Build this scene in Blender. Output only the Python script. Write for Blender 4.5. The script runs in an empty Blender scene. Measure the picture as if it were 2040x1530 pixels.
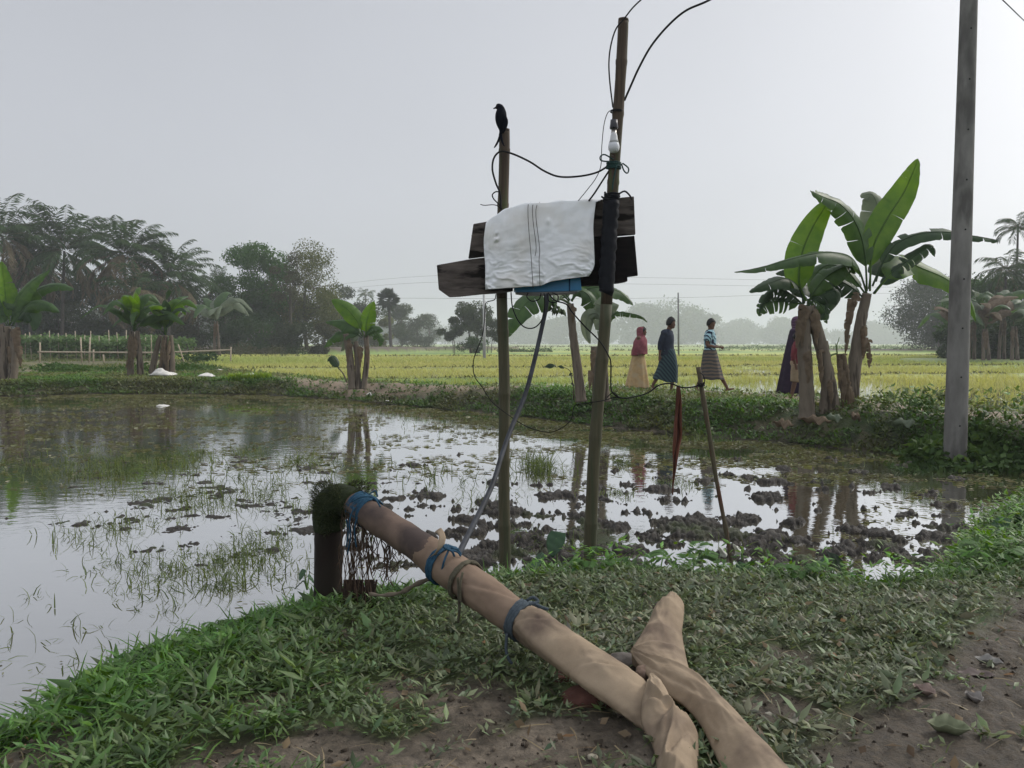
import bpy, bmesh, math, random
import numpy as np
from mathutils import Vector, Matrix
from math import pi, sin, cos, radians, sqrt, atan, atan2, exp

sc = bpy.context.scene
col = sc.collection
# ---------------------------------------------------------------- camera
FPX = 1530.0                      # focal length in pixels of the 2040 px wide photograph
CAMZ = 1.6
PITCH = atan(81.0/FPX)
cam_d = bpy.data.cameras.new('camera'); cam = bpy.data.objects.new('camera', cam_d); col.objects.link(cam)
cam.location = (0, 0, CAMZ); cam.rotation_euler = (pi/2-PITCH, 0, 0)
cam_d.sensor_width = 36; cam_d.lens = 36*FPX/2040; cam_d.clip_start = 0.05; cam_d.clip_end = 8000
sc.camera = cam
# ---------------------------------------------------------------- world, sun, exposure
SUN_EL, SUN_AZ = radians(38), radians(62)        # azimuth to the right of the view direction
world = bpy.data.worlds.new('World'); sc.world = world; world.use_nodes = True
wn, wl = world.node_tree.nodes, world.node_tree.links
wn.clear()
sky = wn.new('ShaderNodeTexSky'); sky.sky_type = 'NISHITA'; sky.sun_disc = False
sky.sun_elevation = SUN_EL; sky.sun_rotation = SUN_AZ; sky.air_density = 1.0; sky.dust_density = 6.0; sky.ozone_density = 1.0
hs = wn.new('ShaderNodeHueSaturation'); hs.inputs['Saturation'].default_value = 0.16
mixc = wn.new('ShaderNodeMix'); mixc.data_type = 'RGBA'; mixc.inputs[0].default_value = 0.55
cln = wn.new('ShaderNodeTexNoise'); cln.inputs['Scale'].default_value = 1.6; cln.inputs['Detail'].default_value = 5; cln.inputs['Roughness'].default_value = .45
clr = wn.new('ShaderNodeMapRange'); clr.inputs[1].default_value = .3; clr.inputs[2].default_value = .7; clr.inputs[3].default_value = .93; clr.inputs[4].default_value = 1.07; wl.new(cln.outputs[0], clr.inputs[0])
clv = wn.new('ShaderNodeVectorMath'); clv.operation = 'SCALE'; clv.inputs[0].default_value = (5.2, 5.45, 6.05); wl.new(clr.outputs[0], clv.inputs['Scale']); wl.new(clv.outputs[0], mixc.inputs[7])        # even veil of high cloud over the clear sky
bg = wn.new('ShaderNodeBackground'); bg.inputs[1].default_value = 0.119
wo = wn.new('ShaderNodeOutputWorld')
wl.new(sky.outputs[0], hs.inputs['Color']); wl.new(hs.outputs[0], mixc.inputs[6]); 
# sky gain overhead and behind the viewer, added to light surfaces facing the camera
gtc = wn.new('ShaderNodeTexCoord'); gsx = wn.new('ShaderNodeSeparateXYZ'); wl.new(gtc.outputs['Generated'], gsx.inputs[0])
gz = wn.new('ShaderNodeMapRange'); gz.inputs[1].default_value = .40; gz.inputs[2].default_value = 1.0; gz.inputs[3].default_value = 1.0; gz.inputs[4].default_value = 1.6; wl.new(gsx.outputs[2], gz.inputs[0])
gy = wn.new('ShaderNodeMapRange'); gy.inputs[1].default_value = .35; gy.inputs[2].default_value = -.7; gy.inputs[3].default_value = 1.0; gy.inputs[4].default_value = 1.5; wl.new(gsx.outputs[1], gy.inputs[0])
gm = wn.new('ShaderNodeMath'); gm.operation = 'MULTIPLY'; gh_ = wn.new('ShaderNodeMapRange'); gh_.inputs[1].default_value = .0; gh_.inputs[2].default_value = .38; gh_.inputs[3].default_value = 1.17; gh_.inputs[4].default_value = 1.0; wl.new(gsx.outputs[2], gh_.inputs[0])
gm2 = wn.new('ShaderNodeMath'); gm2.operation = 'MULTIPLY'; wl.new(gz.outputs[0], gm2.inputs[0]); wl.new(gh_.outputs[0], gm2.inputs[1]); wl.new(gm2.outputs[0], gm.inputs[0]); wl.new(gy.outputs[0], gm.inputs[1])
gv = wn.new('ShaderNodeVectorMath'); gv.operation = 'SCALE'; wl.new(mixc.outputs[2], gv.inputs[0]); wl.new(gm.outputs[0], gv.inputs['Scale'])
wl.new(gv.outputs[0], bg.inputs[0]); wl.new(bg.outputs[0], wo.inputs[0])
sun_d = bpy.data.lights.new('sun', 'SUN'); sun = bpy.data.objects.new('sun', sun_d); col.objects.link(sun)
sun_d.energy = 1.3; sun_d.angle = radians(12); sun_d.color = (1, 0.94, 0.85)
sdir = Vector((sin(SUN_AZ)*cos(SUN_EL), cos(SUN_AZ)*cos(SUN_EL), sin(SUN_EL)))
sun.rotation_euler = sdir.to_track_quat('Z', 'Y').to_euler()
sun.location = (0, 0, 30)
sc.view_settings.view_transform = 'Standard'; sc.view_settings.look = 'None'
sc.view_settings.exposure = 0.06; sc.view_settings.gamma = 1.0
sc.view_settings.use_curve_mapping = False
sc.render.engine = 'CYCLES'
cy = sc.cycles
cy.max_bounces = 8; cy.diffuse_bounces = 3; cy.glossy_bounces = 3; cy.transmission_bounces = 4; cy.volume_bounces = 3
cy.transparent_max_bounces = 8; cy.use_denoising = True
cy.caustics_reflective = False; cy.caustics_refractive = False

# ---------------------------------------------------------------- pixel (of the 2040x1530 photograph) -> place in the world
def ray(px, py):
    x = (px-1020)/FPX; u = (765-py)/FPX
    return x, cos(PITCH)+u*sin(PITCH), -sin(PITCH)+u*cos(PITCH)
def P(px, py, Y):
    d = ray(px, py); t = Y/d[1]
    return Vector((d[0]*t, Y, CAMZ+d[2]*t))
def G(px, py, z=0.0):
    d = ray(px, py); t = (z-CAMZ)/d[2]
    return Vector((d[0]*t, d[1]*t, z))

# ---------------------------------------------------------------- noise
def _hash(ix, iy, s):
    n = (ix.astype(np.int64)*374761393 + iy.astype(np.int64)*668265263 + s*974634777) & 0x7fffffff
    n = ((n ^ (n >> 13))*1274126177) & 0x7fffffff
    n = (n ^ (n >> 16)) & 0x7fffffff
    return n/float(0x7fffffff)
def vnoise(x, y, s=0):
    ix = np.floor(x); iy = np.floor(y); fx = x-ix; fy = y-iy
    fx = fx*fx*(3-2*fx); fy = fy*fy*(3-2*fy)
    a = _hash(ix, iy, s); b = _hash(ix+1, iy, s); c = _hash(ix, iy+1, s); d = _hash(ix+1, iy+1, s)
    return (a*(1-fx)+b*fx)*(1-fy)+(c*(1-fx)+d*fx)*fy
def fbm(x, y, oct=4, s=0, gain=0.5):
    x = np.asarray(x, float); y = np.asarray(y, float)
    t = 0; a = 1; n = 0
    for k in range(oct):
        t = t+a*vnoise(x*2**k+17.3*k, y*2**k-9.1*k, s+k); n += a; a *= gain
    return t/n*2-1
def sstep(a, b, x):
    t = np.clip((x-a)/(b-a), 0, 1); return t*t*(3-2*t)

# ---------------------------------------------------------------- tags
def tag(o, label=None, cat=None, group=None, kind=None):
    if label: o['label'] = label
    if cat: o['category'] = cat
    if group: o['group'] = group
    if kind: o['kind'] = kind
    return o
def empty(name, loc, label, cat, group=None, rz=0):
    o = bpy.data.objects.new(name, None); col.objects.link(o)
    o.location = loc; o.rotation_euler = (0, 0, rz); o.empty_display_size = 0.2
    return tag(o, label, cat, group)

# ---------------------------------------------------------------- materials
def hexc(r, g, b): return (r, g, b, 1)
def M(name, c1, c2=None, scale=6, rough=0.85, bump=0, bscale=None, spec=0.3, stretch=(1, 1, 1), trans=0, tint=False, detail=6,
      c3=None, c3scale=1.5, c3cut=(0.5, 0.62), metal=0, sheen=0, crumple=0, cscale=8):
    m = bpy.data.materials.new(name); m.use_nodes = True
    n, l = m.node_tree.nodes, m.node_tree.links
    bs = n['Principled BSDF']; out = n['Material Output']
    bs.inputs['Roughness'].default_value = rough; bs.inputs['Specular IOR Level'].default_value = spec
    bs.inputs['Metallic'].default_value = metal
    tc = n.new('ShaderNodeTexCoord'); mp = n.new('ShaderNodeMapping'); mp.inputs['Scale'].default_value = stretch
    l.new(tc.outputs['Object'], mp.inputs[0])
    nz = n.new('ShaderNodeTexNoise'); nz.inputs['Scale'].default_value = scale; nz.inputs['Detail'].default_value = detail
    nz.inputs['Roughness'].default_value = 0.6
    l.new(mp.outputs[0], nz.inputs[0])
    mx = n.new('ShaderNodeMix'); mx.data_type = 'RGBA'
    mx.inputs[6].default_value = (*c1, 1); mx.inputs[7].default_value = (*(c2 or c1), 1)
    mr = n.new('ShaderNodeMapRange'); mr.inputs[1].default_value = 0.3; mr.inputs[2].default_value = 0.7
    l.new(nz.outputs[0], mr.inputs[0]); l.new(mr.outputs[0], mx.inputs[0])
    c = mx.outputs[2]
    if c3:
        nz3 = n.new('ShaderNodeTexNoise'); nz3.inputs['Scale'].default_value = c3scale; nz3.inputs['Detail'].default_value = 5
        l.new(mp.outputs[0], nz3.inputs[0])
        m3 = n.new('ShaderNodeMapRange'); m3.inputs[1].default_value = c3cut[0]; m3.inputs[2].default_value = c3cut[1]
        l.new(nz3.outputs[0], m3.inputs[0])
        x3 = n.new('ShaderNodeMix'); x3.data_type = 'RGBA'; x3.inputs[7].default_value = (*c3, 1)
        l.new(m3.outputs[0], x3.inputs[0]); l.new(c, x3.inputs[6]); c = x3.outputs[2]
    if tint:
        at = n.new('ShaderNodeAttribute'); at.attribute_name = 'tint'
        mm = n.new('ShaderNodeMix'); mm.data_type = 'RGBA'; mm.blend_type = 'MULTIPLY'; mm.inputs[0].default_value = 1
        l.new(c, mm.inputs[6]); l.new(at.outputs[0], mm.inputs[7]); c = mm.outputs[2]
    l.new(c, bs.inputs['Base Color'])
    if crumple:
        rg_ = n.new('ShaderNodeTexNoise'); rg_.noise_type = 'RIDGED_MULTIFRACTAL'; rg_.inputs['Scale'].default_value = cscale; rg_.inputs['Detail'].default_value = 5; rg_.inputs['Distortion'].default_value = .6
        l.new(tc.outputs['Object'], rg_.inputs[0]); cb_ = n.new('ShaderNodeBump'); cb_.inputs['Distance'].default_value = crumple; l.new(rg_.outputs[0], cb_.inputs['Height']); l.new(cb_.outputs[0], bs.inputs['Normal'])
    if bump:
        nb = n.new('ShaderNodeTexNoise'); nb.inputs['Scale'].default_value = bscale or scale*3; nb.inputs['Detail'].default_value = 6
        l.new(mp.outputs[0], nb.inputs[0])
        bp = n.new('ShaderNodeBump'); bp.inputs['Strength'].default_value = 1.0; bp.inputs['Distance'].default_value = bump
        l.new(nb.outputs[0], bp.inputs['Height']); l.new(bp.outputs[0], bs.inputs['Normal'])
        if crumple: l.new(cb_.outputs[0], bp.inputs['Normal'])
    if trans:
        tr = n.new('ShaderNodeBsdfTranslucent'); ms = n.new('ShaderNodeMixShader'); ms.inputs[0].default_value = trans
        hv = n.new('ShaderNodeHueSaturation'); hv.inputs['Hue'].default_value = 0.475; hv.inputs['Saturation'].default_value = 1.15; hv.inputs['Value'].default_value = 2.0
        l.new(c, hv.inputs['Color']); l.new(hv.outputs[0], tr.inputs[0])
        l.new(bs.outputs[0], ms.inputs[1]); l.new(tr.outputs[0], ms.inputs[2]); l.new(ms.outputs[0], out.inputs[0])
    return m

# ---------------------------------------------------------------- mesh helpers
def np_mesh(name, V, F, mat, parent=None, tint=None, smooth=False, org=None):
    """V (n,3) array, F (m,4) int array of quads (or list of arrays of equal width)."""
    me = bpy.data.meshes.new(name)
    V = np.asarray(V, np.float64)
    if parent is None and org is not None: V = V-np.array(org)
    elif parent is not None:
        q = parent; V = V.copy()
        while q: V -= np.array(q.location); q = q.parent
    V = V.astype(np.float32); F = np.asarray(F, np.int32); k = F.shape[1]
    me.vertices.add(len(V)); me.vertices.foreach_set('co', V.ravel())
    me.loops.add(F.size); me.loops.foreach_set('vertex_index', F.ravel())
    me.polygons.add(len(F)); me.polygons.foreach_set('loop_start', np.arange(0, F.size, k, dtype=np.int32))
    me.polygons.foreach_set('loop_total', np.full(len(F), k, np.int32))
    if smooth: me.polygons.foreach_set('use_smooth', np.ones(len(F), bool))
    me.update(calc_edges=True); me.validate(verbose=False)
    if tint is not None:
        a = me.attributes.new('tint', 'FLOAT_COLOR', 'POINT')
        c = np.ones((len(V), 4), np.float32); c[:, :3] = tint
        a.data.foreach_set('color', c.ravel())
    me.materials.append(mat)
    o = bpy.data.objects.new(name, me); col.objects.link(o)
    if parent: o.parent = parent
    elif org is not None: o.location = org
    return o

LEAF_V = np.array([(0, 0, 0), (0, .5, .10), (0, 1, .0), (-.5, .45, .02), (.5, .45, .02)], float)      # along +y, width in x
LEAF_F = np.array([(0, 1, 2, 3), (0, 4, 2, 1)])
BLADE_V = np.array([(-.5, 0, 0), (.5, 0, 0), (-.42, .45, .06), (.42, .45, .06), (-.22, .8, .02), (.22, .8, .02), (-.02, 1, -.1), (.02, 1, -.1)], float)
BLADE_F = np.array([(0, 1, 3, 2), (2, 3, 5, 4), (4, 5, 7, 6)])
def frames(d, roll):
    """rotation matrices whose y axis is d (N,3), rolled about it by roll (N); z axis leans up at roll=0"""
    d = d/np.linalg.norm(d, axis=1, keepdims=True)
    up = np.tile(np.array([0, 0, 1.0]), (len(d), 1)); par = np.abs(d[:, 2]) > .98; up[par] = (1, 0, 0)
    x = np.cross(d, up); x /= np.linalg.norm(x, axis=1, keepdims=True)
    z = np.cross(x, d)
    c, s = np.cos(roll)[:, None], np.sin(roll)[:, None]
    x2 = x*c+z*s; z2 = -x*s+z*c
    return np.stack([x2, d, z2], axis=2)
def scatter(TV, TF, pos, R, sx, sy, tint=None, sz=None):
    """instances merged: returns V, F, tint"""
    N = len(pos); n = len(TV)
    S = np.stack([sx*np.ones(N), sy*np.ones(N), (sz if sz is not None else sy)*np.ones(N)], axis=1)
    V = np.einsum('nij,nkj->nki', R, TV[None]*S[:, None, :])+pos[:, None, :]
    F = TF[None]+(np.arange(N)*n)[:, None, None]
    T = None if tint is None else np.repeat(tint, n, axis=0)
    return V.reshape(-1, 3), F.reshape(-1, TF.shape[1]), T
def join(parts):
    V = []; F = []; T = []; o = 0
    for v, f, t in parts:
        V.append(v); F.append(f+o); T.append(t); o += len(v)
    return np.concatenate(V), np.concatenate(F), (np.concatenate(T) if T[0] is not None else None)

def chain(p):
    v = Vector((0, 0, 0))
    while p: v += p.location; p = p.parent
    return v
class MB:
    def __init__(s): s.v = []; s.f = []
    def tube(s, pts, rad, n=10, cap=True, squash=None, wob=0, rng=random):
        pts = [Vector(p) for p in pts]
        if not hasattr(rad, '__len__'): rad = [rad]*len(pts)
        base = len(s.v); up = None
        for i, p in enumerate(pts):
            a = pts[max(0, i-1)]; b = pts[min(len(pts)-1, i+1)]; d = (b-a).normalized()
            if up is None:
                up = Vector((0, 0, 1)) if abs(d.z) < .9 else Vector((0, 1, 0))
            x = d.cross(up); x.normalize(); up = x.cross(d); up.normalize()
            for k in range(n):
                t = 2*pi*k/n; r = rad[i]*(1+(rng.uniform(-wob, wob) if wob else 0))
                sx, sy = squash if squash else (1, 1)
                s.v.append(p+x*cos(t)*r*sx+up*sin(t)*r*sy)
            if i:
                o = base+(i-1)*n
                for k in range(n): s.f.append((o+k, o+(k+1) % n, o+n+(k+1) % n, o+n+k))
        if cap:
            s.f.append(tuple(base+k for k in range(n))[::-1]); e = base+(len(pts)-1)*n
            s.f.append(tuple(e+k for k in range(n)))
        return s
    def box(s, c, size, R=None):
        c = Vector(c); b = len(s.v)
        for x in (-.5, .5):
            for y in (-.5, .5):
                for z in (-.5, .5):
                    q = Vector((x*size[0], y*size[1], z*size[2])); s.v.append(c+(R @ q if R else q))
        s.f += [(b, b+1, b+3, b+2), (b+4, b+6, b+7, b+5), (b, b+4, b+5, b+1), (b+2, b+3, b+7, b+6), (b, b+2, b+6, b+4), (b+1, b+5, b+7, b+3)]
        return s
    def prism(s, front, thick):
        """front: list of points (planar outline facing -y); extruded along +y by thick"""
        b = len(s.v); n = len(front)
        s.v += [Vector(p) for p in front]+[Vector(p)+Vector((0, thick, 0)) for p in front]
        s.f.append(tuple(range(b, b+n))); s.f.append(tuple(range(b+2*n-1, b+n-1, -1)))
        for i in range(n):
            j = (i+1) % n; s.f.append((b+i, b+n+i, b+n+j, b+j))
        return s
    def grid(s, fn, nu, nv, closed=False):
        b = len(s.v)
        for i in range(nu):
            for j in range(nv): s.v.append(Vector(fn(i/(nu-1), j/(nv-1 if not closed else nv))))
        for i in range(nu-1):
            for j in range(nv if closed else nv-1):
                k = (j+1) % nv; s.f.append((b+i*nv+j, b+i*nv+k, b+(i+1)*nv+k, b+(i+1)*nv+j))
        return s
    def build(s, name, mat, parent=None, smooth=True, origin=None, bevel=0, solid=0, sub=0, up=False):
        me = bpy.data.meshes.new(name)
        o3 = Vector(origin) if origin is not None else chain(parent)
        me.from_pydata([tuple(v-o3) for v in s.v], [], s.f); me.update(); me.validate(verbose=False)
        bm = bmesh.new(); bm.from_mesh(me); bmesh.ops.recalc_face_normals(bm, faces=bm.faces)
        if up and sum(f.normal.z*f.calc_area() for f in bm.faces) < 0: bmesh.ops.reverse_faces(bm, faces=bm.faces)
        if bevel: bmesh.ops.bevel(bm, geom=bm.edges[:], offset=bevel, segments=2, affect='EDGES')
        bm.to_mesh(me); bm.free()
        if smooth: me.polygons.foreach_set('use_smooth', [True]*len(me.polygons))
        me.materials.append(mat)
        o = bpy.data.objects.new(name, me); col.objects.link(o)
        if parent: o.parent = parent
        elif origin is not None: o.location = o3
        if solid: md = o.modifiers.new('thick', 'SOLIDIFY'); md.thickness = solid; md.offset = 0
        if sub: md = o.modifiers.new('sub', 'SUBSURF'); md.levels = sub; md.render_levels = sub
        return o
def bez(pts, n=24):
    """smooth Catmull-Rom through pts"""
    pts = [Vector(p) for p in pts]
    if len(pts) == 2: return [pts[0].lerp(pts[1], i/(n-1)) for i in range(n)]
    out = []; m = len(pts)-1
    for i in range(n):
        t = i/(n-1)*m; k = min(int(t), m-1); f = t-k
        p0 = pts[max(k-1, 0)]; p1 = pts[k]; p2 = pts[k+1]; p3 = pts[min(k+2, m)]
        out.append(0.5*((2*p1)+(p2-p0)*f+(2*p0-5*p1+4*p2-p3)*f*f+(3*p1-p0-3*p2+p3)*f**3))
    return out

def fuse(mb, name, mat, parent=None, voxel=.012, it=3, origin=None):
    """overlapping closed shapes melted into ONE continuous surface"""
    t = mb.build('tmp_fuse', mat, origin=(0, 0, 0))
    md = t.modifiers.new('r', 'REMESH'); md.mode = 'VOXEL'; md.voxel_size = voxel
    ms = t.modifiers.new('s', 'SMOOTH'); ms.factor = .5; ms.iterations = it
    bpy.context.view_layer.update()
    dg = bpy.context.evaluated_depsgraph_get(); me = bpy.data.meshes.new_from_object(t.evaluated_get(dg))
    bpy.data.objects.remove(t)
    o3 = Vector(origin) if origin is not None else chain(parent)
    me.transform(Matrix.Translation(-o3)); me.name = name
    me.polygons.foreach_set('use_smooth', [True]*len(me.polygons))
    me.materials.clear(); me.materials.append(mat)
    o = bpy.data.objects.new(name, me); col.objects.link(o)
    if parent: o.parent = parent
    elif origin is not None: o.location = o3
    return o
# ================================================================ terrain
near_px = [(-60, 1440), (0, 1402), (120, 1345), (200, 1305), (350, 1243), (500, 1195), (620, 1160), (800, 1160), (1000, 1130), (1200, 1118), (1450, 1124), (1700, 1135), (1830, 1128), (1900, 1085), (1960, 1030), (2040, 1000), (2160, 975)]
far_px = [(2300, 985), (2150, 958), (2040, 942), (1900, 925), (1800, 908), (1600, 886), (1400, 868), (1200, 850), (1000, 826), (850, 812), (700, 798), (540, 787), (200, 785), (0, 790), (-300, 800)]
near_w = [(-40, -12), (-12, -3.5), (-4.5, .8), (-2.9, 2.4)]+[tuple(G(x, y, .19 if x < 1800 else .19-.19*min(1, (x-1800)/300))[:2]) for x, y in near_px]
far_w = [tuple(G(x, y)[:2]) for x, y in far_px]+[(-40, 21)]
pond_poly = np.array(near_w+far_w)
fld_px = [(2300, 842, .5), (2040, 822, .5), (1900, 812, .5), (1600, 787, .5), (1300, 773, .5), (1000, 766, .5), (850, 762, .48), (700, 756, .45), (500, 741, .4), (350, 716, .35)]
fld_w = [(60, -5), (20, 6)]+[tuple(G(*p)[:2]) for p in fld_px]+[(-60, 120), (-500, 300), (-3000, 3500), (5000, 3500), (5000, -5)]
fld_poly = np.array(fld_w)
def sdf(poly, x, y):
    """signed distance, negative inside"""
    d = np.full(x.shape, 1e9); ins = np.zeros(x.shape, bool)
    n = len(poly)
    for i in range(n):
        ax, ay = poly[i]; bx, by = poly[(i+1) % n]
        ex, ey = bx-ax, by-ay; t = np.clip(((x-ax)*ex+(y-ay)*ey)/(ex*ex+ey*ey+1e-12), 0, 1)
        d = np.minimum(d, (x-ax-t*ex)**2+(y-ay-t*ey)**2)
        c = ((ay > y) != (by > y)) & (x < (bx-ax)*(y-ay)/((by-ay)+1e-12)+ax)
        ins ^= c
    d = np.sqrt(d)
    return np.where(ins, -d, d)
BUNDS = [(27, .02), (39, .015), (71, .01), (124, .0), (220, 0), (300, 0)]
TRK = np.array([tuple(G(a_, b_, .27)[:2]) for a_, b_ in [(2040, 1180), (1960, 1245), (1900, 1300), (1820, 1350), (1765, 1400), (1700, 1450), (1620, 1560), (1640, 1700), (2700, 1700), (2700, 1180)]])
MUD = [(620, 1510, .26), (780, 1385, .17), (930, 1420, .24), (900, 1530, .30), (540, 1420, .16), (1580, 1318, .13), (1540, 1425, .12), (60, 1490, .22), (1180, 1480, .3), (450, 1530, .25)]
def bare(x, y):
    """0..1 how bare the near bank is"""
    b = np.zeros(np.shape(x))
    w = .12*fbm(x*3, y*3, 3, 5)
    for px, py, r in MUD:
        g = G(px, py, .27); b = np.maximum(b, 1-sstep(.6, 1.15, (np.hypot(x-g.x, (y-g.y)*1.0)+w)/r))
    b = np.maximum(b, 1-sstep(-.10, .10, sdf(TRK, x, y)+w*.9))
    b = np.maximum(b, sstep(.34, .46, fbm(x*2.6+4, y*2.6, 4, 31))*.75*(1-sstep(3.6, 4.4, y)))
    return b
def terrain(x, y):
    x = np.asarray(x, float); y = np.asarray(y, float)
    wob = .10*fbm(x*1.3, y*1.3, 3, 3)+.03*fbm(x*6, y*6, 2, 8)
    s = sdf(pond_poly, x, y)+wob
    f = sdf(fld_poly, x, y)+wob*.5
    ym = np.interp(x, [-30, -2.4, 3, 5, 7, 12, 30], [8, 8, 8.5, 8.9, 9.0, 8.7, 8.7])
    far = sstep(-.4, .4, y-ym)
    hn = .30*(1-np.exp(-np.maximum(s, 0)/.36))+.035*fbm(x*1.6, y*1.6, 4, 11)+.012*fbm(x*9, y*9, 3, 12)
    T = np.interp(x, [-20, -5, 1, 8], [.34, .40, .50, .50])
    hf = T*sstep(-.05, 1.0, s)+.03*fbm(x*.9, y*.9, 4, 13)+.012*fbm(x*5, y*5, 3, 14)
    land = hn*(1-far)+hf*far
    pond = -.14+.05*fbm(x*1.1, y*1.1, 3, 15)
    h = np.where(s > 0, land, np.maximum(pond, land*0+sstep(-.9, 0, s)*.14-.14))
    # paddy fields beyond the dyke
    r = np.hypot(x, y)
    fh = .27+.01*fbm(x*.3, y*.3, 2, 20)
    for yb, sl in BUNDS:
        yy = y-(yb+sl*x*10+1.2*fbm(x*.05, x*0+yb, 2, 21))
        wv = .3+.004*yb; fh = np.maximum(fh, .27+(.13+.0014*yb)*np.exp(-(yy/wv)**2)*(.75+.25*fbm(x*.8, y*.8, 2, 22)))
    h = h*(1-sstep(0, .7, -f))+fh*sstep(0, .7, -f)
    # raised ground of the homesteads: left wood, small mound right, grove right
    def mound(cx, cy, rx, ry, z, h):
        q = np.sqrt(((x-cx)/rx)**2+((y-cy)/ry)**2)+.03*fbm(x*.1, y*.1, 2, 25)
        return np.maximum(h, -1+(z+1)*(1-sstep(.93, 1.0, q)))
    h = mound(-55, 122, 43, 36, 1.0, h); h = mound(-8.0, 137, 10, 14, .9, h)
    h = mound(37, 53, 10.5, 7, .5, h); h = mound(66, 128, 22, 14, .6, h)
    return h, s, f, far

# polar grid, fine where the camera looks
na = 820
ang = np.concatenate([np.linspace(-pi, radians(-40), 50)[:-1], np.linspace(radians(-40), radians(40), na), np.linspace(radians(40), pi, 50)[1:]])
rr = [0.0, .4, .8, 1.1]
while rr[-1] < 1350:
    r = rr[-1]; rr.append(r*(1.0042 if 3 < r < 13 else 1.0062 if r < 28 else 1.012 if r < 60 else 1.02 if r < 300 else 1.06))
rr = np.array(rr)
A, Rr = np.meshgrid(ang, rr)
X = Rr*np.sin(A); Y = Rr*np.cos(A)
Z, S, Fd, Far = terrain(X, Y)
# ---- lumps of ploughed mud standing out of the water
rng = np.random.default_rng(7)
bumps = []
def clump(x0, y0, x1, y1, k, rad, hgt):
    a = G(x0, y0); b = G(x1, y1)
    for i in range(k):
        t = (i+.5)/k+rng.uniform(-.08, .08); p = a.lerp(b, min(max(t, 0), 1))
        bumps.append((p.x+rng.normal(0, rad*.35), p.y+rng.normal(0, rad*.4), rad*rng.uniform(.6, 1.25), hgt*rng.uniform(.5, 1.2)))
for c in [(190, 1033, 370, 1030, 7, .11, .05), (408, 1032, 494, 1030, 5, .09, .045), (250, 1015, 309, 1014, 4, .1, .04), (155, 1022, 233, 1018, 4, .1, .03), (92, 1046, 144, 1044, 3, .09, .035),
          (288, 1100, 425, 1076, 7, .11, .045), (425, 1070, 545, 1062, 6, .12, .05), (113, 1138, 195, 1128, 5, .1, .035), (442, 998, 498, 996, 4, .13, .06), (515, 1004, 570, 1001, 4, .1, .04),
          (363, 980, 425, 995, 5, .14, .05), (290, 960, 336, 964, 4, .14, .05), (542, 942, 610, 928, 7, .2, .07), (377, 904, 412, 906, 4, .18, .06), (440, 917, 487, 916, 4, .16, .05),
          (560, 1026, 631, 1020, 5, .14, .05), (576, 992, 645, 988, 5, .16, .06), (535, 914, 562, 914, 3, .13, .05), (650, 905, 740, 915, 5, .2, .04), 
          (460, 1112, 540, 1096, 7, .11, .03), (360, 1120, 420, 1135, 4, .08, .02), (20, 1034, 35, 1033, 2, .08, .02), (800, 985, 880, 990, 5, .15, .06), (770, 1015, 860, 1010, 5, .13, .06), (860, 1070, 960, 1060, 6, .12, .06),
          (800, 925, 850, 926, 4, .15, .05), (900, 908, 935, 906, 3, .12, .05), (230, 990, 260, 1000, 3, .1, .02), (240, 900, 330, 893, 4, .18, .02), (1000, 1085, 1060, 1080, 5, .14, .07), (960, 1050, 985, 1045, 3, .13, .07),
          (600, 1030, 640, 1040, 4, .12, .05), (570, 1060, 610, 1052, 3, .1, .04)]:
    clump(*c)
def dens(px, py):
    """how thickly the lumps lie, read off the plot of mud"""
    d = sstep(520, 1050, px)*sstep(880, 965, py)*(1-.25*sstep(1750, 1900, px))
    d *= 1-.75*((px > 1000) & (px < 1180) & (py < 955))
    d *= 1-.8*((px > 700) & (px < 980) & (py < 975))
    d *= .45+1.1*vnoise(px/95+3, py/33, 77)
    d *= 1-.6*np.exp(-((px-1110)/60)**2-((py-1015)/14)**2)-.7*np.exp(-((px-1390)/45)**2-((py-965)/35)**2)
    return d
for _ in range(80):
    px, py = rng.uniform(120, 760), rng.uniform(900, 1060); a_ = rng.uniform(20, 60); clump(px, py, px+a_, py+rng.uniform(-3, 3), 4, .11, rng.uniform(.015, .04))
k = 0; tries = 0
while k < 400 and tries < 40000:
    tries += 1
    px, py = rng.uniform(560, 1960), 868+262*rng.uniform(0, 1)**.8
    if rng.uniform() < dens(px, np.float64(py)):
        p = G(px, py); f = p.y/8
        bumps.append((p.x, p.y, rng.uniform(.05, .19)*f**.4, rng.uniform(.035, .105))); k += 1
n_ = fbm(X*5.5, Y*5.5, 4, 40); n2 = fbm(X*21, Y*21, 4, 41); n3 = fbm(X*2.4, Y*2.4, 3, 42)
MF = np.zeros(X.shape)
for bx, by, br, bh in bumps:
    r0 = math.hypot(bx, by); a0 = math.atan2(bx, by)
    i0, i1 = np.searchsorted(rr, [r0-br*2.4, r0+br*2.4]); j0, j1 = np.searchsorted(ang, [a0-br*2.4/r0, a0+br*2.4/r0])
    sl = (slice(i0, i1), slice(j0, j1))
    d2 = ((X[sl]-bx)/(br*1.25))**2+((Y[sl]-by)/(br*.95))**2
    MF[sl] = MF[sl]+(.45+5*bh)*np.exp(-d2*1.15)
MF = np.minimum(MF, 1.15)
n4 = fbm(X*48, Y*48, 2, 46)
fld_ = MF+.95*n_+.62*n2+.34*n3+.22*n4-.20
fld_ = fld_-.24
hgt_ = sstep(.33, 1.25, fld_)
B = np.where(MF > .02, -.12+.115*sstep(.22, .55, fld_)+.046*hgt_+(.026*n2+.006*n4)*sstep(.3, .7, fld_), -.5)
inp = sstep(.05, .35, -S)

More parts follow.
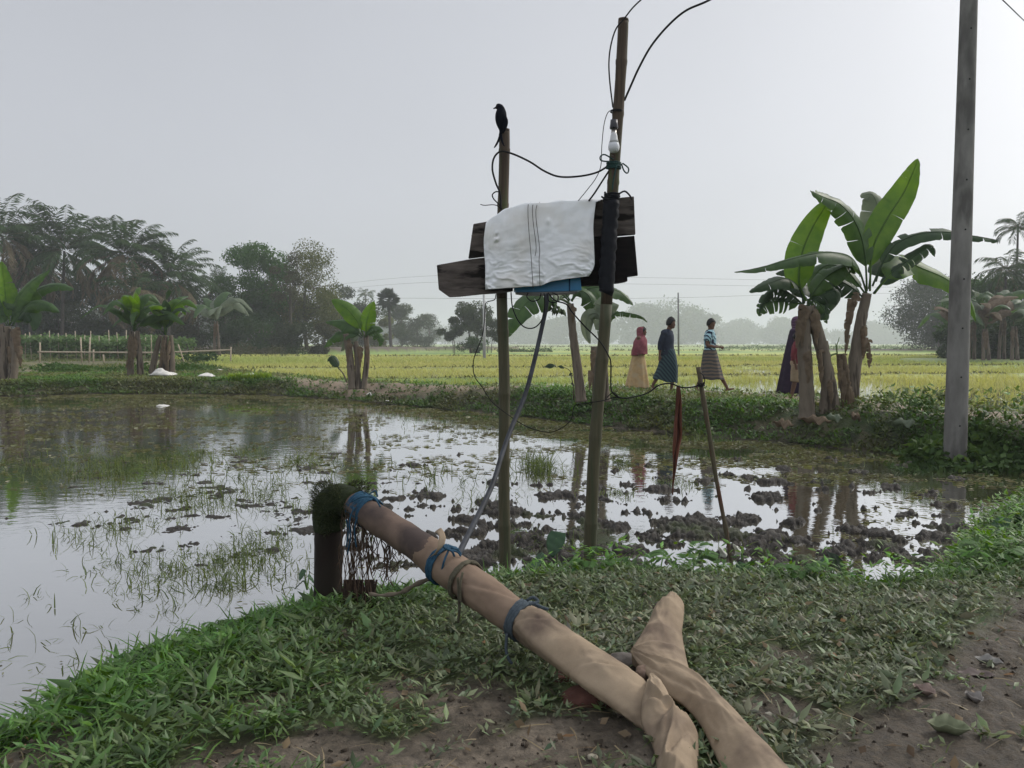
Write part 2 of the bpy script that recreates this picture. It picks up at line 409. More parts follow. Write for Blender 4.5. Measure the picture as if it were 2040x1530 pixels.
lft = 1-.45*sstep(-.5, -2.0, X)
B = np.where(B > 0, B*lft, B)-.012*sstep(-.5, -2, X)
Z = np.where(S < -.05, np.maximum(Z, B), Z)
rut = (Far < .5)*(S > .3)*(Y < 6)*(X > -1.5)
Z = Z+rut*(.018*fbm(X*5, Y*5, 4, 57)+.012*np.abs(fbm(X*13, Y*13, 3, 58))*2*sstep(.8, 1.6, X)-.035*np.exp(-((X*.88-Y*.45-.62+.1*fbm(X*2, Y*2, 2, 59))/.09)**2))
Z = np.where((S >= -.05) & (S < .3) & (Y > 4.6) & (Y < 8), Z+.02*n_, Z)
clod = (B > -.06) & (S < 0)
# colours of the ground itself
def mixc_(a, b, t): return a*(1-t[..., None])+np.array(b)*t[..., None]
C = np.empty(X.shape+(3,)); C[:] = (.105, .085, .062)                 # damp mud
ngr = fbm(X*1.2, Y*1.2, 4, 50); ngf = fbm(X*7, Y*7, 3, 51)
bn = bare(X, Y)
near = (1-Far)
C = mixc_(C, (.085, .075, .045), near*sstep(-.3, .3, ngr))
C = mixc_(C, (.06, .085, .025), near*(1-bn)*(S > 0))
C = mixc_(C, (.20, .165, .125), near*bn*sstep(-.3, .3, ngf)*(X < .9))
gr = (S > 0)*Far
C = mixc_(C, (.085, .085, .035), gr*1.0)
C = mixc_(C, (.035, .065, .018), gr*sstep(-.1, .3, ngr))
C = mixc_(C, (.035, .03, .02), gr*(1-sstep(.15, .8, S))*.8)
C = mixc_(C, (.15, .12, .08), gr*sstep(.0, .5, ngf)*.5)
# trodden path on top of the dyke, along the field
tw = .35*fbm(X*.8, Y*.8, 3, 52)
path = sstep(.1, .5, Fd+tw)*(1-sstep(1.3, 1.9, Fd+tw))*gr
C = mixc_(C, (.27, .20, .14), path*.85)
drop = sstep(-.2, .4, ngr)*(X < -6)*sstep(1.6, 2.6, S)*(Y < 60)*Far
C = mixc_(C, (.24, .19, .10), drop*.6)
infield = (Fd < 0)
C = mixc_(C, (.36, .40, .10), infield*1.0)
C = mixc_(C, (.20, .30, .08), infield*sstep(-.1, .35, fbm(X*.03, Y*.05, 3, 53)))
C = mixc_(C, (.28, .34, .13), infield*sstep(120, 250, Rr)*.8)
C = mixc_(C, (.17, .27, .06), infield*(Y > 72)*(Y < 124)*(X < -3)*.8)
C = mixc_(C, (.12, .12, .05), infield*sstep(.32, .38, Z)*.55)
C = mixc_(C, (.09, .065, .045), (Z > .6)*1.0)
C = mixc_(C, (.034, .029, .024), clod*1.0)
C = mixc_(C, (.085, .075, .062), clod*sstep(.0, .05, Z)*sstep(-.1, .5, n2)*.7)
C = mixc_(C, (.05, .07, .02), clod*sstep(.3, .6, fbm(X*2, Y*2, 3, 56))*.7)
C *= np.where((Far > .5) | (S < 0), 1, .92)[..., None]
C *= (1+.25*fbm(X*14, Y*14, 3, 54))[..., None]
ground_mat = bpy.data.materials.new('ground'); ground_mat.use_nodes = True
n, l = ground_mat.node_tree.nodes, ground_mat.node_tree.links
bs = n['Principled BSDF']; at = n.new('ShaderNodeAttribute'); at.attribute_name = 'tint'
tc = n.new('ShaderNodeTexCoord'); nz = n.new('ShaderNodeTexNoise'); nz.inputs['Scale'].default_value = 34; nz.inputs['Detail'].default_value = 10; nz.inputs['Roughness'].default_value = .72
l.new(tc.outputs['Object'], nz.inputs[0])
cr = n.new('ShaderNodeMapRange'); cr.inputs[1].default_value = .3; cr.inputs[2].default_value = .7; cr.inputs[3].default_value = .42; cr.inputs[4].default_value = 1.6
l.new(nz.outputs[0], cr.inputs[0])
vm = n.new('ShaderNodeVectorMath'); vm.operation = 'SCALE'; l.new(at.outputs[0], vm.inputs[0]); l.new(cr.outputs[0], vm.inputs['Scale']); l.new(vm.outputs[0], bs.inputs['Base Color'])
bp = n.new('ShaderNodeBump'); bp.inputs['Distance'].default_value = .035; l.new(nz.outputs[0], bp.inputs['Height']); l.new(bp.outputs[0], bs.inputs['Normal'])
rz = n.new('ShaderNodeMapRange'); rz.inputs[1].default_value = .35; rz.inputs[2].default_value = .65; rz.inputs[3].default_value = .38; rz.inputs[4].default_value = .85
l.new(nz.outputs[0], rz.inputs[0]); l.new(rz.outputs[0], bs.inputs['Roughness']); bs.inputs['Specular IOR Level'].default_value = .3
nr, nc = X.shape
idx = np.arange(nr*nc).reshape(nr, nc)
FF = np.stack([idx[:-1, :-1], idx[:-1, 1:], idx[1:, 1:], idx[1:, :-1]], axis=-1).reshape(-1, 4)[:, ::-1]
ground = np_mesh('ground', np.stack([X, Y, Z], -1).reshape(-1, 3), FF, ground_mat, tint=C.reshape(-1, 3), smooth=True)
tag(ground, kind='structure')

# ---- water
def water_mat(name, base, base2, ior, ripple):
    m = bpy.data.materials.new(name); m.use_nodes = True
    n, l = m.node_tree.nodes, m.node_tree.links; bs = n['Principled BSDF']
    tc = n.new('ShaderNodeTexCoord'); nz = n.new('ShaderNodeTexNoise'); nz.inputs['Scale'].default_value = .35; nz.inputs['Detail'].default_value = 5
    l.new(tc.outputs['Object'], nz.inputs[0]); mx = n.new('ShaderNodeMix'); mx.data_type = 'RGBA'
    mr = n.new('ShaderNodeMapRange'); mr.inputs[1].default_value = .4; mr.inputs[2].default_value = .65
    l.new(nz.outputs[0], mr.inputs[0]); l.new(mr.outputs[0], mx.inputs[0]); mx.inputs[6].default_value = (*base, 1); mx.inputs[7].default_value = (*base2, 1)
    l.new(mx.outputs[2], bs.inputs['Base Color'])
    bs.inputs['Roughness'].default_value = .5; bs.inputs['Specular IOR Level'].default_value = 0
    mp = n.new('ShaderNodeMapping'); mp.inputs['Scale'].default_value = (1, 1.6, 1); l.new(tc.outputs['Object'], mp.inputs[0])
    n2 = n.new('ShaderNodeTexNoise'); n2.inputs['Scale'].default_value = 5; n2.inputs['Detail'].default_value = 4; l.new(mp.outputs[0], n2.inputs[0])
    bp = n.new('ShaderNodeBump'); bp.inputs['Distance'].default_value = ripple; l.new(n2.outputs[0], bp.inputs['Height'])
    gl = n.new('ShaderNodeBsdfGlossy'); gl.inputs['Color'].default_value = (.97, .98, 1, 1); gl.inputs['Roughness'].default_value = .02; l.new(bp.outputs[0], gl.inputs['Normal'])
    lw = n.new('ShaderNodeLayerWeight'); lw.inputs[0].default_value = .5; mr2 = n.new('ShaderNodeMapRange')
    mr2.inputs[1].default_value = .45; mr2.inputs[2].default_value = .92; mr2.inputs[3].default_value = .35; mr2.inputs[4].default_value = ior
    l.new(lw.outputs['Facing'], mr2.inputs[0]); ms = n.new('ShaderNodeMixShader'); l.new(mr2.outputs[0], ms.inputs[0]); l.new(bs.outputs[0], ms.inputs[1]); l.new(gl.outputs[0], ms.inputs[2]); l.new(ms.outputs[0], n['Material Output'].inputs[0])
    return m
mb = MB(); gx = np.linspace(-42, 11, 28); gy = np.linspace(-14, 27, 22)
mb.grid(lambda u, v: (-42+53*u, -14+41*v, 0.0), 28, 22)
water = mb.build('water', water_mat('pond_water', (.06, .052, .028), (.12, .11, .08), .93, .0018), origin=(0, 0, 0), up=True); tag(water, kind='structure')
fw = [q for q in fld_poly[1:11]]
mb = MB()
ys = []
pts = [Vector((a, b, .285)) for a, b in fld_poly[0:12]]
for i in range(len(pts)-1):
    a, b = pts[i], pts[i+1]; mb.v += [a, b, Vector((b.x*1.0+10+0*b.x, 75, .285)), Vector((a.x+10, 75, .285))]; k = len(mb.v)-4; mb.f.append((k, k+1, k+2, k+3))
fwater = mb.build('field_water', water_mat('paddy_water', (.12, .12, .06), (.15, .14, .09), .9, .002), origin=(0, 0, 0), smooth=False, up=True); tag(fwater, kind='structure')

# ---- haze
hz = bpy.data.materials.new('haze'); hz.use_nodes = True
n, l = hz.node_tree.nodes, hz.node_tree.links; n.remove(n['Principled BSDF'])
pv = n.new('ShaderNodeVolumePrincipled'); pv.inputs['Color'].default_value = (.93, .965, 1.0, 1); pv.inputs['Density'].default_value = .0008; pv.inputs['Anisotropy'].default_value = .2
l.new(pv.outputs[0], n['Material Output'].inputs['Volume'])
mb = MB(); mb.box((0, 0, 23), (2900, 2900, 48.4)); haze = mb.build('haze', hz, origin=(0, 0, 0), smooth=False); tag(haze, kind='stuff', label='pale blue grey morning haze over the fields', cat='haze')
# ================================================================ ground cover
leaf_mat = M('weed_leaf', (.75, .8, .7), (1, 1, 1), scale=30, rough=.5, spec=.4, tint=True, trans=.22)
blade_mat = M('grass_blade', (.8, .8, .7), (1, 1, 1), scale=12, rough=.55, spec=.3, tint=True, trans=.3)
def dirs(az, el): return np.stack([np.sin(az)*np.cos(el), np.cos(az)*np.cos(el), np.sin(el)], 1)
def sprigs(cx, cy, cz, k, L, W, el0, el1, colr, rg, spread=.02, hgt=0.0):
    """k leaves round each centre; L, W, colr per centre"""
    N = len(cx); az = (rg.uniform(0, 2*pi, N)[:, None]+np.arange(k)[None]*2*pi/k+rg.normal(0, .35, (N, k))).ravel()
    el = rg.uniform(el0, el1, N*k); d = dirs(az, el)
    rep = lambda a: np.repeat(a, k, axis=0)
    st = rg.uniform(0, 1, N*k)
    pos = np.stack([rep(cx)+rg.normal(0, spread, N*k), rep(cy)+rg.normal(0, spread, N*k), rep(cz)+st*rep(hgt*np.ones(N))], 1)
    R = frames(d, rg.normal(0, .5, N*k)); s = rg.uniform(.6, 1.2, N*k)
    t = rep(colr*(1+rg.normal(0, .22, N))[:, None])*(1+rg.normal(0, .16, N*k))[:, None]*(1+rg.normal(0, .07, (N*k, 3)))
    return scatter(LEAF_V, LEAF_F, pos, R, rep(W)*s, rep(L)*s, np.clip(t, .005, 1))
def blades(cx, cy, cz, k, L, W, colr, rg, lean=(.5, 1.35), spread=.02):
    N = len(cx); rep = lambda a: np.repeat(a, k, axis=0)
    az = rg.uniform(0, 2*pi, N*k); d = dirs(az, rg.uniform(lean[0], lean[1], N*k))
    pos = np.stack([rep(cx)+rg.normal(0, spread, N*k), rep(cy)+rg.normal(0, spread, N*k), rep(cz)], 1)
    R = frames(d, rg.normal(0, .3, N*k)); s = rg.uniform(.5, 1.2, N*k)
    V = BLADE_V.copy(); V[:, 2] = V[:, 2]+.05-.75*V[:, 1]**2*.55
    t = rep(colr)*(1+rg.normal(0, .15, N*k))[:, None]
    return scatter(V, BLADE_F, pos, R, rep(W)*s, rep(L)*s, np.clip(t, .005, 1))
def lerpc(a, b, t): return np.array(a)[None]*(1-t[:, None])+np.array(b)[None]*t[:, None]
rg = np.random.default_rng(11)
def sample(n, x0, x1, y0, y1):
    return rg.uniform(x0, x1, n), rg.uniform(y0, y1, n)
# near bank
cx, cy = sample(60000, -4.2, 8.5, 1.5, 8.6)
h, s, f, fa = terrain(cx, cy)
inv = np.abs(cx) < cy*.78+.5
b_ = bare(cx, cy)
dn = (1-.93*b_)*np.where(cy < 4.5, 1, .75)
ok = (s > .02) & (fa < .5) & inv & (rg.uniform(0, 1, len(cx)) < dn) & (cy < 8.3)
cx, cy, h, s, b_ = cx[ok], cy[ok], h[ok], s[ok], b_[ok]
nn = fbm(cx*1.4, cy*1.4, 3, 61)
lush = np.clip(sstep(.9, .15, s)*.9+sstep(.2, -1.3, cx+.3*nn)*.8+.35*nn-.1, 0, 1)
dusty = sstep(-.1, .45, fbm(cx*2.3, cy*2.3, 3, 62))
colr = lerpc((.115, .145, .072), (.062, .140, .024), lush)
colr = colr*(1-.35*dusty*(1-lush))[:, None]+np.array((.24, .225, .17))[None]*(.35*dusty*(1-lush))[:, None]
L = np.where(lush > .5, .055, .038)*np.exp(rg.normal(0, .30, len(cx))); W = L*np.where(lush > .5, .26, .36)
V1 = sprigs(cx, cy, h+.004, 6, L, W, .05, .85, colr, rg, .018, .02+.045*lush)
gsel = rg.uniform(0, 1, len(cx)) < (.14+.36*lush)
V2 = blades(cx[gsel], cy[gsel], h[gsel], 3, .075+.095*lush[gsel], np.full(gsel.sum(), .0075), colr[gsel]*np.array((1.0, 1.1, .8)), rg, lean=(.35, 1.1))
V, F, T = join([V1])
o = np_mesh('ground_weeds', V, F, leaf_mat, tint=T); tag(o, 'low leafy weeds creeping over the near bank', 'weeds', kind='stuff')
# taller edge growth along the water
ex, ey = sample(22000, -3, 8.5, 2.5, 8.8)
h, s, f, fa = terrain(ex, ey); ok = (s > -.03) & (s < .50) & (fa < .6) & (rg.uniform(0, 1, len(ex)) < np.where(ex > -.9, .95, .32)*(.55+.6*fbm(ex*3, ey*3, 2, 66))); ex, ey, h = ex[ok], ey[ok], h[ok]
q = rg.uniform(0, 1, len(ex)); ce = lerpc((.05, .12, .025), (.12, .24, .035), q)
V3 = sprigs(ex, ey, h+.01, 6, np.full(len(ex), .062), np.full(len(ex), .022), -.1, .8, ce, rg, .03, (.055+.125*sstep(.0, .35, ex))*(.5+.8*q))
V4 = blades(ex, ey, h, 2, np.full(len(ex), .17), np.full(len(ex), .008), ce, rg, lean=(.5, 1.3))
V, F, T = join([V3]); o = np_mesh('shore_weeds', V, F, leaf_mat, tint=T); tag(o, 'bright green leafy growth at the near water edge', 'weeds', kind='stuff')
V, F, T = join([V2, V4]); o = np_mesh('bank_grass', V, F, blade_mat, tint=T); tag(o, 'arching grass blades on the near bank', 'grass', kind='stuff')
# far dyke
cx, cy = sample(240000, -22, 15, 8.5, 34)
h, s, f, fa = terrain(cx, cy)
p_ = np.where(s < 1.2, 1.0, .38)*(1-.85*(sstep(.0, .5, f)*(1-sstep(1.3, 1.9, f))))*np.clip(17/cy, .2, 1)*np.where(fbm(cx*1.1, cy*1.1, 3, 63) > -.2, 1, .45)
ok = (s > -.04) & (fa > .5) & (f > .05) & (np.abs(cx) < cy*.74+1) & (rg.uniform(0, 1, len(cx)) < p_) & (s < 9)
cx, cy, h, s, f = cx[ok], cy[ok], h[ok], s[ok], f[ok]
nn = fbm(cx*.8, cy*.8, 3, 64)
tall = sstep(5.0, 6.6, cx)*sstep(.1, .5, s)*(1-sstep(1.9, 2.7, s))*sstep(-.5, .0, nn)
colr = lerpc((.085, .105, .04), (.055, .13, .025), sstep(-.3, .4, nn)); colr = colr*(.85+.6*sstep(.5, 1.6, s))[:, None]*np.array((1.08, 1.0, .85))
sz = (.052+.0024*cy)*(1+.4*tall)
V1 = sprigs(cx, cy, h+.01, 5, sz, sz*.42, -.1, 1.0, colr, rg, .035, .05+.38*tall)
o = np_mesh('dyke_weeds', *V1[:2], leaf_mat, tint=V1[2]); tag(o, 'matted green weeds covering the far dyke', 'weeds', kind='stuff')
g = rg.uniform(0, 1, len(cx)) < .3
V1 = blades(cx[g], cy[g], h[g], 3, .10+.004*cy[g], np.full(g.sum(), .012), colr[g]*1.5, rg, lean=(.6, 1.4))
o = np_mesh('dyke_grass', *V1[:2], blade_mat, tint=V1[2]); tag(o, 'short grass on the far dyke and beyond the pond', 'grass', kind='stuff')
# grass on the left meadow beyond
cx, cy = sample(26000, -60, -6, 28, 90)
h, s, f, fa = terrain(cx, cy); ok = (f > .3) & (np.abs(cx) < cy*.72) & (h < .6) & (fbm(cx*.25, cy*.18, 3, 65) > -.05); cx, cy, h = cx[ok], cy[ok], h[ok]
V1 = blades(cx, cy, h, 3, np.full(len(cx), .35), np.full(len(cx), .05), lerpc((.07, .12, .03), (.14, .15, .06), rg.uniform(0, 1, len(cx))), rg, lean=(.4, 1.2), spread=.1)
o = np_mesh('meadow_grass', *V1[:2], blade_mat, tint=V1[2]); tag(o, 'patchy grass beyond the left banana plants', 'grass', kind='stuff')
# ---- floating scraps of weed on the pond
FV = np.array([(-.5, -.5, 0), (.5, -.4, .04), (.42, .5, .1), (-.4, .45, 0)], float); FQ = np.array([(0, 1, 2, 3)])
cx, cy = sample(260000, -19, 12, 3.2, 25)
h, s, f, fa = terrain(cx, cy)
ppx = 1020+cx/cy*FPX
band = 1.5*sstep(-3.8, -.6, s)*sstep(700, 1300, ppx)+.8*sstep(-2.2, -.1, s)*(ppx < 1300)
band = band+.40*sstep(-9, -3, s)*sstep(560, 1100, ppx)+.30*sstep(6, 12, cy)*(ppx < 900)
nf = fbm(cx*1.4, cy*2.2, 4, 71)
band *= np.clip(.35+1.9*nf, 0, 1.3)
band *= np.where(fa > .5, 1, .25*(s > -1))
ok = (s < -.02) & (np.abs(cx) < cy*.74+.5) & (rg.uniform(0, 1, len(cx)) < band); cx, cy = cx[ok], cy[ok]; N = len(cx)
az = rg.normal(pi/2, .9, N); R = frames(dirs(az, rg.normal(0, .06, N)), rg.normal(0, .12, N))
cc = lerpc((.10, .09, .045), (.17, .19, .07), rg.uniform(0, 1, N)); cc[rg.uniform(0, 1, N) < .08] = (.30, .28, .18)
V1 = scatter(FV, FQ, np.stack([cx, cy, np.full(N, .006)], 1), R, rg.uniform(.012, .035, N)*np.clip(cy/10, .3, 1), rg.uniform(.03, .13, N)*np.clip(cy/10, .3, 1), cc)
o = np_mesh('floating_weeds', *V1[:2], leaf_mat, tint=V1[2]); tag(o, 'flat scraps of dead weed floating on the pond', 'pond weed', kind='stuff')
# ---- grass standing and lying in the water, in drifts
drift = [(600, 925, .5, 90, .20), (380, 985, .5, 50, .16), (480, 985, .7, 90, .22), (1085, 940, .34, 130, .30), (1060, 925, .2, 50, .3), (1240, 925, .15, 40, .2), (430, 1130, .5, 90, .09), (490, 1105, .38, 260, .09), (455, 1165, .16, 60, .13),
         (360, 1150, .4, 70, .08), (300, 1150, .35, 40, .1), (250, 1120, .3, 60, .09), (330, 1195, .3, 25, .1), (550, 1140, .3, 50, .1), (900, 960, .8, 60, .18), (960, 1000, .5, 40, .16), (240, 975, .5, 60, .12), (60, 925, 1.4, 300, .07), (160, 935, 1.0, 200, .07),
         (300, 930, .9, 260, .2), (20, 880, 1.5, 120, .07), (230, 840, 1.5, 80, .06), (120, 1260, .5, 18, .09), (150, 1330, .4, 16, .09), (80, 1200, .7, 12, .1), (700, 880, .8, 30, .12), (1400, 870, .5, 60, .16), (1300, 878, .7, 50, .1), (1540, 900, .6, 60, .1),
         (1230, 985, .25, 130, .05), (1350, 965, .3, 120, .07), (1150, 1090, .3, 25, .16), (1050, 1070, .3, 20, .14), (1780, 900, 1, 80, .1), (600, 850, 1.5, 60, .12), (850, 830, 2, 120, .14), (1000, 850, 1.5, 120, .16), (1480, 1080, .4, 25, .1), (560, 985, .5, 60, .13), (350, 905, .8, 60, .1)]
drift += [(float(rg.uniform(60, 780)), float(rg.uniform(880, 1080)), .35, 26, .12) for _ in range(34)]
parts = []
for px, py, r, k, L in drift:
    g = G(px, py); x = rg.normal(g.x, r*.5, k); y = rg.normal(g.y, r*.62, k)
    c_ = lerpc((.045, .075, .02), (.11, .15, .035), rg.uniform(0, 1, k))
    parts.append(blades(x, y, np.full(k, .0), 2, np.full(k, L), np.full(k, .007 if py > 960 else .010), c_, rg, lean=(.15, 1.5)))
V, F, T = join(parts); o = np_mesh('pond_grass', V, F, blade_mat, tint=T); tag(o, 'wisps of grass standing and lying in the flooded pond', 'grass', kind='stuff')
# ---- rice seedlings
def paddy(n, y0, y1, k, L, W):
    yy = np.sqrt(rg.uniform(y0*y0, y1*y1, n)); xx = rg.uniform(-.72, .72, n)*yy
    h, s, f, fa = terrain(xx, yy)
    ok = (f < -.35) & (h < .34) & (fbm(xx*.35, yy*.2, 3, 81) > -.5)
    xx, yy = xx[ok], yy[ok]
    row = np.round(yy/.22)*.22+rg.normal(0, .02, len(yy)); yy = row
    gcol = lerpc((.38, .42, .11), (.46, .46, .17), rg.uniform(0, 1, len(xx))); dg_ = sstep(-.1, .35, fbm(xx*.03, yy*.05, 3, 53))
    gcol = gcol*(1-.45*dg_)[:, None]+np.array((.14, .26, .05))[None]*(.45*dg_)[:, None]
    return blades(xx, yy, np.full(len(xx), .28), k, np.full(len(xx), L), np.full(len(xx), W), gcol, rg, lean=(.95, 1.5), spread=.025)
V, F, T = join([paddy(9500, 12, 25, 3, .17, .009), paddy(34000, 24.5, 48, 3, .21, .018), paddy(40000, 47, 80, 3, .26, .04)])
o = np_mesh('rice_seedlings', V, F, blade_mat, tint=T); tag(o, 'young yellow green rice standing in the flooded paddies', 'rice', kind='stuff')

# crumbs of earth, straw and dead leaves strewn on the near bank
cx, cy = sample(26000, -3.5, 4.5, 1.6, 6.2); h, s, f, fa = terrain(cx, cy); bb = bare(cx, cy); ok = (s > .15) & (fa < .5) & (rg.uniform(0, 1, len(cx)) < .12+.6*bb) & (np.abs(cx) < cy*.78+.4); cx, cy, h = cx[ok], cy[ok], h[ok]; N = len(cx)
OV = np.array([(1, 0, 0), (-1, 0, 0), (0, 1, 0), (0, -1, 0), (0, 0, 1), (0, 0, -1)], float); OF = np.array([(4, 0, 2, 2), (4, 2, 1, 1), (4, 1, 3, 3), (4, 3, 0, 0)])
CV = np.array([(-1, -1, -.5), (1, -1, -.6), (1, 1, -.5), (-1, 1, -.4), (-.6, -.7, .6), (.7, -.5, .5), (.6, .7, .7), (-.7, .5, .5)], float); CF = np.array([(4, 5, 6, 7), (0, 1, 5, 4), (1, 2, 6, 5), (2, 3, 7, 6), (3, 0, 4, 7)])
sz = np.exp(rg.normal(-5.55, .55, N)); R = frames(rg.normal(size=(N, 3)), rg.uniform(0, 6, N)); V, F, T = scatter(CV, CF, np.stack([cx, cy, h+sz*.3], 1), R, sz, sz, lerpc((.06, .048, .036), (.13, .105, .08), rg.uniform(0, 1, N)))
o = np_mesh('soil_crumbs', V, F, M('earth_crumb', (.8, .8, .8), (1, 1, 1), scale=90, rough=.95, tint=True), tint=T, smooth=False); tag(o, 'crumbs of earth scattered on the bare patches of the near bank', 'soil', kind='stuff')
cx, cy = sample(2600, -3.5, 4.5, 1.6, 6.0); h, s, f, fa = terrain(cx, cy); ok = (s > .1) & (fa < .5); cx, cy, h = cx[ok], cy[ok], h[ok]; N = len(cx)
R = frames(dirs(rg.uniform(0, 6.3, N), rg.normal(.08, .12, N)), rg.normal(0, .5, N)); V1 = scatter(BLADE_V, BLADE_F, np.stack([cx, cy, h+.012], 1), R, rg.uniform(.002, .006, N), rg.uniform(.04, .15, N), lerpc((.16, .12, .07), (.34, .28, .18), rg.uniform(0, 1, N)))
N2 = 1300; cx, cy = sample(N2, -3.5, 4.5, 1.6, 6.0); h, s, f, fa = terrain(cx, cy); ok = (s > .1) & (fa < .5); cx, cy, h = cx[ok], cy[ok], h[ok]; N = len(cx)
V2 = scatter(LEAF_V, LEAF_F, np.stack([cx, cy, h+.02], 1), frames(dirs(rg.uniform(0, 6.3, N), rg.normal(.1, .3, N)), rg.normal(0, .6, N)), rg.uniform(.012, .03, N), rg.uniform(.03, .06, N), lerpc((.09, .06, .035), (.24, .18, .11), rg.uniform(0, 1, N)))
V, F, T = join([V1, V2]); o = np_mesh('dry_litter', V, F, blade_mat, tint=T); tag(o, 'dry straw and dead leaf bits lying among the near weeds', 'litter', kind='stuff')
# grass along the bunds of the paddies
yy = []; xx = []
for yb, sl in BUNDS[:5]:
    x = rg.uniform(-.7, .75, 1300)*yb; y = yb+sl*x*10+1.2*fbm(x*.05, x*0+yb, 2, 21)+rg.normal(0, .16+.002*yb, len(x)); xx.append(x); yy.append(y)
cx = np.concatenate(xx); cy = np.concatenate(yy); h, s, f, fa = terrain(cx, cy); ok = (f < -.5) & (h > .30); cx, cy, h = cx[ok], cy[ok], h[ok]
V1 = blades(cx, cy, h, 2, .06+.0035*cy, .008+.0009*cy, lerpc((.05, .065, .02), (.10, .10, .035), rg.uniform(0, 1, len(cx))), rg, lean=(.3, 1.2))
o = np_mesh('bund_grass', *V1[:2], blade_mat, tint=V1[2]); tag(o, 'dark grass growing on the low bunds between paddies', 'grass', kind='stuff')
# ================================================================ bamboo posts, switch board, cloth, wires, bulb, bird
rnd = random.Random(5)
bamboo_mat = M('bamboo_weathered', (.035, .025, .018), (.085, .058, .038), scale=3, rough=.75, stretch=(18, 18, 1.2), bump=.0015, bscale=6, c3=(.055, .065, .025), c3scale=1.1, c3cut=(.5, .62))
bamboo_low = M('bamboo_greenish', (.045, .043, .022), (.09, .078, .045), scale=3, rough=.7, stretch=(18, 18, 1.2), bump=.0015, bscale=6, c3=(.045, .05, .025), c3scale=1.5)
plank_mat = M('old_plank', (.035, .029, .026), (.14, .118, .105), scale=4, rough=.9, spec=.12, stretch=(1.2, 6, 5), bump=.003, bscale=9, c3=(.012, .010, .009), c3scale=3.2, c3cut=(.52, .6))
dark_plank = M('black_plank', (.004, .004, .005), (.018, .014, .013), scale=3, rough=.9, spec=.08, stretch=(1.5, 6, 9), bump=.003, bscale=8)  # near-black tone for the lower right plank, box body and batten
rubber = M('black_rubber', (.004, .005, .007), (.012, .013, .017), scale=18, rough=.6, spec=.12, bump=.004, bscale=12, stretch=(2, 2, 1))
cable_mat = M('cable_sheath', (.006, .006, .006), (.016, .015, .014), scale=20, rough=.6, spec=.12)
cable_dusty = M('dusty_hose', (.012, .013, .015), (.045, .05, .06), scale=9, rough=.6, spec=.2)
def wire(name, pts, r, label, cat='wire', mat=None, n=None, group=None, sides=7):
    q = bez(pts, n or max(12, len(pts)*7)); mb = MB(); mb.tube(q, r, sides)
    o = mb.build(name, mat or cable_mat, origin=q[0]); return tag(o, label, cat, group)
def PP(lst, Y): return [P(p[0], p[1], p[2] if len(p) > 2 else Y) for p in lst]
def bamboo(base, top, r0, r1, name, label, nodes, low=0.0, seed=1):
    rn = random.Random(seed)
    e = empty(name, base, label, 'bamboo pole', 'bamboo poles holding the switch board')
    base, top = Vector(base), Vector(top); L = (top-base).length
    ts = [0]
    for nd in nodes: ts += [nd-.008, nd-.003, nd+.001, nd+.005]
    ts += [i/30 for i in range(1, 30)]+[.985, .995, 1]
    ts = sorted(set(ts)); pts = []; rad = []
    for t in ts:
        b = .012*sin(t*5+seed)+.006*sin(t*13+seed*2)
        pts.append(base.lerp(top, t)+Vector((b, b*.5, 0))); k = min(abs(t-nd) for nd in nodes)
        rad.append((r0*(1-t)+r1*t)*(1.10 if k < .0035 else 1.03 if k < .009 else 1)*(1+rn.uniform(-.01, .01)))
    cut = low; i0 = max(i for i, t in enumerate(ts) if t <= cut) if cut else 0
    mb = MB(); mb.tube(pts[i0:], rad[i0:], 16, wob=.015, rng=rn); up_ = mb.build('culm', bamboo_mat, e)
    if i0:
        mb = MB(); mb.tube(pts[:i0+1], rad[:i0+1], 16, wob=.015, rng=rn); mb.build('culm_base', bamboo_low, e)
    # hollow cut rim at the top
    d = (top-base).normalized(); mb = MB(); tp = pts[-1]
    mb.tube([tp+d*.001, tp+d*.016], [r1*1.03, r1*.98], 16, wob=.05, rng=rn); mb.build('cut_rim', bamboo_mat, e)
    return e
YL, YR = 5.50, 5.36
bamboo(P(1002, 1150, YL), P(1005, 262, YL), .042, .037, 'bamboo_pole', 'shorter bamboo pole on the left with the black bird perched on top', [.12, .27, .42, .56, .70, .84, .96], .64, 1)
bamboo(P(1174, 1150, YR), P(1239, 42, YR), .045, .036, 'bamboo_pole', 'taller leaning bamboo pole on the right carrying the light bulb', [.10, .26, .40, .60, .72, .84, .93], .50, 4)
# ---- board of planks
YB = 5.42
board = empty('switch_board', P(1080, 480, YB), 'dark wooden switch board of old planks nailed across both bamboo poles', 'board')
def plank(pts, Y, th, mat, bev=.003):
    mb = MB(); mb.prism([P(x, y, Y) for x, y in pts], th); return mb.build('plank', mat, board, smooth=False, bevel=bev)
plank([(870, 528), (935, 516.5), (1022, 506), (1022, 580), (1000, 584), (962, 586), (915, 591), (895, 592), (874, 577)], 5.395, .03, plank_mat)
plank([(943, 446), (978, 440), (1030, 432), (1040, 502), (933, 515)], 5.412, .028, plank_mat)
plank([(1150, 402), (1263, 391), (1266, 467), (1150, 477)], 5.42, .028, plank_mat)
plank([(1150, 479), (1264, 469.5), (1271, 549), (1190, 560), (1150, 560)], 5.43, .028, dark_plank)
mb = MB(); mb.prism([P(x, y, 5.45) for x, y in [(1000, 424), (1215, 404), (1224, 566), (1010, 572)]], .16); mb.build('box_body', dark_plank, board, smooth=False, bevel=.004)  # solid block; the box's dark interior is put into its near-black colour
mb = MB(); mb.prism([P(x, y, 5.44) for x, y in [(1140, 548), (1250, 545), (1250, 560), (1232, 563), (1140, 566)]], .12); mb.build('bottom_batten', dark_plank, board, smooth=False)
nail_m = M('rusty_nail', (.05, .03, .02), (.09, .05, .03), rough=.7)
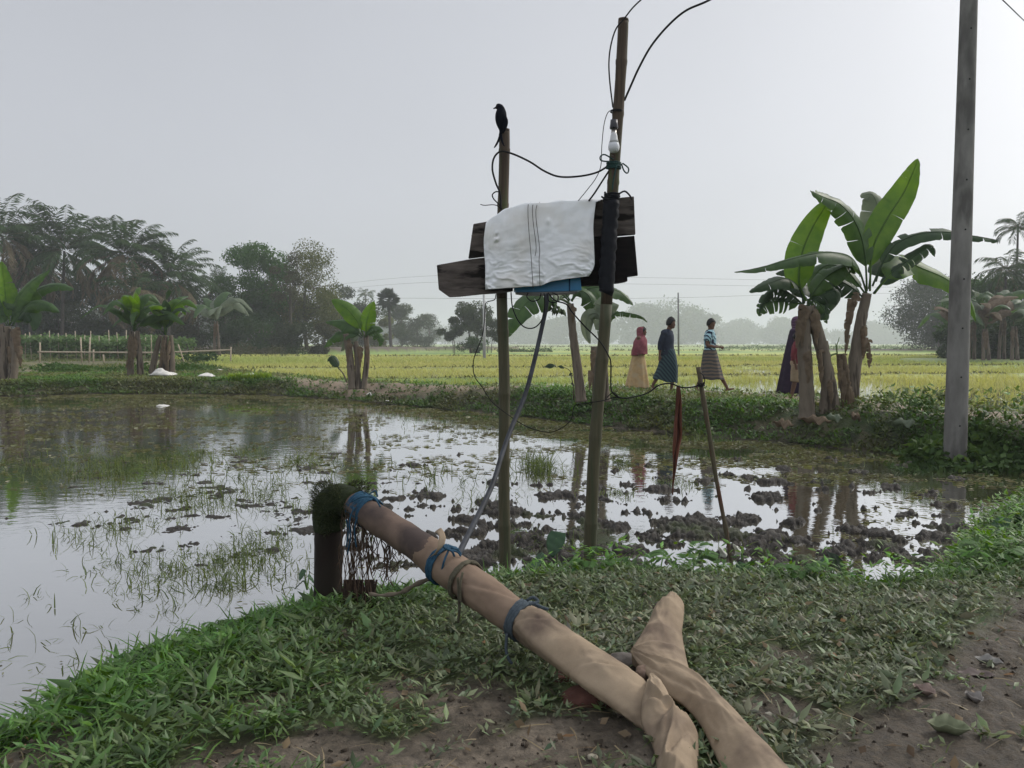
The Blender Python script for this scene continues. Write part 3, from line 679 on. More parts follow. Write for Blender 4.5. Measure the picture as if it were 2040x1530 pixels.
for x, y in [(1222, 430), (1228, 452), (1215, 410), (1255, 400), (895, 560), (908, 553), (940, 470)]:
    c = P(x, y, 5.393 if x < 1000 else 5.417); nl = MB(); nl.tube([c, c+Vector((0, -.004, 0))], .004, 8); nl.build('nail_head', nail_m, board)
# ---- black rubber wrapped round the right pole over the planks
def on_pole(y):
    b, t = P(1177, 1118, YR), P(1239, 42, YR); f = (1118-y)/(1118-42); return b.lerp(t, f)
mb = MB(); n_ = 26
pts = [on_pole(392+(575-392)*i/n_)+Vector((-.004+.006*sin(i*2.1), -.016, 0)) for i in range(n_+1)]
mb.tube(pts, [.054*(1+.04*sin(i*.7)+.02*sin(i*2.3)) for i in range(n_+1)], 18, squash=(1, .8), wob=.05, rng=rnd)
tag(mb.build('rubber_wrap', rubber, origin=pts[-1]), 'black rubber sheet bound around the leaning pole and plank ends', 'wrapping')
def coil(name, c, ax, r, turns, h, wr, label, mat, seed=0, cat='rope', ends=(), group=None):
    rn = random.Random(seed); ax = Vector(ax).normalized(); u = ax.cross(Vector((0, 1, .1))).normalized(); v = ax.cross(u)
    mb = MB(); pts = []
    N = int(turns*14)
    for i in range(N+1):
        t = i/14*2*pi; pts.append(Vector(c)+ax*(h*(i/N-.5)+rn.uniform(-.1, .1)*wr*4)+(u*cos(t)+v*sin(t))*(r+rn.uniform(0, wr)))
    mb.tube(pts, wr, 6)
    for e in ends: mb.tube(bez(e, 14), wr*.85, 6)
    o = mb.build(name, mat, origin=c); return tag(o, label, cat, group)
green_rope = M('dark_green_rope', (.008, .03, .028), (.02, .06, .055), scale=60, rough=.8)
pd_ = (P(1239, 42, YR)-P(1177, 1118, YR)).normalized()
coil('wire_tie', on_pole(217), pd_, .041, 2.5, .012, .0028, 'thin wire wound around the leaning pole above the bulb', cable_mat, 1, 'wire')
coil('rope_tie', on_pole(322), pd_, .043, 5, .05, .006, 'dark green rope knotted round the leaning pole under the bulb', green_rope, 2, 'rope',
     [PP([(1222, 318), (1205, 308), (1196, 312), (1198, 320), (1215, 322)], 5.31), PP([(1240, 325), (1252, 335), (1250, 345), (1243, 340), (1238, 326)], 5.31), PP([(1228, 330), (1222, 360), (1220, 378)], 5.31)])
coil('rope_tie', on_pole(386), pd_, .048, 5, .07, .0075, 'black cord bundled round the leaning pole at the board top', rubber, 3, 'rope',
     [PP([(1215, 395), (1205, 396), (1198, 391)], 5.32), PP([(1235, 385), (1245, 381), (1255, 390), (1258, 398)], 5.33)])
# ---- cloth
cloth_mat = M('grey_white_sack', (.74, .755, .78), (.82, .835, .85), scale=3, rough=.85, bump=.0008, bscale=160, crumple=.012, cscale=6, c3=(.60, .57, .52), c3scale=2.6, c3cut=(.5, .72))
Tc = PP([(968, 445, 5.37), (985, 430, 5.37), (1003, 419, 5.37), (1022, 411, 5.37), (1058, 404.5, 5.37), (1100, 402, 5.37), (1130, 399, 5.37), (1165, 398.5, 5.37), (1197, 397, 5.38)], 5.37)
Bc = PP([(967, 577), (990, 575), (1015, 573), (1050, 571), (1075, 569), (1092, 562), (1120, 557), (1150, 553), (1173, 550)], 5.345)
Lm = PP([(968, 445), (964, 485), (967, 530), (967, 577)], 5.36); Rm = PP([(1186, 402), (1181, 450), (1183, 500), (1183, 530), (1173, 550)], 5.36)
Tb = bez(Tc, 60); Bb = bez(Bc, 60); Lb = bez(Lm, 60); Rb = bez(Rm, 60)
def lk(a, t): t = min(max(t, 0), 1)*(len(a)-1); i = min(int(t), len(a)-2); return a[i].lerp(a[i+1], t-i)
def cl(u, v):
    if v < .12:                               # the part thrown back over the top of the box
        k = (.12-v)/.12; p = lk(Tb, u); return p+Vector((0, .17*k, .004*sin(u*30)-.012*k*k))
    v = (v-.12)/.88
    Rr_ = lk(Rb, v); Ll = lk(Lb, v)
    p = lk(Tb, u).lerp(lk(Bb, u), v); fr = u**6; p = p.lerp(Rr_, fr) if u > .5 else p.lerp(Ll, (1-u)**6)
    ux, vz = u*1.0, v
    a = float(fbm(np.array(u*6.0), np.array(v*5.0), 4, 91)); b = float(fbm(np.array(u*16.0+v*9), np.array(v*15.0), 3, 92)); c_ = float(fbm(np.array(u*3.+v*2.2), np.array(v*1.5-u), 3, 93))
    low = v**1.5
    ridg = 1-abs(float(fbm(np.array(u*7-v*5), np.array(v*9+u*3), 3, 95))*2)
    gth = float(fbm(np.array(u*9.+v*1.2), np.array(v*.8), 3, 97)); w = .006*a*v**.3+.0035*b*(.2+low)+.014*c_+.016*max(ridg, 0)**2*low*(.3+.7*low)+.018*gth*sin(pi*min(1, v*1.1))*.8
    w += .005*exp(-((u-.20)/.02)**2-((v-.32)/.06)**2)*4*sin((v-.32)*60)+.014*exp(-((u-.59)/.012)**2-((v-.24)/.035)**2)
    w -= .012*exp(-((v-1)/.03)**2)*(.5+.5*sin(u*40))
    return p+Vector((0, -.012*sin(v*pi)-max(w, -.015), -.003*a*low))
mb = MB(); mb.grid(cl, 120, 110)
cloth = mb.build('cloth', cloth_mat, origin=P(1080, 405, 5.4), solid=.003); tag(cloth, 'pale grey sackcloth draped over the front of the switch board', 'cloth')
for k, (px, lab) in enumerate([([(1056, 404), (1052, 411), (1053, 450), (1058, 510), (1062, 574)], 'leftmost of three thin strings tied down over the grey cloth'),
                        ([(1066, 404), (1061, 411), (1062, 440), (1068, 490), (1066, 510)], 'middle of three thin strings, slack and shorter, over the grey cloth'),
                        ([(1075, 403), (1069, 411), (1068, 435), (1075, 495), (1074, 520), (1076, 572)], 'rightmost of three thin strings tied down over the grey cloth')]):
    q = [P(px[0][0], px[0][1], 5.44)]+[P(x, y, 5.312 if y > 412 else 5.35) for x, y in px[1:]]
    wire('string', q, .0022, lab, 'string', M('brown_string', (.05, .04, .035)), group='strings over the cloth')
# ---- blue box slung under the board
blue = empty('blue_box', P(1090, 570, 5.4), 'blue plastic box hanging below the wooden switch board', 'box')
bm_ = M('blue_plastic', (.012, .14, .30), (.02, .20, .40), scale=6, rough=.45, spec=.5)
bm2 = M('dirty_grey_plastic', (.10, .10, .10), (.2, .2, .2), scale=12, rough=.7)
mb = MB(); f0 = [P(x, y, 5.42) for x, y in [(1023, 577), (1030, 566), (1150, 552), (1156, 552), (1159, 578), (1133, 580), (1030, 582)]]
mb.prism(f0, .20); mb.build('shell', bm_, blue, smooth=False, bevel=.003)
mb = MB(); mb.prism([P(x, y, 5.415) for x, y in [(1133.5, 553), (1136, 553), (1136, 580), (1133.5, 580)]], .012); mb.build('seam', M('dark_blue', (.008, .04, .10)), blue, smooth=False)
mb = MB(); mb.prism([P(x, y, 5.41) for x, y in [(1027, 583), (1150, 580.5), (1150, 582.5), (1080, 586), (1050, 586)]], .21); mb.build('base_lip', bm2, blue, smooth=False)
# cord clutter under the box
for k, (pts, r, lab) in enumerate([
    ([(1052, 583), (1050, 592), (1060, 600), (1074, 596), (1078, 584)], .004, 'small loop of wire just under the blue box, left'),
    ([(1100, 583), (1112, 590), (1108, 602), (1094, 600), (1090, 584)], .004, 'small loop of wire just under the blue box, right'),
    ([(1018, 582), (1021, 612), (1033, 640), (1048, 653), (1066, 652), (1080, 636), (1085, 610), (1084, 584)], .0045, 'large slack black wire loop hanging under the blue box'),
    ([(1092, 583), (1105, 598), (1128, 606), (1140, 622), (1165, 650), (1195, 680), (1212, 708), (1217, 725), (1217, 770), (1222, 784), (1238, 793), (1262, 791), (1290, 783), (1312, 768), (1335, 764), (1360, 772), (1385, 770), (1397, 763)], .0052, 'black wire running from the blue box past the leaning pole to the stake'),
    ([(1206, 797), (1212, 789), (1222, 782), (1232, 790), (1240, 793), (1222, 792), (1206, 797), (1170, 803), (1148, 806), (1142, 815), (1138, 835), (1120, 852), (1092, 861), (1050, 850), (1012, 826), (980, 800), (960, 770), (945, 748), (944, 715), (960, 672), (965, 640), (966, 612), (970, 602), (985, 597), (988, 586)], .0034, 'thin dark wire looping low from the board past both bamboo poles')]):
    wire('wire', PP(pts, 5.30 if k < 3 else 5.28), r, lab)
wire('cable', PP([(1215, 328), (1190, 343), (1155, 351), (1115, 352), (1085, 341), (1055, 322), (1020, 306), (997, 302), (984, 315), (981, 338), (988, 365), (996, 385), (998, 415)], 5.42), .0068, 'thick black cable sagging between the tops of the two bamboo poles', 'cable', sides=9)
wire('cable', PP([(1220, 330), (1203, 356), (1185, 384), (1173, 400)], 5.36), .0062, 'short black cable dropping from the green rope behind the cloth', 'cable')
wire('wire', PP([(1219, 219), (1210, 226), (1203, 250), (1199, 290), (1197, 330), (1187, 355), (1170, 378), (1152, 400)], 5.37), .0028, 'thin grey wire dangling left of the leaning pole and bulb')
wire('wire', PP([(1290, -12), (1262, 14), (1243, 38), (1227, 58), (1217, 90), (1213, 125), (1215, 165), (1221, 214)], 5.31), .0052, 'black wire curving over the top of the leaning pole out of frame')
wire('cable', PP([(1440, -14), (1405, 4), (1365, 22), (1330, 52), (1297, 92), (1273, 135), (1258, 168), (1244, 200)], 5.36), .0075, 'heavy black cable arching up to the right from the leaning pole', 'cable', sides=9)
wire('wire', PP([(1000, 420), (993, 411), (982, 408), (965, 409), (957, 407)], 5.42), .003, 'frayed wire end sticking out left of the shorter pole')
wire('wire', PP([(997, 383), (988, 382), (981, 388), (984, 397), (995, 408), (1000, 417)], 5.42), .0045, 'small curled wire tail against the shorter pole')
wire('conduit', PP([(1090, 586, 5.36), (1088, 612, 5.34), (1078, 660, 5.30), (1063, 725, 5.2), (1045, 790, 5.05), (1020, 850, 4.85), (1000, 905, 4.65), (985, 955, 4.45), (963, 1005, 4.2), (938, 1055, 3.9), (918, 1095, 3.65), (908, 1120, 3.52)], 5), .0150, 'thick dusty black hose slanting from the blue box down to the pipe', 'hose', cable_dusty, 60, sides=12)
# ---- bulb
bulb = empty('light_bulb', P(1223, 258, 5.27), 'white light bulb in a black holder on the leaning bamboo pole', 'light bulb')
def lathe(name, prof, c, mat, parent, n=20):
    mb = MB(); c = Vector(c); mb.grid(lambda u, v: c+Vector((prof[round(u*(len(prof)-1))][0]*cos(2*pi*v), prof[round(u*(len(prof)-1))][0]*sin(2*pi*v), prof[round(u*(len(prof)-1))][1])), len(prof), n, closed=True)
    return mb.build(name, mat, parent)
k = 5.27/FPX; c0 = P(1223, 270, 5.27)
lathe('holder', [(.001, 30*k), (7*k, 30*k), (7.5*k, 22*k), (8.5*k, 15*k), (8*k, 13*k), (.001, 13*k)], c0, M('black_bakelite', (.01, .01, .015), rough=.35, spec=.5), bulb)
lathe('cap', [(.001, 14*k), (5*k, 14*k), (5*k, 3*k), (5.5*k, 2*k), (.001, 2*k)], c0, M('bulb_metal', (.35, .33, .3), rough=.35, metal=.8), bulb)
lathe('collar', [(.001, 5*k), (5*k, 5*k), (6.5*k, 0), (8*k, -9*k), (9.5*k, -14*k), (.001, -14*k)], c0, M('bulb_collar', (.55, .55, .56), rough=.4), bulb)
lathe('globe', [(9.3*k, -14*k), (10.6*k, -18*k), (11.2*k, -22*k), (10.6*k, -27*k), (8.2*k, -31*k), (4.5*k, -33.3*k), (.001, -34*k)], c0, M('bulb_white', (.62, .63, .66), rough=.3), bulb)
# ---- bird
bird_mat = M('bird_plumage', (.003, .004, .007), (.007, .008, .014), scale=60, rough=.8, spec=.06)
Yb = 5.47
bird = empty('bird', P(1001, 258, Yb), 'black long tailed bird perched on the shorter bamboo pole looking left', 'bird')
mb = MB(); kb = Yb/FPX
mb.tube(bez(PP([(988, 213.5), (992, 213), (997, 215), (998, 222), (998, 232), (998, 243), (999, 253), (1000, 262)], Yb), 16), [r*kb for r in (2, 5.2, 6.6, 6.9, 7.0, 7.8, 9.2, 10.6, 11.4, 11.6, 11.2, 10.2, 8.8, 7.2, 5.4, 3.4)], 14)
mb.tube(PP([(990, 214), (985, 215.5), (980.5, 218)], Yb), [2.6*kb, 1.7*kb, .35*kb], 8)
mb.tube(bez(PP([(1001, 252), (999, 262), (996, 272)], Yb), 6), [6*kb, 5.2*kb, 4.6*kb, 4.2*kb, 3.8*kb, 3*kb], 10, squash=(1, .5))
mb.tube(bez(PP([(997, 268), (993, 280), (987, 291), (983, 296)], Yb), 8), [3.4*kb, 3.2*kb, 3*kb, 2.8*kb, 2.6*kb, 2.3*kb, 1.8*kb, .7*kb], 8, squash=(1, .4))
mb.tube(bez(PP([(998, 268, Yb-.02), (1000, 280, Yb-.03), (1003, 288, Yb-.035), (1006, 292, Yb-.04)], Yb), 8), [3.2*kb, 3*kb, 2.8*kb, 2.6*kb, 2.4*kb, 2*kb, 1.6*kb, .7*kb], 8, squash=(1, .4))
fuse(mb, 'body', bird_mat, bird, voxel=.004, it=2)
mb = MB(); mb.tube(bez(PP([(1003, 228, Yb-.028), (1007, 240, Yb-.034), (1006, 254, Yb-.03), (1002, 266, Yb-.024)], Yb), 10), [.004, .011, .016, .018, .018, .016, .013, .010, .006, .002], 10, squash=(1, .35)); mb.build('wing', bird_mat, bird)
for s_ in (-1, 1):
    mb = MB(); mb.tube(PP([(990, 213)], Yb+s_*.019)+[P(990, 213, Yb+s_*.0235)], .0022, 8); mb.build('eye', M('bird_eye', (.12, .02, .01), rough=.1, spec=1), bird)
    mb = MB(); mb.tube(PP([(1001, 256, Yb+s_*.010), (1001, 262, Yb+s_*.012), (997, 263.5, Yb+s_*.014)], Yb), .0028, 6); mb.build('foot', bird_mat, bird)
# ---- stake with the torn red strip
stake_mat = M('green_stick', (.05, .05, .025), (.10, .075, .05), scale=5, rough=.8, stretch=(4, 4, 1), bump=.002, c3=(.09, .04, .025), c3scale=2)
mb = MB(); q = PP([(1464, 1165, 5.45), (1460, 1140, 5.45), (1447, 1060, 5.45), (1428, 960, 5.46), (1412, 860, 5.47), (1402, 800, 5.48), (1391, 731, 5.5)], 5.4)
mb.tube(bez(q, 30), [.013+.004*i/29+(.004 if i % 7 == 3 else 0) for i in range(30)], 9, wob=.06, rng=rnd)
tag(mb.build('stick', stake_mat, origin=q[0]), 'thin leaning stick stuck in the near bank holding up the wire', 'stick')
coil('wire_tie', P(1397, 766, 5.48), (-.1, 0, 1), .022, 3, .03, .004, 'twist of wire around the top of the thin leaning stick', cable_mat, 5, 'wire')
wire('wire', PP([(1394, 742), (1401, 748), (1404, 760), (1398, 770)], 5.46), .0035, 'small bent wire beside the stick top')
red = M('faded_red_cloth', (.10, .032, .02), (.16, .06, .035), scale=7, rough=.9, stretch=(9, 9, 1), c3=(.08, .03, .02), c3scale=4)
rp = [(1352, 768, 3), (1352, 800, 4.5), (1350, 840, 6.5), (1350, 868, 8.5), (1347, 892, 7), (1345, 920, 4.6), (1343, 945, 2.6), (1341, 965, 1.6), (1340, 985, 1.1)]
mb = MB(); ctr = bez([P(x, y, 5.42) for x, y, w in rp], 40); ws = np.interp(np.linspace(0, 8, 40), range(9), [w for *_, w in rp])*5.42/FPX
mb.grid(lambda u, v: ctr[round(u*39)]+Vector(((v-.5)*2*ws[round(u*39)], .016*sin(v*9+u*7)+.01*cos(v*5-u*11), .004*sin(v*17))), 40, 14)
tag(mb.build('red_strip', red, origin=ctr[0], solid=.003), 'twisted strip of faded red cloth hanging from the wire', 'cloth')
# ================================================================ pipe and hoses
pipe_mat = M('wet_dark_pipe', (.007, .005, .004), (.022, .014, .011), scale=4, rough=.7, spec=.15, bump=.004, bscale=14, stretch=(1, 1, .5), c3=(.02, .016, .012), c3scale=3)
rust = M('rusty_brown_pipe', (.075, .052, .042), (.155, .11, .085), scale=3.5, rough=.8, spec=.15, bump=.002, bscale=30, c3=(.06, .045, .04), c3scale=3.2, c3cut=(.48, .62))
moss_mat = M('dark_moss', (.008, .013, .004), (.02, .028, .007), scale=30, rough=.95, bump=.01, bscale=60)
hose_mat = M('muddy_canvas_hose', (.205, .155, .105), (.34, .265, .185), scale=5, rough=.85, spec=.15, bump=.0006, bscale=140, crumple=.011, cscale=6, c3=(.11, .08, .062), c3scale=3.4, c3cut=(.50, .68), detail=9)
sleeve_mat = M('brown_stained_sleeve', (.15, .105, .075), (.26, .19, .138), scale=4, rough=.85, spec=.15, crumple=.006, cscale=5, c3=(.10, .068, .05), c3scale=3, c3cut=(.48, .66))
blue_rope = M('blue_rope', (.008, .035, .07), (.02, .075, .125), scale=70, rough=.85)
slate_rope = M('slate_rope', (.03, .04, .05), (.07, .09, .105), scale=70, rough=.9)
root_mat = M('dry_roots', (.035, .022, .015), (.09, .06, .04), scale=20, rough=.95)
rp = random.Random(3)
pipe = empty('irrigation_pipe', G(655, 1232, .12), 'dark mossy standpipe bending over into a slanting rusty outlet pipe', 'pipe')
mb = MB(); q = bez([P(654, 1262, 3.95), P(653, 1180, 3.95), P(654, 1110, 3.95), P(655, 1045, 3.95), P(657, 1025, 3.95)], 20)
mb.tube(q, [.076]*5+[.072]*8+[.070]*7, 22, wob=.03, rng=rp); mb.build('riser', pipe_mat, pipe)
mb = MB(); q = bez([P(656, 1055, 3.95), P(655, 1030, 3.95), P(659, 1009, 3.95), P(672, 998, 3.94), P(690, 998, 3.92), P(706, 1005, 3.88)], 22)
mb.tube(q, [.078+.012*exp(-((i-10)/7)**2) for i in range(22)], 24, wob=.035, rng=rp); mb.build('elbow', moss_mat, pipe)
cen = bez([P(690, 1000, 3.93), P(715, 1012, 3.86), P(760, 1040, 3.74), P(810, 1072, 3.62), P(852, 1100, 3.50), P(885, 1124, 3.42)], 40)
mb = MB(); mb.tube(cen, [.072+.0015*sin(i*.9) for i in range(40)], 26, wob=.012, rng=rp); mb.build('outlet', rust, pipe)
# shaggy moss on the elbow (part of the pipe)
rm = np.random.default_rng(5); n0 = 2600
i = rm.integers(2, 22, n0); a = rm.uniform(0, 2*pi, n0); qq = np.array([tuple(p) for p in q]); ctr = qq[np.clip(i, 0, 21)]
off = np.stack([np.cos(a)*.075, np.sin(a)*.085, np.sin(a*2+1)*.04+np.abs(np.cos(a))*.05], 1); pos = ctr+off*rm.uniform(.85, 1.12, n0)[:, None]
V, F, T = scatter(BLADE_V, BLADE_F, pos, frames(off+rm.normal(0, .05, (n0, 3)), rm.uniform(0, 6, n0)), .003, rm.uniform(.015, .04, n0), lerpc((.010, .016, .005), (.035, .045, .012), rm.uniform(0, 1, n0)))
np_mesh('moss', V, F, blade_mat, parent=pipe, tint=T)
# collar at the foot and the mud it stands in
mb = MB(); q = bez([P(654, 1200, 3.95), P(654, 1222, 3.95), P(654, 1245, 3.95)], 8); mb.tube(q, [.09, .105, .12, .125, .12, .13, .15, .16], 20, wob=.08, rng=rp); mb.build('foot_collar', pipe_mat, pipe)

def loft(name, cs, rx, ry, mat, parent=None, tilt=None, crease=None, n=48, origin=None, cap=True, flat=None, ridge=None):
    """hose: centre line cs, half width rx, half thickness ry; crease(u, a) -> extra radius"""
    N = len(cs); mb = MB(); base = 0
    for i, c in enumerate(cs):
        d = (cs[min(i+1, N-1)]-cs[max(i-1, 0)]).normalized(); x = d.cross(Vector((0, 0, 1))).normalized(); z = x.cross(d).normalized()
        tl = tilt[i] if tilt is not None else 0; x2 = x*cos(tl)+z*sin(tl); z2 = z*cos(tl)-x*sin(tl)
        for k in range(n):
            a = 2*pi*k/n; e = crease(i/(N-1), a) if crease else 0
            lens = flat[i] if flat is not None else 0
            sa = sin(a); ya = abs(sa)**(1+lens)*(1 if sa >= 0 else -1)
            if ridge is not None and ridge[i]: e += ridge[i]*exp(-abs((a-.62+pi) % (2*pi)-pi)/.30)-ridge[i]*.45*exp(-((a-1.5)/.5)**2)-ridge[i]*.35*exp(-(((a+.25+pi) % (2*pi)-pi)/.4)**2)
            mb.v.append(c+x2*(rx[i]+e)*cos(a)+z2*(ry[i]*(1+.25*lens)+e)*ya)
        if i:
            o = (i-1)*n
            for k in range(n): mb.f.append((o+k, o+(k+1) % n, o+n+(k+1) % n, o+n+k))
    if cap: mb.f.append(tuple(range(n))[::-1]); mb.f.append(tuple((N-1)*n+k for k in range(n)))
    return mb.build(name, mat, parent, origin=origin)
def ip(vals, N): return np.interp(np.linspace(0, len(vals)-1, N), range(len(vals)), vals)
def cr(seed, amp, f1=14., fold=()):
    """sharp creases running slantwise round the cloth, plus a few deep folds"""
    def g(u, a):
        ca, sa = cos(a), sin(a)
        r1 = 1-abs(float(fbm(np.array(u*f1+sa*1.3+ca*.5), np.array(u*f1*.35-ca*1.5+seed), 2, seed)))*3.2
        r2 = 1-abs(float(fbm(np.array(u*f1*2.1-sa*1.1), np.array(ca*2.2+u*3+seed), 2, seed+5)))*3.2
        v = amp*(max(r1, 0)**2*.9+max(r2, 0)**2*.4)-amp*.3+amp*.5*float(fbm(np.array(u*5+ca*.5), np.array(sa+seed), 2, seed+9))
        for (fu, fa, slope, wd, dp) in fold:
            t = (u-fu-slope*sin(a-fa))/wd; v += -dp*exp(-abs(t)*1.6)+dp*.55*exp(-(t-1.6)**2)
        return v
    return g
hose = empty('fabric_hose', P(1040, 1235, 3.1), 'muddy canvas hose lashed to the outlet pipe and sagging onto the bank', 'hose')
cs = bez([P(848, 1098, 3.52), P(880, 1121, 3.43), P(930, 1158, 3.31), P(985, 1199, 3.18), P(1030, 1232, 3.08), P(1062, 1252, 3.02)], 50)
loft('upper_sleeve', cs, ip([.077, .082, .080, .079, .077, .074, .066], 50), ip([.075, .080, .078, .076, .073, .070, .062], 50), sleeve_mat, hose, crease=cr(101, .0045, 5, [(.62, 1.2, .25, .035, .008), (.25, 2, .1, .03, .005)]))
cs = bez([P(1030, 1226, 3.10), P(1065, 1252, 3.01), P(1110, 1284, 2.90), P(1160, 1318, 2.80), P(1210, 1352, 2.70), P(1250, 1382, 2.64), P(1290, 1414, 2.58), P(1318, 1445, 2.53)], 110)
loft('long_sleeve', cs, ip([.066, .080, .085, .088, .091, .093, .090, .068], 110), ip([.066, .078, .074, .070, .066, .060, .050, .035], 110), hose_mat, hose, tilt=ip([.0, -.2, -.3, -.3, -.3, -.2, -.1, 0], 110),
     flat=ip([0, .5, .9, 1.1, 1.1, 1.0, .8], 110), ridge=ip([0, .022, .032, .034, .032, .026, .014, 0], 110),
     crease=cr(111, .0042, 5, [(.10, 1.5, .06, .010, .012), (.17, 1.3, .10, .012, .006), (.62, 1.9, .16, .012, .008)]), n=64)
def pillow(name, Lp, Rp, zs, th, mat, parent, creases=(), seed=0, nu=90, nv=44, p=2.2, under=.03, skew=0.0):
    """flattened hose: two selvedge lines given along the ground, the cloth swelling between them; creases = (u0, v0, u1, v1, depth, width) in 0..1"""
    L_ = bez([G(x, y, z) for (x, y), z in zip(Lp, zs)], nu); R_ = bez([G(x, y, z) for (x, y), z in zip(Rp, zs)], nu); T_ = ip(th, nu); mb = MB(); m2 = nv//2
    def top(i, v):
        u = i/(nu-1); q = L_[i].lerp(R_[i], v); a = abs(2*v-1+skew*sin(pi*v)); h = T_[i]*max(0, 1-a**p)**.82
        for (u0, v0, u1, v1, dp, wd) in creases:
            du, dv = u1-u0, v1-v0; t = max(0, min(1, ((u-u0)*du+(v-v0)*dv)/(du*du+dv*dv))); d = sqrt(((u-u0-t*du)*1.6)**2+(v-v0-t*dv)**2); s_ = (u-u0)*dv-(v-v0)*du
            h += (dp*exp(-d/wd)*(1 if dp > 0 else 1)-.45*dp*exp(-((d-2.2*wd)/(1.3*wd))**2)*(1 if s_ > 0 else .3))*min(1, 6*v, 6*(1-v))
        h += (.006*float(fbm(np.array(u*7+v*2), np.array(v*3-u*3), 3, seed))-.011*abs(float(fbm(np.array(u*6-v*2.2), np.array(v*2.6+u*4), 3, seed+3)))+.002)*min(1, 5*v, 5*(1-v)); return q+Vector((0, 0, max(h, 0)))
    for i in range(nu):
        for j in range(nv): mb.v.append(top(i, j/(nv-1)))
        for j in range(m2): q = L_[i].lerp(R_[i], 1-(j+1)/(m2+1)); mb.v.append(q-Vector((0, 0, under*sin(pi*(j+1)/(m2+1)))))
    n = nv+m2
    for i in range(nu-1):
        for k in range(n): mb.f.append((i*n+k, i*n+(k+1) % n, (i+1)*n+(k+1) % n, (i+1)*n+k))
    mb.f.append(tuple(range(n))[::-1]); mb.f.append(tuple((nu-1)*n+k for k in range(n)))
    return mb.build(name, mat, parent)
pillow('folded_length', [(1292, 1352), (1280, 1388), (1277, 1420), (1280, 1448), (1298, 1482), (1306, 1515), (1308, 1560), (1306, 1620)], [(1298, 1350), (1328, 1378), (1342, 1408), (1366, 1432), (1390, 1460), (1392, 1500), (1390, 1550), (1392, 1620)],
       [.40, .40, .38, .36, .34, .335, .33, .33], [.02, .05, .065, .06, .07, .055, .06, .06], hose_mat, hose, [(.10, .15, .42, .75, .020, .05), (.22, .0, .34, .6, -.016, .05), (.48, 1.0, .56, .2, .022, .05), (.60, .95, .74, .35, -.014, .05), (.5, .55, .75, .2, .012, .04), (.8, .2, .95, .9, .014, .05)], 3)
# torn flap edge where the sleeve ends
fl = bez([P(866, 1060, 3.42), P(875, 1072, 3.36), P(868, 1095, 3.34), P(856, 1112, 3.36)], 14)
mb = MB(); mb.grid(lambda u, v: fl[round(u*13)]+Vector((.03*v, -.012+.008*sin(u*9), .014*v+.008*sin(u*7+v*2))), 14, 5); mb.build('torn_edge', hose_mat, hose, solid=.003)
# ---- the second hose, lying folded
h2 = empty('fabric_hose', G(1400, 1400, .3), 'muddy canvas hose lying folded over on the weeds, its blunt end lifted', 'hose')
def GZ(x, y, z): return G(x, y, z)
pillow('folded_end', [(1330, 1194), (1306, 1208), (1292, 1238), (1276, 1266), (1259, 1291), (1258, 1304), (1290, 1334), (1330, 1364)], [(1348, 1192), (1362, 1202), (1362, 1232), (1359, 1258), (1363, 1288), (1369, 1318), (1376, 1346), (1378, 1378)],
       [.42, .41, .40, .39, .375, .36, .35, .33], [.03, .052, .050, .044, .038, .034, .03, .02], hose_mat, h2, [(.10, .1, .20, .9, -.012, .06), (.18, .3, .30, 1.0, .012, .05), (.40, .05, .52, .95, .010, .05), (.56, .0, .60, .95, -.010, .04), (.25, .15, .5, .6, .007, .05)], 7, under=.06)
pillow('straight_length', [(1258, 1302), (1278, 1332), (1314, 1372), (1362, 1406), (1396, 1446), (1420, 1495), (1438, 1535), (1462, 1600)], [(1263, 1298), (1318, 1326), (1372, 1346), (1420, 1390), (1466, 1440), (1508, 1484), (1556, 1532), (1620, 1600)],
       [.385, .375, .36, .345, .34, .335, .33, .33], [.012, .04, .062, .072, .078, .082, .085, .085], hose_mat, h2, [(.0, .5, .40, .72, .010, .05), (.2, .2, .45, .35, -.006, .06), (.45, .2, .62, .5, .006, .07)], 9, p=2.0, under=.05, skew=-.25)
# ---- lashings
def lash(cpx, Y, ax, r, turns, h, wr, label, mat, seed, ends=(), group='ropes lashing pipe and hose'):
    return coil('rope_lashing', P(*cpx, Y), ax, r, turns, h, wr, label, mat, seed, 'rope', ends, group)
def axis(a, b): return (P(*b)-P(*a)).normalized()
ax1 = axis((715, 1012, 3.86), (760, 1040, 3.74))
o = lash((726, 1016), 3.845, ax1, .076, 15, .105, .0048, 'bright blue frayed rope wound thickly round the pipe beside the mossy elbow', blue_rope, 11,
         [PP([(705, 1010, 3.76), (696, 1040, 3.74), (698, 1070, 3.74), (692, 1105, 3.75)], 3.7), PP([(712, 1030, 3.74), (706, 1055, 3.73), (710, 1090, 3.73)], 3.7), PP([(700, 1000, 3.78), (722, 990, 3.76), (745, 992, 3.74), (758, 1010, 3.72)], 3.7),
          PP([(735, 985, 3.80), (748, 978, 3.8), (752, 990, 3.8)], 3.8), PP([(690, 1035, 3.78), (694, 1060, 3.78), (690, 1090, 3.77)], 3.8)])
ax2 = axis((880, 1121, 3.43), (930, 1158, 3.31))
lash((884, 1125), 3.42, ax2, .086, 5, .035, .006, 'teal rope knotted around the start of the canvas hose', blue_rope, 12,
     [PP([(880, 1075, 3.36), (884, 1090, 3.35), (900, 1098, 3.33), (905, 1108, 3.34)], 3.3), PP([(893, 1098, 3.34), (884, 1120, 3.31), (878, 1150, 3.33)], 3.3), PP([(900, 1096, 3.34), (912, 1100, 3.35), (918, 1108, 3.35)], 3.3)])
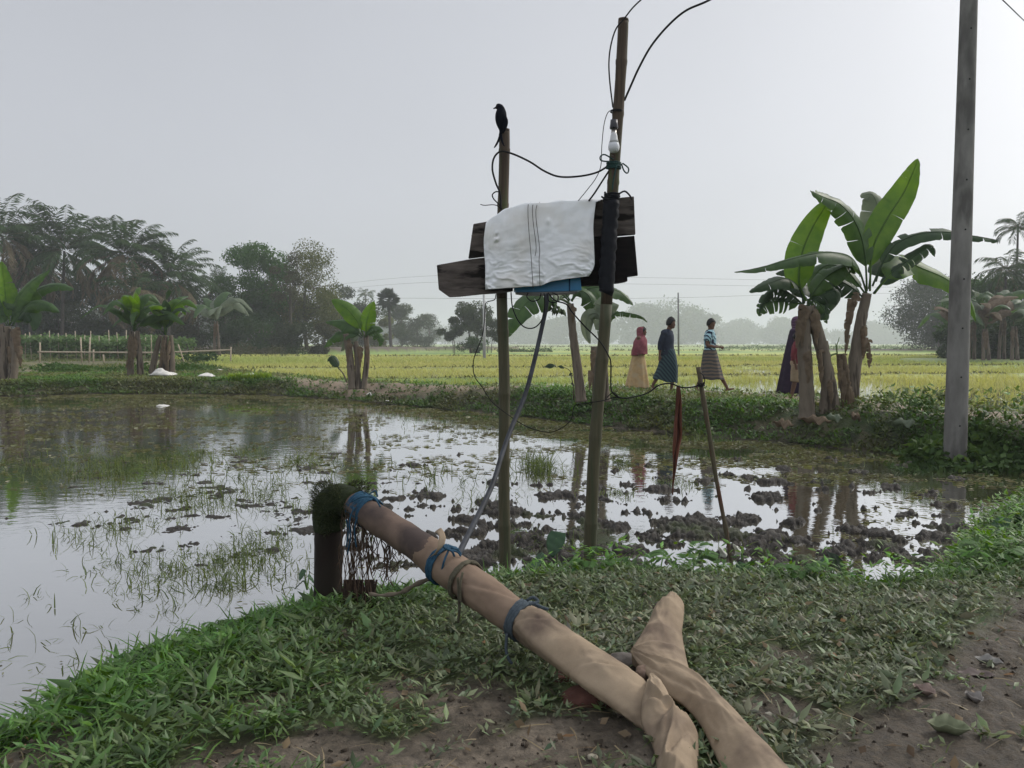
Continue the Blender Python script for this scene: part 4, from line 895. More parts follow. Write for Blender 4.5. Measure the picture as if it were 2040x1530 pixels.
lash((926, 1156), 3.32, ax2, .084, 3, .018, .007, 'brown green rope with a long hanging tail on the upper hose', M('brown_rope', (.05, .045, .03), (.10, .09, .06), scale=60, rough=.9), 13,
     [PP([(912, 1150, 3.22), (914, 1180, 3.21), (915, 1215, 3.22), (913, 1240, 3.24)], 3.2), PP([(922, 1140, 3.22), (917, 1165, 3.2), (918, 1200, 3.2)], 3.2)])
ax3 = axis((1030, 1232, 3.08), (1062, 1252, 3.02))
lash((1040, 1236), 3.065, ax3, .076, 6, .035, .0075, 'slate grey rope pinching the middle of the canvas hose', slate_rope, 14,
     [PP([(1050, 1196, 3.0), (1062, 1190, 2.99), (1072, 1198, 2.98), (1060, 1204, 2.97)], 3), PP([(1060, 1200, 2.98), (1080, 1210, 2.96), (1092, 1214, 2.95)], 3), PP([(1010, 1262, 3.0), (1008, 1290, 2.99), (1012, 1310, 2.98), (1020, 1322, 2.98)], 3)])
# ---- hanging roots and net strands
rt = random.Random(9)
mb = MB()
for k in range(72):
    x0 = rt.uniform(682, 735) if k < 48 else rt.uniform(738, 780); y0 = 1018+(x0-690)*.5+rt.uniform(0, 22); yy = 3.80-(x0-690)*.0016
    ln = rt.uniform(70, 190) if x0 < 730 else rt.uniform(50, 105); pts = [P(x0, y0, yy)]; x = x0; j = 6
    if x0 > 738: tx = x0+rt.uniform(-18, 22)
    else: tx = x0*.6+.4*708+rt.uniform(-20, 22)
    for s_ in range(1, j+1): pts.append(P(x0+(tx-x0)*s_/j+rt.uniform(-5, 5), y0+ln*s_/j, yy+rt.uniform(-.02, .05)))
    mb.tube(bez(pts, 15), rt.uniform(.0014, .0028), 5)
for k in range(10):
    x0 = rt.uniform(770, 800); y0 = 1075+rt.uniform(-10, 30); mb.tube(bez([P(x0, y0, 3.66), P(x0+rt.uniform(0, 14), y0+18, 3.66), P(x0-8, y0+38, 3.68), P(x0-28, y0+rt.uniform(30, 60), 3.7)], 12), .0016, 5)
tag(mb.build('root_fringe', root_mat, origin=P(710, 1030, 3.8)), 'fringe of thin dry roots and threads dangling from the pipe', 'roots')
mb = MB()
for k in range(70):
    x0 = rt.uniform(684, 748); mb.tube(bez([P(x0+rt.uniform(-8, 8), 1155, 3.82), P(x0, 1190, 3.82), P(x0+rt.uniform(-14, 14), 1240, 3.82), P(x0+rt.uniform(-25, 25), 1285, 3.80)], 10), rt.uniform(.003, .007), 5)
tag(mb.build('root_clump', M('brown_root_clump', (.03, .02, .015), (.065, .042, .032), scale=14, rough=1), origin=P(715, 1200, 3.8)), 'brown clump of roots standing in weeds right of the standpipe foot', 'roots')
mb = MB(); q = bez([P(735, 1183, 3.75), P(765, 1186, 3.70), P(800, 1180, 3.66), P(825, 1166, 3.64), P(850, 1155, 3.62), P(880, 1140, 3.56)], 24); mb.tube(q, [.008+.003*sin(i*1.3)+.0002*i for i in range(24)], 8, wob=.1, rng=rt)
tag(mb.build('branch', M('grey_bark', (.10, .08, .06), (.18, .15, .11), scale=20, rough=.95), origin=q[0]), 'crooked dry branch lying below the slanting pipe', 'branch')
# stones and clods
def stone(name, c, size, mat, label, seed, cat='stone'):
    bm = bmesh.new(); bmesh.ops.create_icosphere(bm, subdivisions=3, radius=1)
    for v in bm.verts:
        p = v.co; w = 1+.35*float(fbm(np.array(p.x*1.3+seed), np.array(p.y*1.3+p.z*1.7), 4, seed)); v.co = Vector((p.x*size[0]*w, p.y*size[1]*w, p.z*size[2]*w))
    me = bpy.data.meshes.new(name); bm.to_mesh(me); bm.free(); me.materials.append(mat); me.polygons.foreach_set('use_smooth', [True]*len(me.polygons))
    o = bpy.data.objects.new(name, me); col.objects.link(o); o.location = c; return tag(o, label, cat)
mud_m = M('dry_clod', (.16, .11, .08), (.24, .17, .13), scale=14, rough=.95, bump=.006)
red_m = M('red_clay', (.07, .03, .022), (.13, .06, .045), scale=16, rough=.95, bump=.006)
stone('clay_lump', GZ(1280, 1342, .36), (.03, .025, .028), mud_m, 'small tan clay lump wedged between the two hoses', 3)
stone('clay_lump', GZ(1300, 1352, .33), (.035, .03, .025), mud_m, 'rough tan clay lump just under the folded hose', 4)
stone('clay_lump', GZ(1248, 1318, .33), (.09, .05, .035), M('grey_clod', (.09, .08, .07), (.15, .13, .115), scale=14, rough=.9, bump=.005), 'flat grey clod behind the meeting point of the hoses', 5)
stone('clay_lump', GZ(1180, 1390, .30), (.12, .06, .04), red_m, 'dark reddish clay heap under the sagging hose', 6)
stone('clay_lump', GZ(1128, 1352, .29), (.07, .05, .03), red_m, 'small dark red clod in the weeds left of the sagging hose', 7)
mb = MB(); c = GZ(622, 1288, .28); mb.box(c, (.07, .045, .03), Matrix.Rotation(.3, 3, 'Z') @ Matrix.Rotation(.25, 3, 'X'))
tag(mb.build('brick_piece', M('brick_red', (.20, .075, .045), (.28, .11, .07), scale=30, rough=.95, bump=.004), origin=c, smooth=False, bevel=.004), 'broken red brick piece half hidden in weeds below the standpipe', 'brick')
stone('pebble', GZ(1180, 1508, .30), (.016, .013, .009), M('pale_pebble', (.32, .29, .22), rough=.8), 'pale pebble on bare mud at the bottom centre', 8)
# fallen leaves on the mud
def dryleaf(px, py, L, W, az, colr, label, curl=.03, z=.29):
    c = GZ(px, py, z); c.z = float(terrain(np.array([c.x]), np.array([c.y]))[0][0])+.008; mb = MB()
    def fn(u, v):
        w = W*(sin(pi*min(max(u, .02), .98))**.75)*(1+.12*sin(u*19+px)); x = (v-.5)*w; y = (u-.5)*L
        return c+Vector((x*cos(az)-y*sin(az), x*sin(az)+y*cos(az), curl*(2*(v-.5))**2*sin(pi*u)+.6*curl*(u-.5)**2*4+.004*sin(u*14)))
    mb.grid(fn, 14, 7); return tag(mb.build('fallen_leaf', M('fallen_leaf_%d' % px, colr, tuple(k*.6 for k in colr), scale=25, rough=.7), origin=c, solid=.0015), label, 'leaf', 'fallen leaves on the mud')
dryleaf(1890, 1478, .13, .09, 1.2, (.17, .19, .11), 'big greenish curled leaf fallen on dark mud at the bottom right', .045)
dryleaf(1840, 1395, .085, .06, .5, (.26, .19, .16), 'pinkish brown leaf with notched edge on the muddy track')
dryleaf(1970, 1322, .10, .07, 1.0, (.24, .23, .21), 'pale grey leaf flat on mud near the right edge')
dryleaf(1945, 1352, .14, .07, 1.4, (.13, .10, .09), 'large dull brown leaf lying right of the weeds', .02)
dryleaf(1940, 1408, .075, .05, .2, (.25, .23, .21), 'small crumpled grey leaf on the muddy track', .03)
dryleaf(1836, 1196, .09, .06, 1.3, (.30, .26, .20), 'pale tan leaf lying on the weeds near the far right bank', .03)
dryleaf(1660, 1313, .08, .02, .5, (.42, .27, .15), 'narrow orange dry leaf on a bare patch of weeds', .02)
dryleaf(1890, 1158, .10, .05, 1.0, (.20, .16, .12), 'long brown leaf at the bank edge below the bushes', .03)
dryleaf(1050, 1170, .06, .05, .4, (.20, .15, .09), 'small brown leaf in the green edge growth')
# muddy track scraps of weeds at right bottom: a few twigs
for i, (a, b, lab) in enumerate([((1730, 1360), (1748, 1392), 'short thin twig lying on mud right of the weeds'), ((110, 1528), (170, 1512), 'pale straw lying at the bottom left corner'), ((1862, 1100), (1880, 1120), 'small twig at the water edge on the right')]):
    mb = MB(); p0, p1 = GZ(*a, .31), GZ(*b, .31); mb.tube([p0, p0.lerp(p1, .5)+Vector((0, 0, .01)), p1], .004, 6); tag(mb.build('twig', M('twig_%d' % i, (.22, .18, .12), rough=.9), origin=p0), lab, 'twig')
# ---- broad taro leaves and ferns at the water edge
taro_m = M('taro_leaf', (.018, .06, .022), (.035, .10, .03), scale=10, rough=.4, spec=.5, trans=.25)
stem_m = M('green_stem', (.08, .14, .04), (.12, .18, .06), rough=.6)
def taro(name, px, py, leaves, label):
    b = GZ(px, py, .1); e = empty(name, b, label, 'plant', 'taro plants on the near bank')
    for (tx, ty, dY, L, az, pitch) in leaves:
        t = P(tx, ty, b.y+dY); mb = MB(); mb.tube(bez([b, b.lerp(t, .5)+Vector((0, 0, .03)), t], 10), [.006-.0004*i for i in range(10)], 6); mb.build('stem', stem_m, e)
        R = Matrix.Rotation(az, 3, 'Z') @ Matrix.Rotation(pitch, 3, 'X'); mb = MB()
        def fn(u, v):
            k = (v-.5)*2; y = (u*1.0-.28)*L
            w = L*.40*(max(0, 1-((u-.28)/.74)**2)**.8 if u > .28 else (.75+.25*sin((u/.28)*pi/2)))
            if u < .28: y -= 0; w *= 1; 
            notch = (.28-u)*1.0 if u < .28 else 0
            x = k*w if not notch else (abs(k)*(w-notch*L*.25)+notch*L*.25)*(1 if k >= 0 else -1)
            return t+R @ Vector((x, y, -.16*L*(u**2)-.10*L*abs(k)+.10*L*abs(k)**2+.015*L*sin(u*20+k*3)))
        mb.grid(fn, 16, 11); mb.build('leaf', taro_m, e, solid=.001)
    return e
taro('taro_plant', 1110, 1135, [(1108, 1072, 0, .17, 2.6, -.9), (1075, 1112, -.05, .15, 1.9, -.7), (1150, 1110, .05, .14, -1.6, -.8), (1060, 1128, -.1, .13, 2.3, -.5)], 'broad leaved taro plant between the feet of the two bamboo poles')
taro('taro_plant', 1490, 1160, [(1475, 1130, 0, .13, 2.0, -.8), (1510, 1140, 0, .12, -1.8, -.7), (1480, 1165, -.1, .12, 2.8, -.7)], 'low taro plant at the foot of the thin stick')
taro('taro_plant', 1660, 1150, [(1665, 1112, 0, .17, -1.3, -.9), (1640, 1120, 0, .12, 1.6, -.8)], 'taro plant with one big leaf leaning over the ploughed mud')
taro('taro_plant', 2020, 1100, [(2015, 1012, .3, .20, -2.0, -.7), (2035, 1040, .2, .2, -1.6, -.8), (1995, 1040, .2, .17, 1.8, -.7), (2030, 1075, .1, .16, 2.4, -.7)], 'leafy taro plant at the right edge beside the pond')
taro('taro_plant', 290, 1370, [(292, 1352, 0, .09, 2.6, -.7), (310, 1372, 0, .08, -1.6, -.7)], 'tiny broad leaved plant among the grass at lower left')
taro('taro_plant', 612, 1175, [(603, 1140, 0, .07, 2.4, -.9), (600, 1160, 0, .08, 1.4, -.6), (618, 1150, .05, .07, -1.5, -.8)], 'small round leaved plant left of the dark standpipe')
fern_m = M('fern_frond', (.04, .10, .02), (.07, .16, .03), scale=10, rough=.6, trans=.3)
def fern(px, py, n, L, seed, label):
    rf = np.random.default_rng(seed); b = GZ(px, py, .12); b.z = max(.02, float(terrain(np.array([b.x]), np.array([b.y]))[0][0])); pos = []; D = []; S_ = []
    for f_ in range(n):
        az = rf.uniform(0, 2*pi); tip = Vector((sin(az)*L*.75, cos(az)*L*.75, L*rf.uniform(.4, .8))); q = bez([b, b+tip*.55+Vector((0, 0, L*.28)), b+tip], 22)
        for j in range(3, 22):
            d = (q[j]-q[j-1]).normalized(); s_ = d.cross(Vector((0, 0, 1))).normalized()
            for sg in (-1, 1): pos.append(q[j]); D.append(s_*sg+d*.5+Vector((0, 0, -.2))); S_.append(L*.26*sin(pi*(j-1)/23)**.8)
    pos = np.array([tuple(p) for p in pos]); D = np.array([tuple(p) for p in D]); S_ = np.array(S_)
    V, F, T = scatter(LEAF_V, LEAF_F, pos, frames(D, np.zeros(len(D))), S_*.32, S_, np.full((len(D), 3), .9)*rf.uniform(.8, 1.1, (len(D), 1)))
    o = np_mesh('fern', V, F, fern_m, org=tuple(b)); return tag(o, label, 'fern', 'ferns on the near bank')
fern(1360, 1130, 9, .30, 1, 'tall bright fern on the bank midway between leaning pole and stick')
fern(1590, 1190, 8, .20, 2, 'light green fern right of the thin stick above the weeds')
fern(1975, 1160, 8, .24, 3, 'small fern near the right edge of the bank')
fern(1255, 1140, 7, .24, 4, 'fern just right of the leaning pole foot')
fern(390, 1262, 6, .15, 5, 'pale green fern at the left waterline')
fern(1180, 1165, 6, .2, 6, 'low fern in front of the leaning pole foot')
# torn scraps of white plastic at the foot of the stick
wp = M('white_plastic', (.55, .56, .5), rough=.5, trans=.2)
for k, (x, y, lab) in enumerate([(1440, 1105, 'scrap of white plastic caught left of the stick foot'), (1470, 1100, 'scrap of white plastic caught right of the stick foot')]):
    c = GZ(x, y, .10); mb = MB(); mb.grid(lambda u, v: c+Vector(((u-.5)*.05+.01*sin(v*5), .02*sin(u*6+v*3), (v-.3)*.09*(1-.5*u))), 8, 8); tag(mb.build('plastic_scrap', wp, origin=c, solid=.001), lab, 'plastic')
# ================================================================ banana plants
ban_leaf = M('banana_leaf', (.028, .065, .018), (.055, .115, .028), scale=5, rough=.45, spec=.4, stretch=(1, 1, 1), trans=.38)
ban_young = M('banana_leaf_young', (.045, .115, .014), (.085, .17, .024), scale=5, rough=.45, spec=.4, trans=.48)
ban_grey = M('banana_leaf_pale_back', (.10, .13, .08), (.15, .18, .12), scale=6, rough=.6, trans=.3)
ban_dry = M('banana_leaf_dry', (.09, .065, .04), (.18, .135, .09), scale=8, rough=.9, bump=.01, trans=.1)
ban_dark = M('banana_leaf_dark', (.02, .045, .018), (.035, .07, .025), scale=5, rough=.5, trans=.25)
ban_rib = M('banana_midrib', (.12, .17, .06), (.16, .20, .08), scale=6, rough=.6)
ban_trunk = M('banana_stem', (.10, .08, .058), (.20, .165, .125), scale=2.0, rough=.8, stretch=(5, 5, .6), bump=.006, bscale=3, c3=(.055, .042, .03), c3scale=2, c3cut=(.55, .62))
ban_trunk2 = M('banana_stem_green', (.09, .09, .04), (.20, .18, .09), scale=2.4, rough=.8, stretch=(8, 8, 1), bump=.01, bscale=3, c3=(.09, .06, .04), c3scale=2)
def leaf_blade(pts, W, roll, mat, parent, seed, tear=.25, droop=.35, petiole=.14, n=40, shape=(.55, .8), rib=.018, name='leaf'):
    rn = random.Random(seed); q = bez(pts, n+1); mb = MB(); W *= .88
    L = sum((q[i+1]-q[i]).length for i in range(n)); ip_ = int(petiole*n)
    Ts = [(q[min(i+1, n)]-q[max(i-1, 0)]).normalized() for i in range(n+1)]
    def frame(i):
        T = Ts[i]; N0 = Vector((0, 0, 1))*cos(roll)+Vector((0, -1, 0))*sin(roll)
        X = T.cross(N0)
        if X.length < .05: X = T.cross(Vector((0, -1, .01)))
        X.normalize(); N = X.cross(T).normalized(); return X, N
    def width(u): return W*max(.0, sin(pi*min(1, u**shape[0])))**shape[1] if u < 1 else 0
    # midrib
    mb.tube(q, [rib*(1-.85*i/n) for i in range(n+1)], 7)
    rib_o = mb.v and None
    for side in (-1, 1):
        i = ip_; dr = droop+rn.uniform(-.15, .2); ph = rn.uniform(0, 6)
        while i < n:
            j = n if rn.random() > tear*2 and i > ip_ else min(n, i+rn.randint(2, 7)); 
            j = min(n, i+rn.randint(2, 6)) if rn.random() < tear*2.2 else min(n, i+rn.randint(6, 16))
            gap = rn.uniform(.05, .42)*min(1, tear*2.2) if tear > .06 else .02; wk = 1-rn.uniform(0, .22)*min(1, tear*2); d_ = dr+rn.uniform(-.5, .5)*min(1, tear*2.2)
            base = len(mb.v); M_ = 6
            for a in range(i, j+1):
                X, N = frame(a); u = (a-ip_)/(n-ip_); w = width(u)*(wk if ip_ < i else 1)*(1-(gap if a == j and j < n else gap*.35 if a == i and i > ip_ else 0)); sh = 0
                if tear > .1 and a == j and j < n: sh = -gap*.5
                for b in range(M_):
                    k = b/(M_-1); r = .03*W*sin(a*1.5+ph+side)*k**2+.012*W*sin(a*3.1+ph)*k
                    ang_ = d_*k; mb.v.append(q[a]+X*side*w*k*cos(ang_*.9)*1.0-N*(w*k*sin(ang_)-r)+Ts[a]*(w*.22*k+sh*w*k))
            for a in range(j-i):
                for b in range(M_-1):
                    o = base+a*M_+b; mb.f.append((o, o+1, o+M_+1, o+M_))
            i = j
    return mb.build(name, mat, parent, solid=0)
def trunk(pts, Y, r0, r1, mat, parent, seed, name='stem', flaps=3):
    rn = random.Random(seed); q = bez([P(x, y, Y) for x, y in pts], 30); mb = MB(); r0 *= .66; r1 *= .86
    mb.tube(q, [(r0+(r1-r0)*(i/29)**.8)*(1+.04*sin(i*1.9+seed))+.18*r0*exp(-i/1.3) for i in range(30)], 18, wob=.045, rng=rn)
    # old sheaths hugging the stem
    for k in range(flaps):
        i = rn.randint(1, 24); a = rn.uniform(0, 2*pi); ln = rn.randint(4, 9); w = rn.uniform(.3, .7); R_ = lambda m: (r0+(r1-r0)*(m/29)**.8)
        b = len(mb.v); mm = min(29, i+ln)
        for m_ in range(i, mm+1):
            for t in (-1, -.3, .3, 1):
                aa = a+t*w*(.5+.5*(m_-i)/ln); rr_ = R_(m_)*(1.03+.10*((mm-m_)/ln)**2*(1 if k % 2 else .2))
                mb.v.append(q[m_]+Vector((cos(aa)*rr_, sin(aa)*rr_, 0)))
        for m_ in range(mm-i):
            for t in range(3): o = b+m_*4+t; mb.f.append((o, o+1, o+5, o+4))
    return mb.build(name, mat, parent)
def hang(px, py, Y, L, W, parent, seed, dx=0, mat=None):
    """dead leaf folded down against the stem"""
    p0 = P(px, py, Y); rn = random.Random(seed)
    leaf_blade([p0, p0+Vector((dx*.4, -.05, -.05*L)), p0+Vector((dx*.8, -.06, -.5*L)), p0+Vector((dx, -.02, -L))], W*1.3, 1.3, mat or ban_dry, parent, seed, tear=.9, droop=.75, petiole=.08, n=22, name='dead_leaf', rib=.01)
def banana(name, bpx, bpy, Y, label, trunks, leaves, hangs=(), group='banana plants around the pond', tmat=None):
    e = empty(name, P(bpx, bpy, Y), label, 'banana plant', group)
    for k, (pts, r0, r1) in enumerate(trunks): trunk(pts, Y+.03*k, r0, r1, tmat or ban_trunk, e, k*7+int(bpx))
    for k, (pts, W, roll, mat, tear, droop) in enumerate(leaves):
        q = [P(p[0], p[1], Y+(p[2] if len(p) > 2 else 0)) for p in pts]
        leaf_blade(q, W, roll, mat, e, int(bpx)*3+k, tear, droop)
    for k, hgs in enumerate(hangs): hang(hgs[0], hgs[1], Y-.08, hgs[2]*.75, hgs[3]*.7, e, k+5, *(hgs[4:] or ()))
    return e
# right pair
banana('banana_plant', 1692, 828, 12.9, 'tallest banana plant, one young leaf upright, one long leaf passing the concrete pole',
  [([(1690, 838), (1697, 780), (1706, 700), (1715, 640), (1727, 585)], .21, .085)],
  [([(1733, 580), (1738, 500), (1765, 440, .1), (1800, 385, .2), (1818, 345, .2), (1829, 316, .2)], .30, 1.35, ban_young, .05, .15),
   ([(1727, 580), (1722, 500, -.1), (1705, 445, -.2), (1675, 408, -.3), (1640, 392, -.4), (1614, 380, -.5)], .30, 1.0, ban_leaf, .22, .4),
   ([(1731, 575), (1742, 480, .3), (1750, 425, .5), (1738, 388, .6), (1714, 392, .6)], .34, .9, ban_grey, .05, .25),
   ([(1738, 570), (1760, 520), (1785, 486), (1830, 466), (1880, 462), (1925, 468), (1975, 476), (1990, 480)], .22, .75, ban_dark, .32, .7),
   ([(1740, 585), (1765, 555), (1800, 525), (1835, 502), (1856, 490), (1862, 512)], .20, .8, ban_dark, .4, .8),
   ([(1742, 585), (1775, 545), (1800, 522, .3), (1840, 536, .4), (1885, 556, .5), (1925, 590, .6), (1945, 640, .6)], .34, 1.0, ban_young, .06, .3),
   ([(1728, 590), (1712, 540, -.2), (1690, 510, -.5), (1640, 503, -.8), (1580, 515, -1.0), (1520, 532, -1.1), (1463, 542, -1.2)], .26, .6, ban_leaf, .25, .5),
   ([(1727, 590), (1705, 560, .2), (1680, 535, .3), (1650, 528, .4), (1625, 545, .4), (1612, 585, .4)], .34, .8, ban_leaf, .15, .5),
   ([(1726, 600), (1700, 575), (1672, 562), (1655, 585), (1640, 608)], .30, 1.0, ban_dark, .3, .4),
   ([(1745, 560), (1755, 530, .3), (1765, 510, .5), (1745, 500, .6)], .25, .9, ban_dark, .2, .5)],
  [(1712, 585, .50, .12, -.12), (1700, 600, .9, .12, -.10), (1718, 650, .75, .13, .02), (1692, 640, .75, .10, -.06), (1725, 680, .6, .12, .06)])
banana('banana_plant', 1640, 825, 12.6, 'shorter banana plant of the right pair, with three crowded stems and an upright green leaf',
  [([(1608, 835), (1606, 760), (1602, 690), (1604, 610)], .19, .12), ([(1662, 838), (1652, 770), (1636, 690), (1612, 610)], .19, .11), ([(1640, 830), (1646, 760), (1640, 680)], .13, .09)],
  [([(1606, 600), (1592, 560), (1598, 505, .1), (1618, 455, .2), (1642, 415, .2), (1655, 402, .2)], .29, 1.3, ban_young, .05, .2),
   ([(1603, 605), (1590, 572), (1565, 555, -.3), (1530, 565, -.5), (1492, 582, -.6)], .25, .7, ban_dark, .2, .5),
   ([(1602, 610), (1580, 590), (1550, 575), (1525, 590), (1513, 625)], .26, .8, ban_dark, .55, .8),
   ([(1605, 610), (1575, 600), (1545, 600), (1520, 612), (1512, 630)], .26, .9, ban_leaf, .5, .5),
   ([(1608, 605), (1630, 570), (1655, 545), (1690, 530), (1705, 545)], .26, .8, ban_leaf, .2, .5),
   ([(1610, 610), (1632, 590), (1665, 580), (1650, 610), (1630, 640)], .28, 1.0, ban_dark, .3, .6),
   ([(1600, 605), (1595, 570, .3), (1575, 540, .4), (1545, 545, .5)], .24, .8, ban_dark, .2, .5),
   ([(1606, 610), (1622, 600), (1640, 615), (1648, 645)], .2, 1.0, ban_leaf, .4, .7)],
  [(1605, 610, .9, .16, -.05), (1618, 620, .8, .15, .08), (1596, 640, .6, .12, -.08), (1610, 700, .8, .14, 0), (1630, 700, .7, .12, .05), (1650, 760, .5, .12, .05)])
e = empty('banana_stump', P(1690, 835, 12.7), 'ragged dead banana stump between the right pair, with a bare forked twig on it', 'stump')
trunk([(1688, 835), (1682, 780), (1676, 735), (1674, 705)], 12.7, .10, .07, ban_dry, e, 31, flaps=10)
for k in range(7): hang(1676+k*2, 706+k*11, 12.62, .5, .07, e, k+60, random.Random(k).uniform(-.08, .1))
mb = MB(); mb.tube(PP([(1668, 705), (1666, 690), (1670, 680), (1672, 672)], 12.65), [.012, .01, .008, .006], 6); mb.tube(PP([(1667, 692), (1664, 684)], 12.65), [.008, .005], 6); mb.tube(bez(PP([(1650, 720), (1656, 708), (1668, 704)], 12.65), 8), .014, 6); mb.build('twig', stem_m, e)
# middle plants behind the poles
banana('banana_plant', 1158, 796, 15.0, 'banana plant framed between the two bamboo poles, with a bunch of fruit beside its leaves',
  [([(1158, 800), (1150, 730), (1142, 670), (1136, 605)], .16, .08)],
  [([(1134, 600), (1112, 582, -.2), (1080, 585, -.4), (1048, 605, -.5), (1022, 640, -.6), (1012, 672, -.6)], .38, .8, ban_leaf, .3, .45),
   ([(1138, 600), (1152, 580), (1172, 588), (1182, 615), (1176, 645)], .30, .9, ban_leaf, .12, .6),
   ([(1138, 598), (1160, 580, .2), (1195, 572, .3), (1235, 582, .4), (1262, 608, .4)], .34, .75, ban_leaf, .12, .4),
   ([(1140, 600), (1150, 560, .3), (1170, 535, .4), (1195, 565, .4)], .32, 1.1, ban_young, .05, .3),
   ([(1140, 598), (1165, 570, .5), (1190, 580, .5), (1195, 625, .5)], .36, 1.1, ban_young, .05, .3),
   ([(1135, 598), (1118, 572), (1100, 568)], .25, .8, ban_leaf, .2, .5)],
  [(1142, 610, .45, .10, .0)])
mb = MB(); rb = random.Random(2); c0 = P(1098, 604, 14.7)
for k in range(34):
    t = k/34; a = k*2.4; p = c0+Vector((.26*t+cos(a)*.08-.05, sin(a)*.08, -.16*t+rb.uniform(-.02, .02))); d = Vector((cos(a)*.05, sin(a)*.04, -.07-.05*rb.random())); mb.tube([p, p+d*.5+Vector((0, 0, .005)), p+d], [.018, .02, .006], 7)
mb.tube(bez([P(1136, 606, 15.0), P(1118, 596, 14.8), P(1100, 600, 14.7), P(1094, 620, 14.7)], 12), .025, 7)
b_ = mb.build('fruit_bunch', M('green_banana_fruit', (.03, .05, .02), (.06, .09, .03), scale=10, rough=.6), bpy.data.objects['banana_plant.002'])
banana('banana_plant', 1192, 795, 14.8, 'cut banana stem mostly behind the leaning pole, with one pale folded leaf',
  [([(1190, 800), (1188, 740), (1186, 690)], .14, .10), ([(1208, 800), (1203, 730), (1200, 640)], .12, .07)],
  [([(1200, 650), (1190, 625), (1172, 630), (1168, 660), (1176, 685)], .20, 1.3, ban_grey, .05, .6), ([(1200, 650), (1208, 610), (1200, 640), (1204, 690)], .28, 1.2, ban_grey, .3, .3),
   ([(1202, 655), (1225, 625), (1250, 624), (1276, 630), (1290, 642)], .10, .9, ban_leaf, .9, .9)],
  [(1186, 700, .6, .12, -.06), (1180, 740, .5, .1, -.05)])
# centre-left
banana('banana_plant', 708, 770, 21.3, 'lone banana plant with two upright green leaves on the far bank left of centre',
  [([(702, 775), (698, 720), (690, 665)], .17, .11), ([(714, 775), (712, 720), (708, 680)], .12, .09), ([(724, 775), (731, 715), (729, 665)], .13, .08)],
  [([(724, 668), (712, 640), (694, 618), (675, 604), (661, 597)], .30, 1.2, ban_young, .08, .25), ([(729, 668), (730, 645), (736, 620), (745, 600)], .28, 1.2, ban_young, .2, .3),
   ([(722, 670), (705, 652), (680, 641), (648, 641)], .32, .8, ban_leaf, .12, .5), ([(720, 672), (700, 660), (670, 668), (645, 692)], .32, .9, ban_leaf, .3, .5),
   ([(726, 672), (745, 660), (756, 672), (757, 690)], .26, .9, ban_leaf, .4, .6), ([(722, 672), (705, 668), (688, 680), (680, 700)], .30, 1.0, ban_grey, .3, .7), ([(727, 670), (742, 652), (760, 655)], .2, .7, ban_leaf, .3, .5)],
  [(700, 680, .8, .14, -.1), (718, 690, .8, .14, .0), (729, 690, .7, .12, .05)])
banana('banana_plant', 690, 758, 21.8, 'small banana sucker leaning left with one drooping dark leaf', [([(692, 762), (684, 745), (676, 735)], .035, .02)],
  [([(676, 736), (668, 722), (660, 712), (652, 720)], .16, .9, ban_dark, .05, .5)])
# far-left plants
banana('banana_plant', 8, 762, 25.0, 'banana plant cut by the left edge, its thick stems standing at the water',
  [([(4, 775), (8, 720), (10, 650)], .25, .20), ([(24, 775), (27, 720), (30, 655)], .22, .17)],
  [([(22, 645), (34, 600), (60, 565), (100, 536)], .42, .9, ban_leaf, .1, .4), ([(26, 645), (50, 600, .3), (80, 575, .4), (115, 568, .4), (148, 577, .4)], .42, .75, ban_leaf, .15, .4),
   ([(26, 648), (55, 608), (85, 604), (118, 622)], .40, .9, ban_leaf, .1, .6), ([(20, 645), (12, 600), (8, 560), (2, 520)], .40, 1.1, ban_young, .2, .3), ([(24, 648), (48, 620), (64, 635), (66, 660)], .42, 1.0, ban_dark, .15, .6),
   ([(16, 645), (-5, 600), (-30, 580), (-60, 600)], .42, .8, ban_leaf, .2, .5), ([(18, 648), (30, 625), (25, 610), (5, 600)], .4, 1.0, ban_leaf, .2, .5), ([(14, 648), (-10, 620), (-35, 640)], .4, .9, ban_leaf, .2, .5)],
  [(8, 650, 1.3, .25, -.1), (28, 655, 1.2, .25, .1), (18, 690, .9, .2, 0), (34, 690, .9, .22, .1), (2, 710, .8, .25, -.05)])
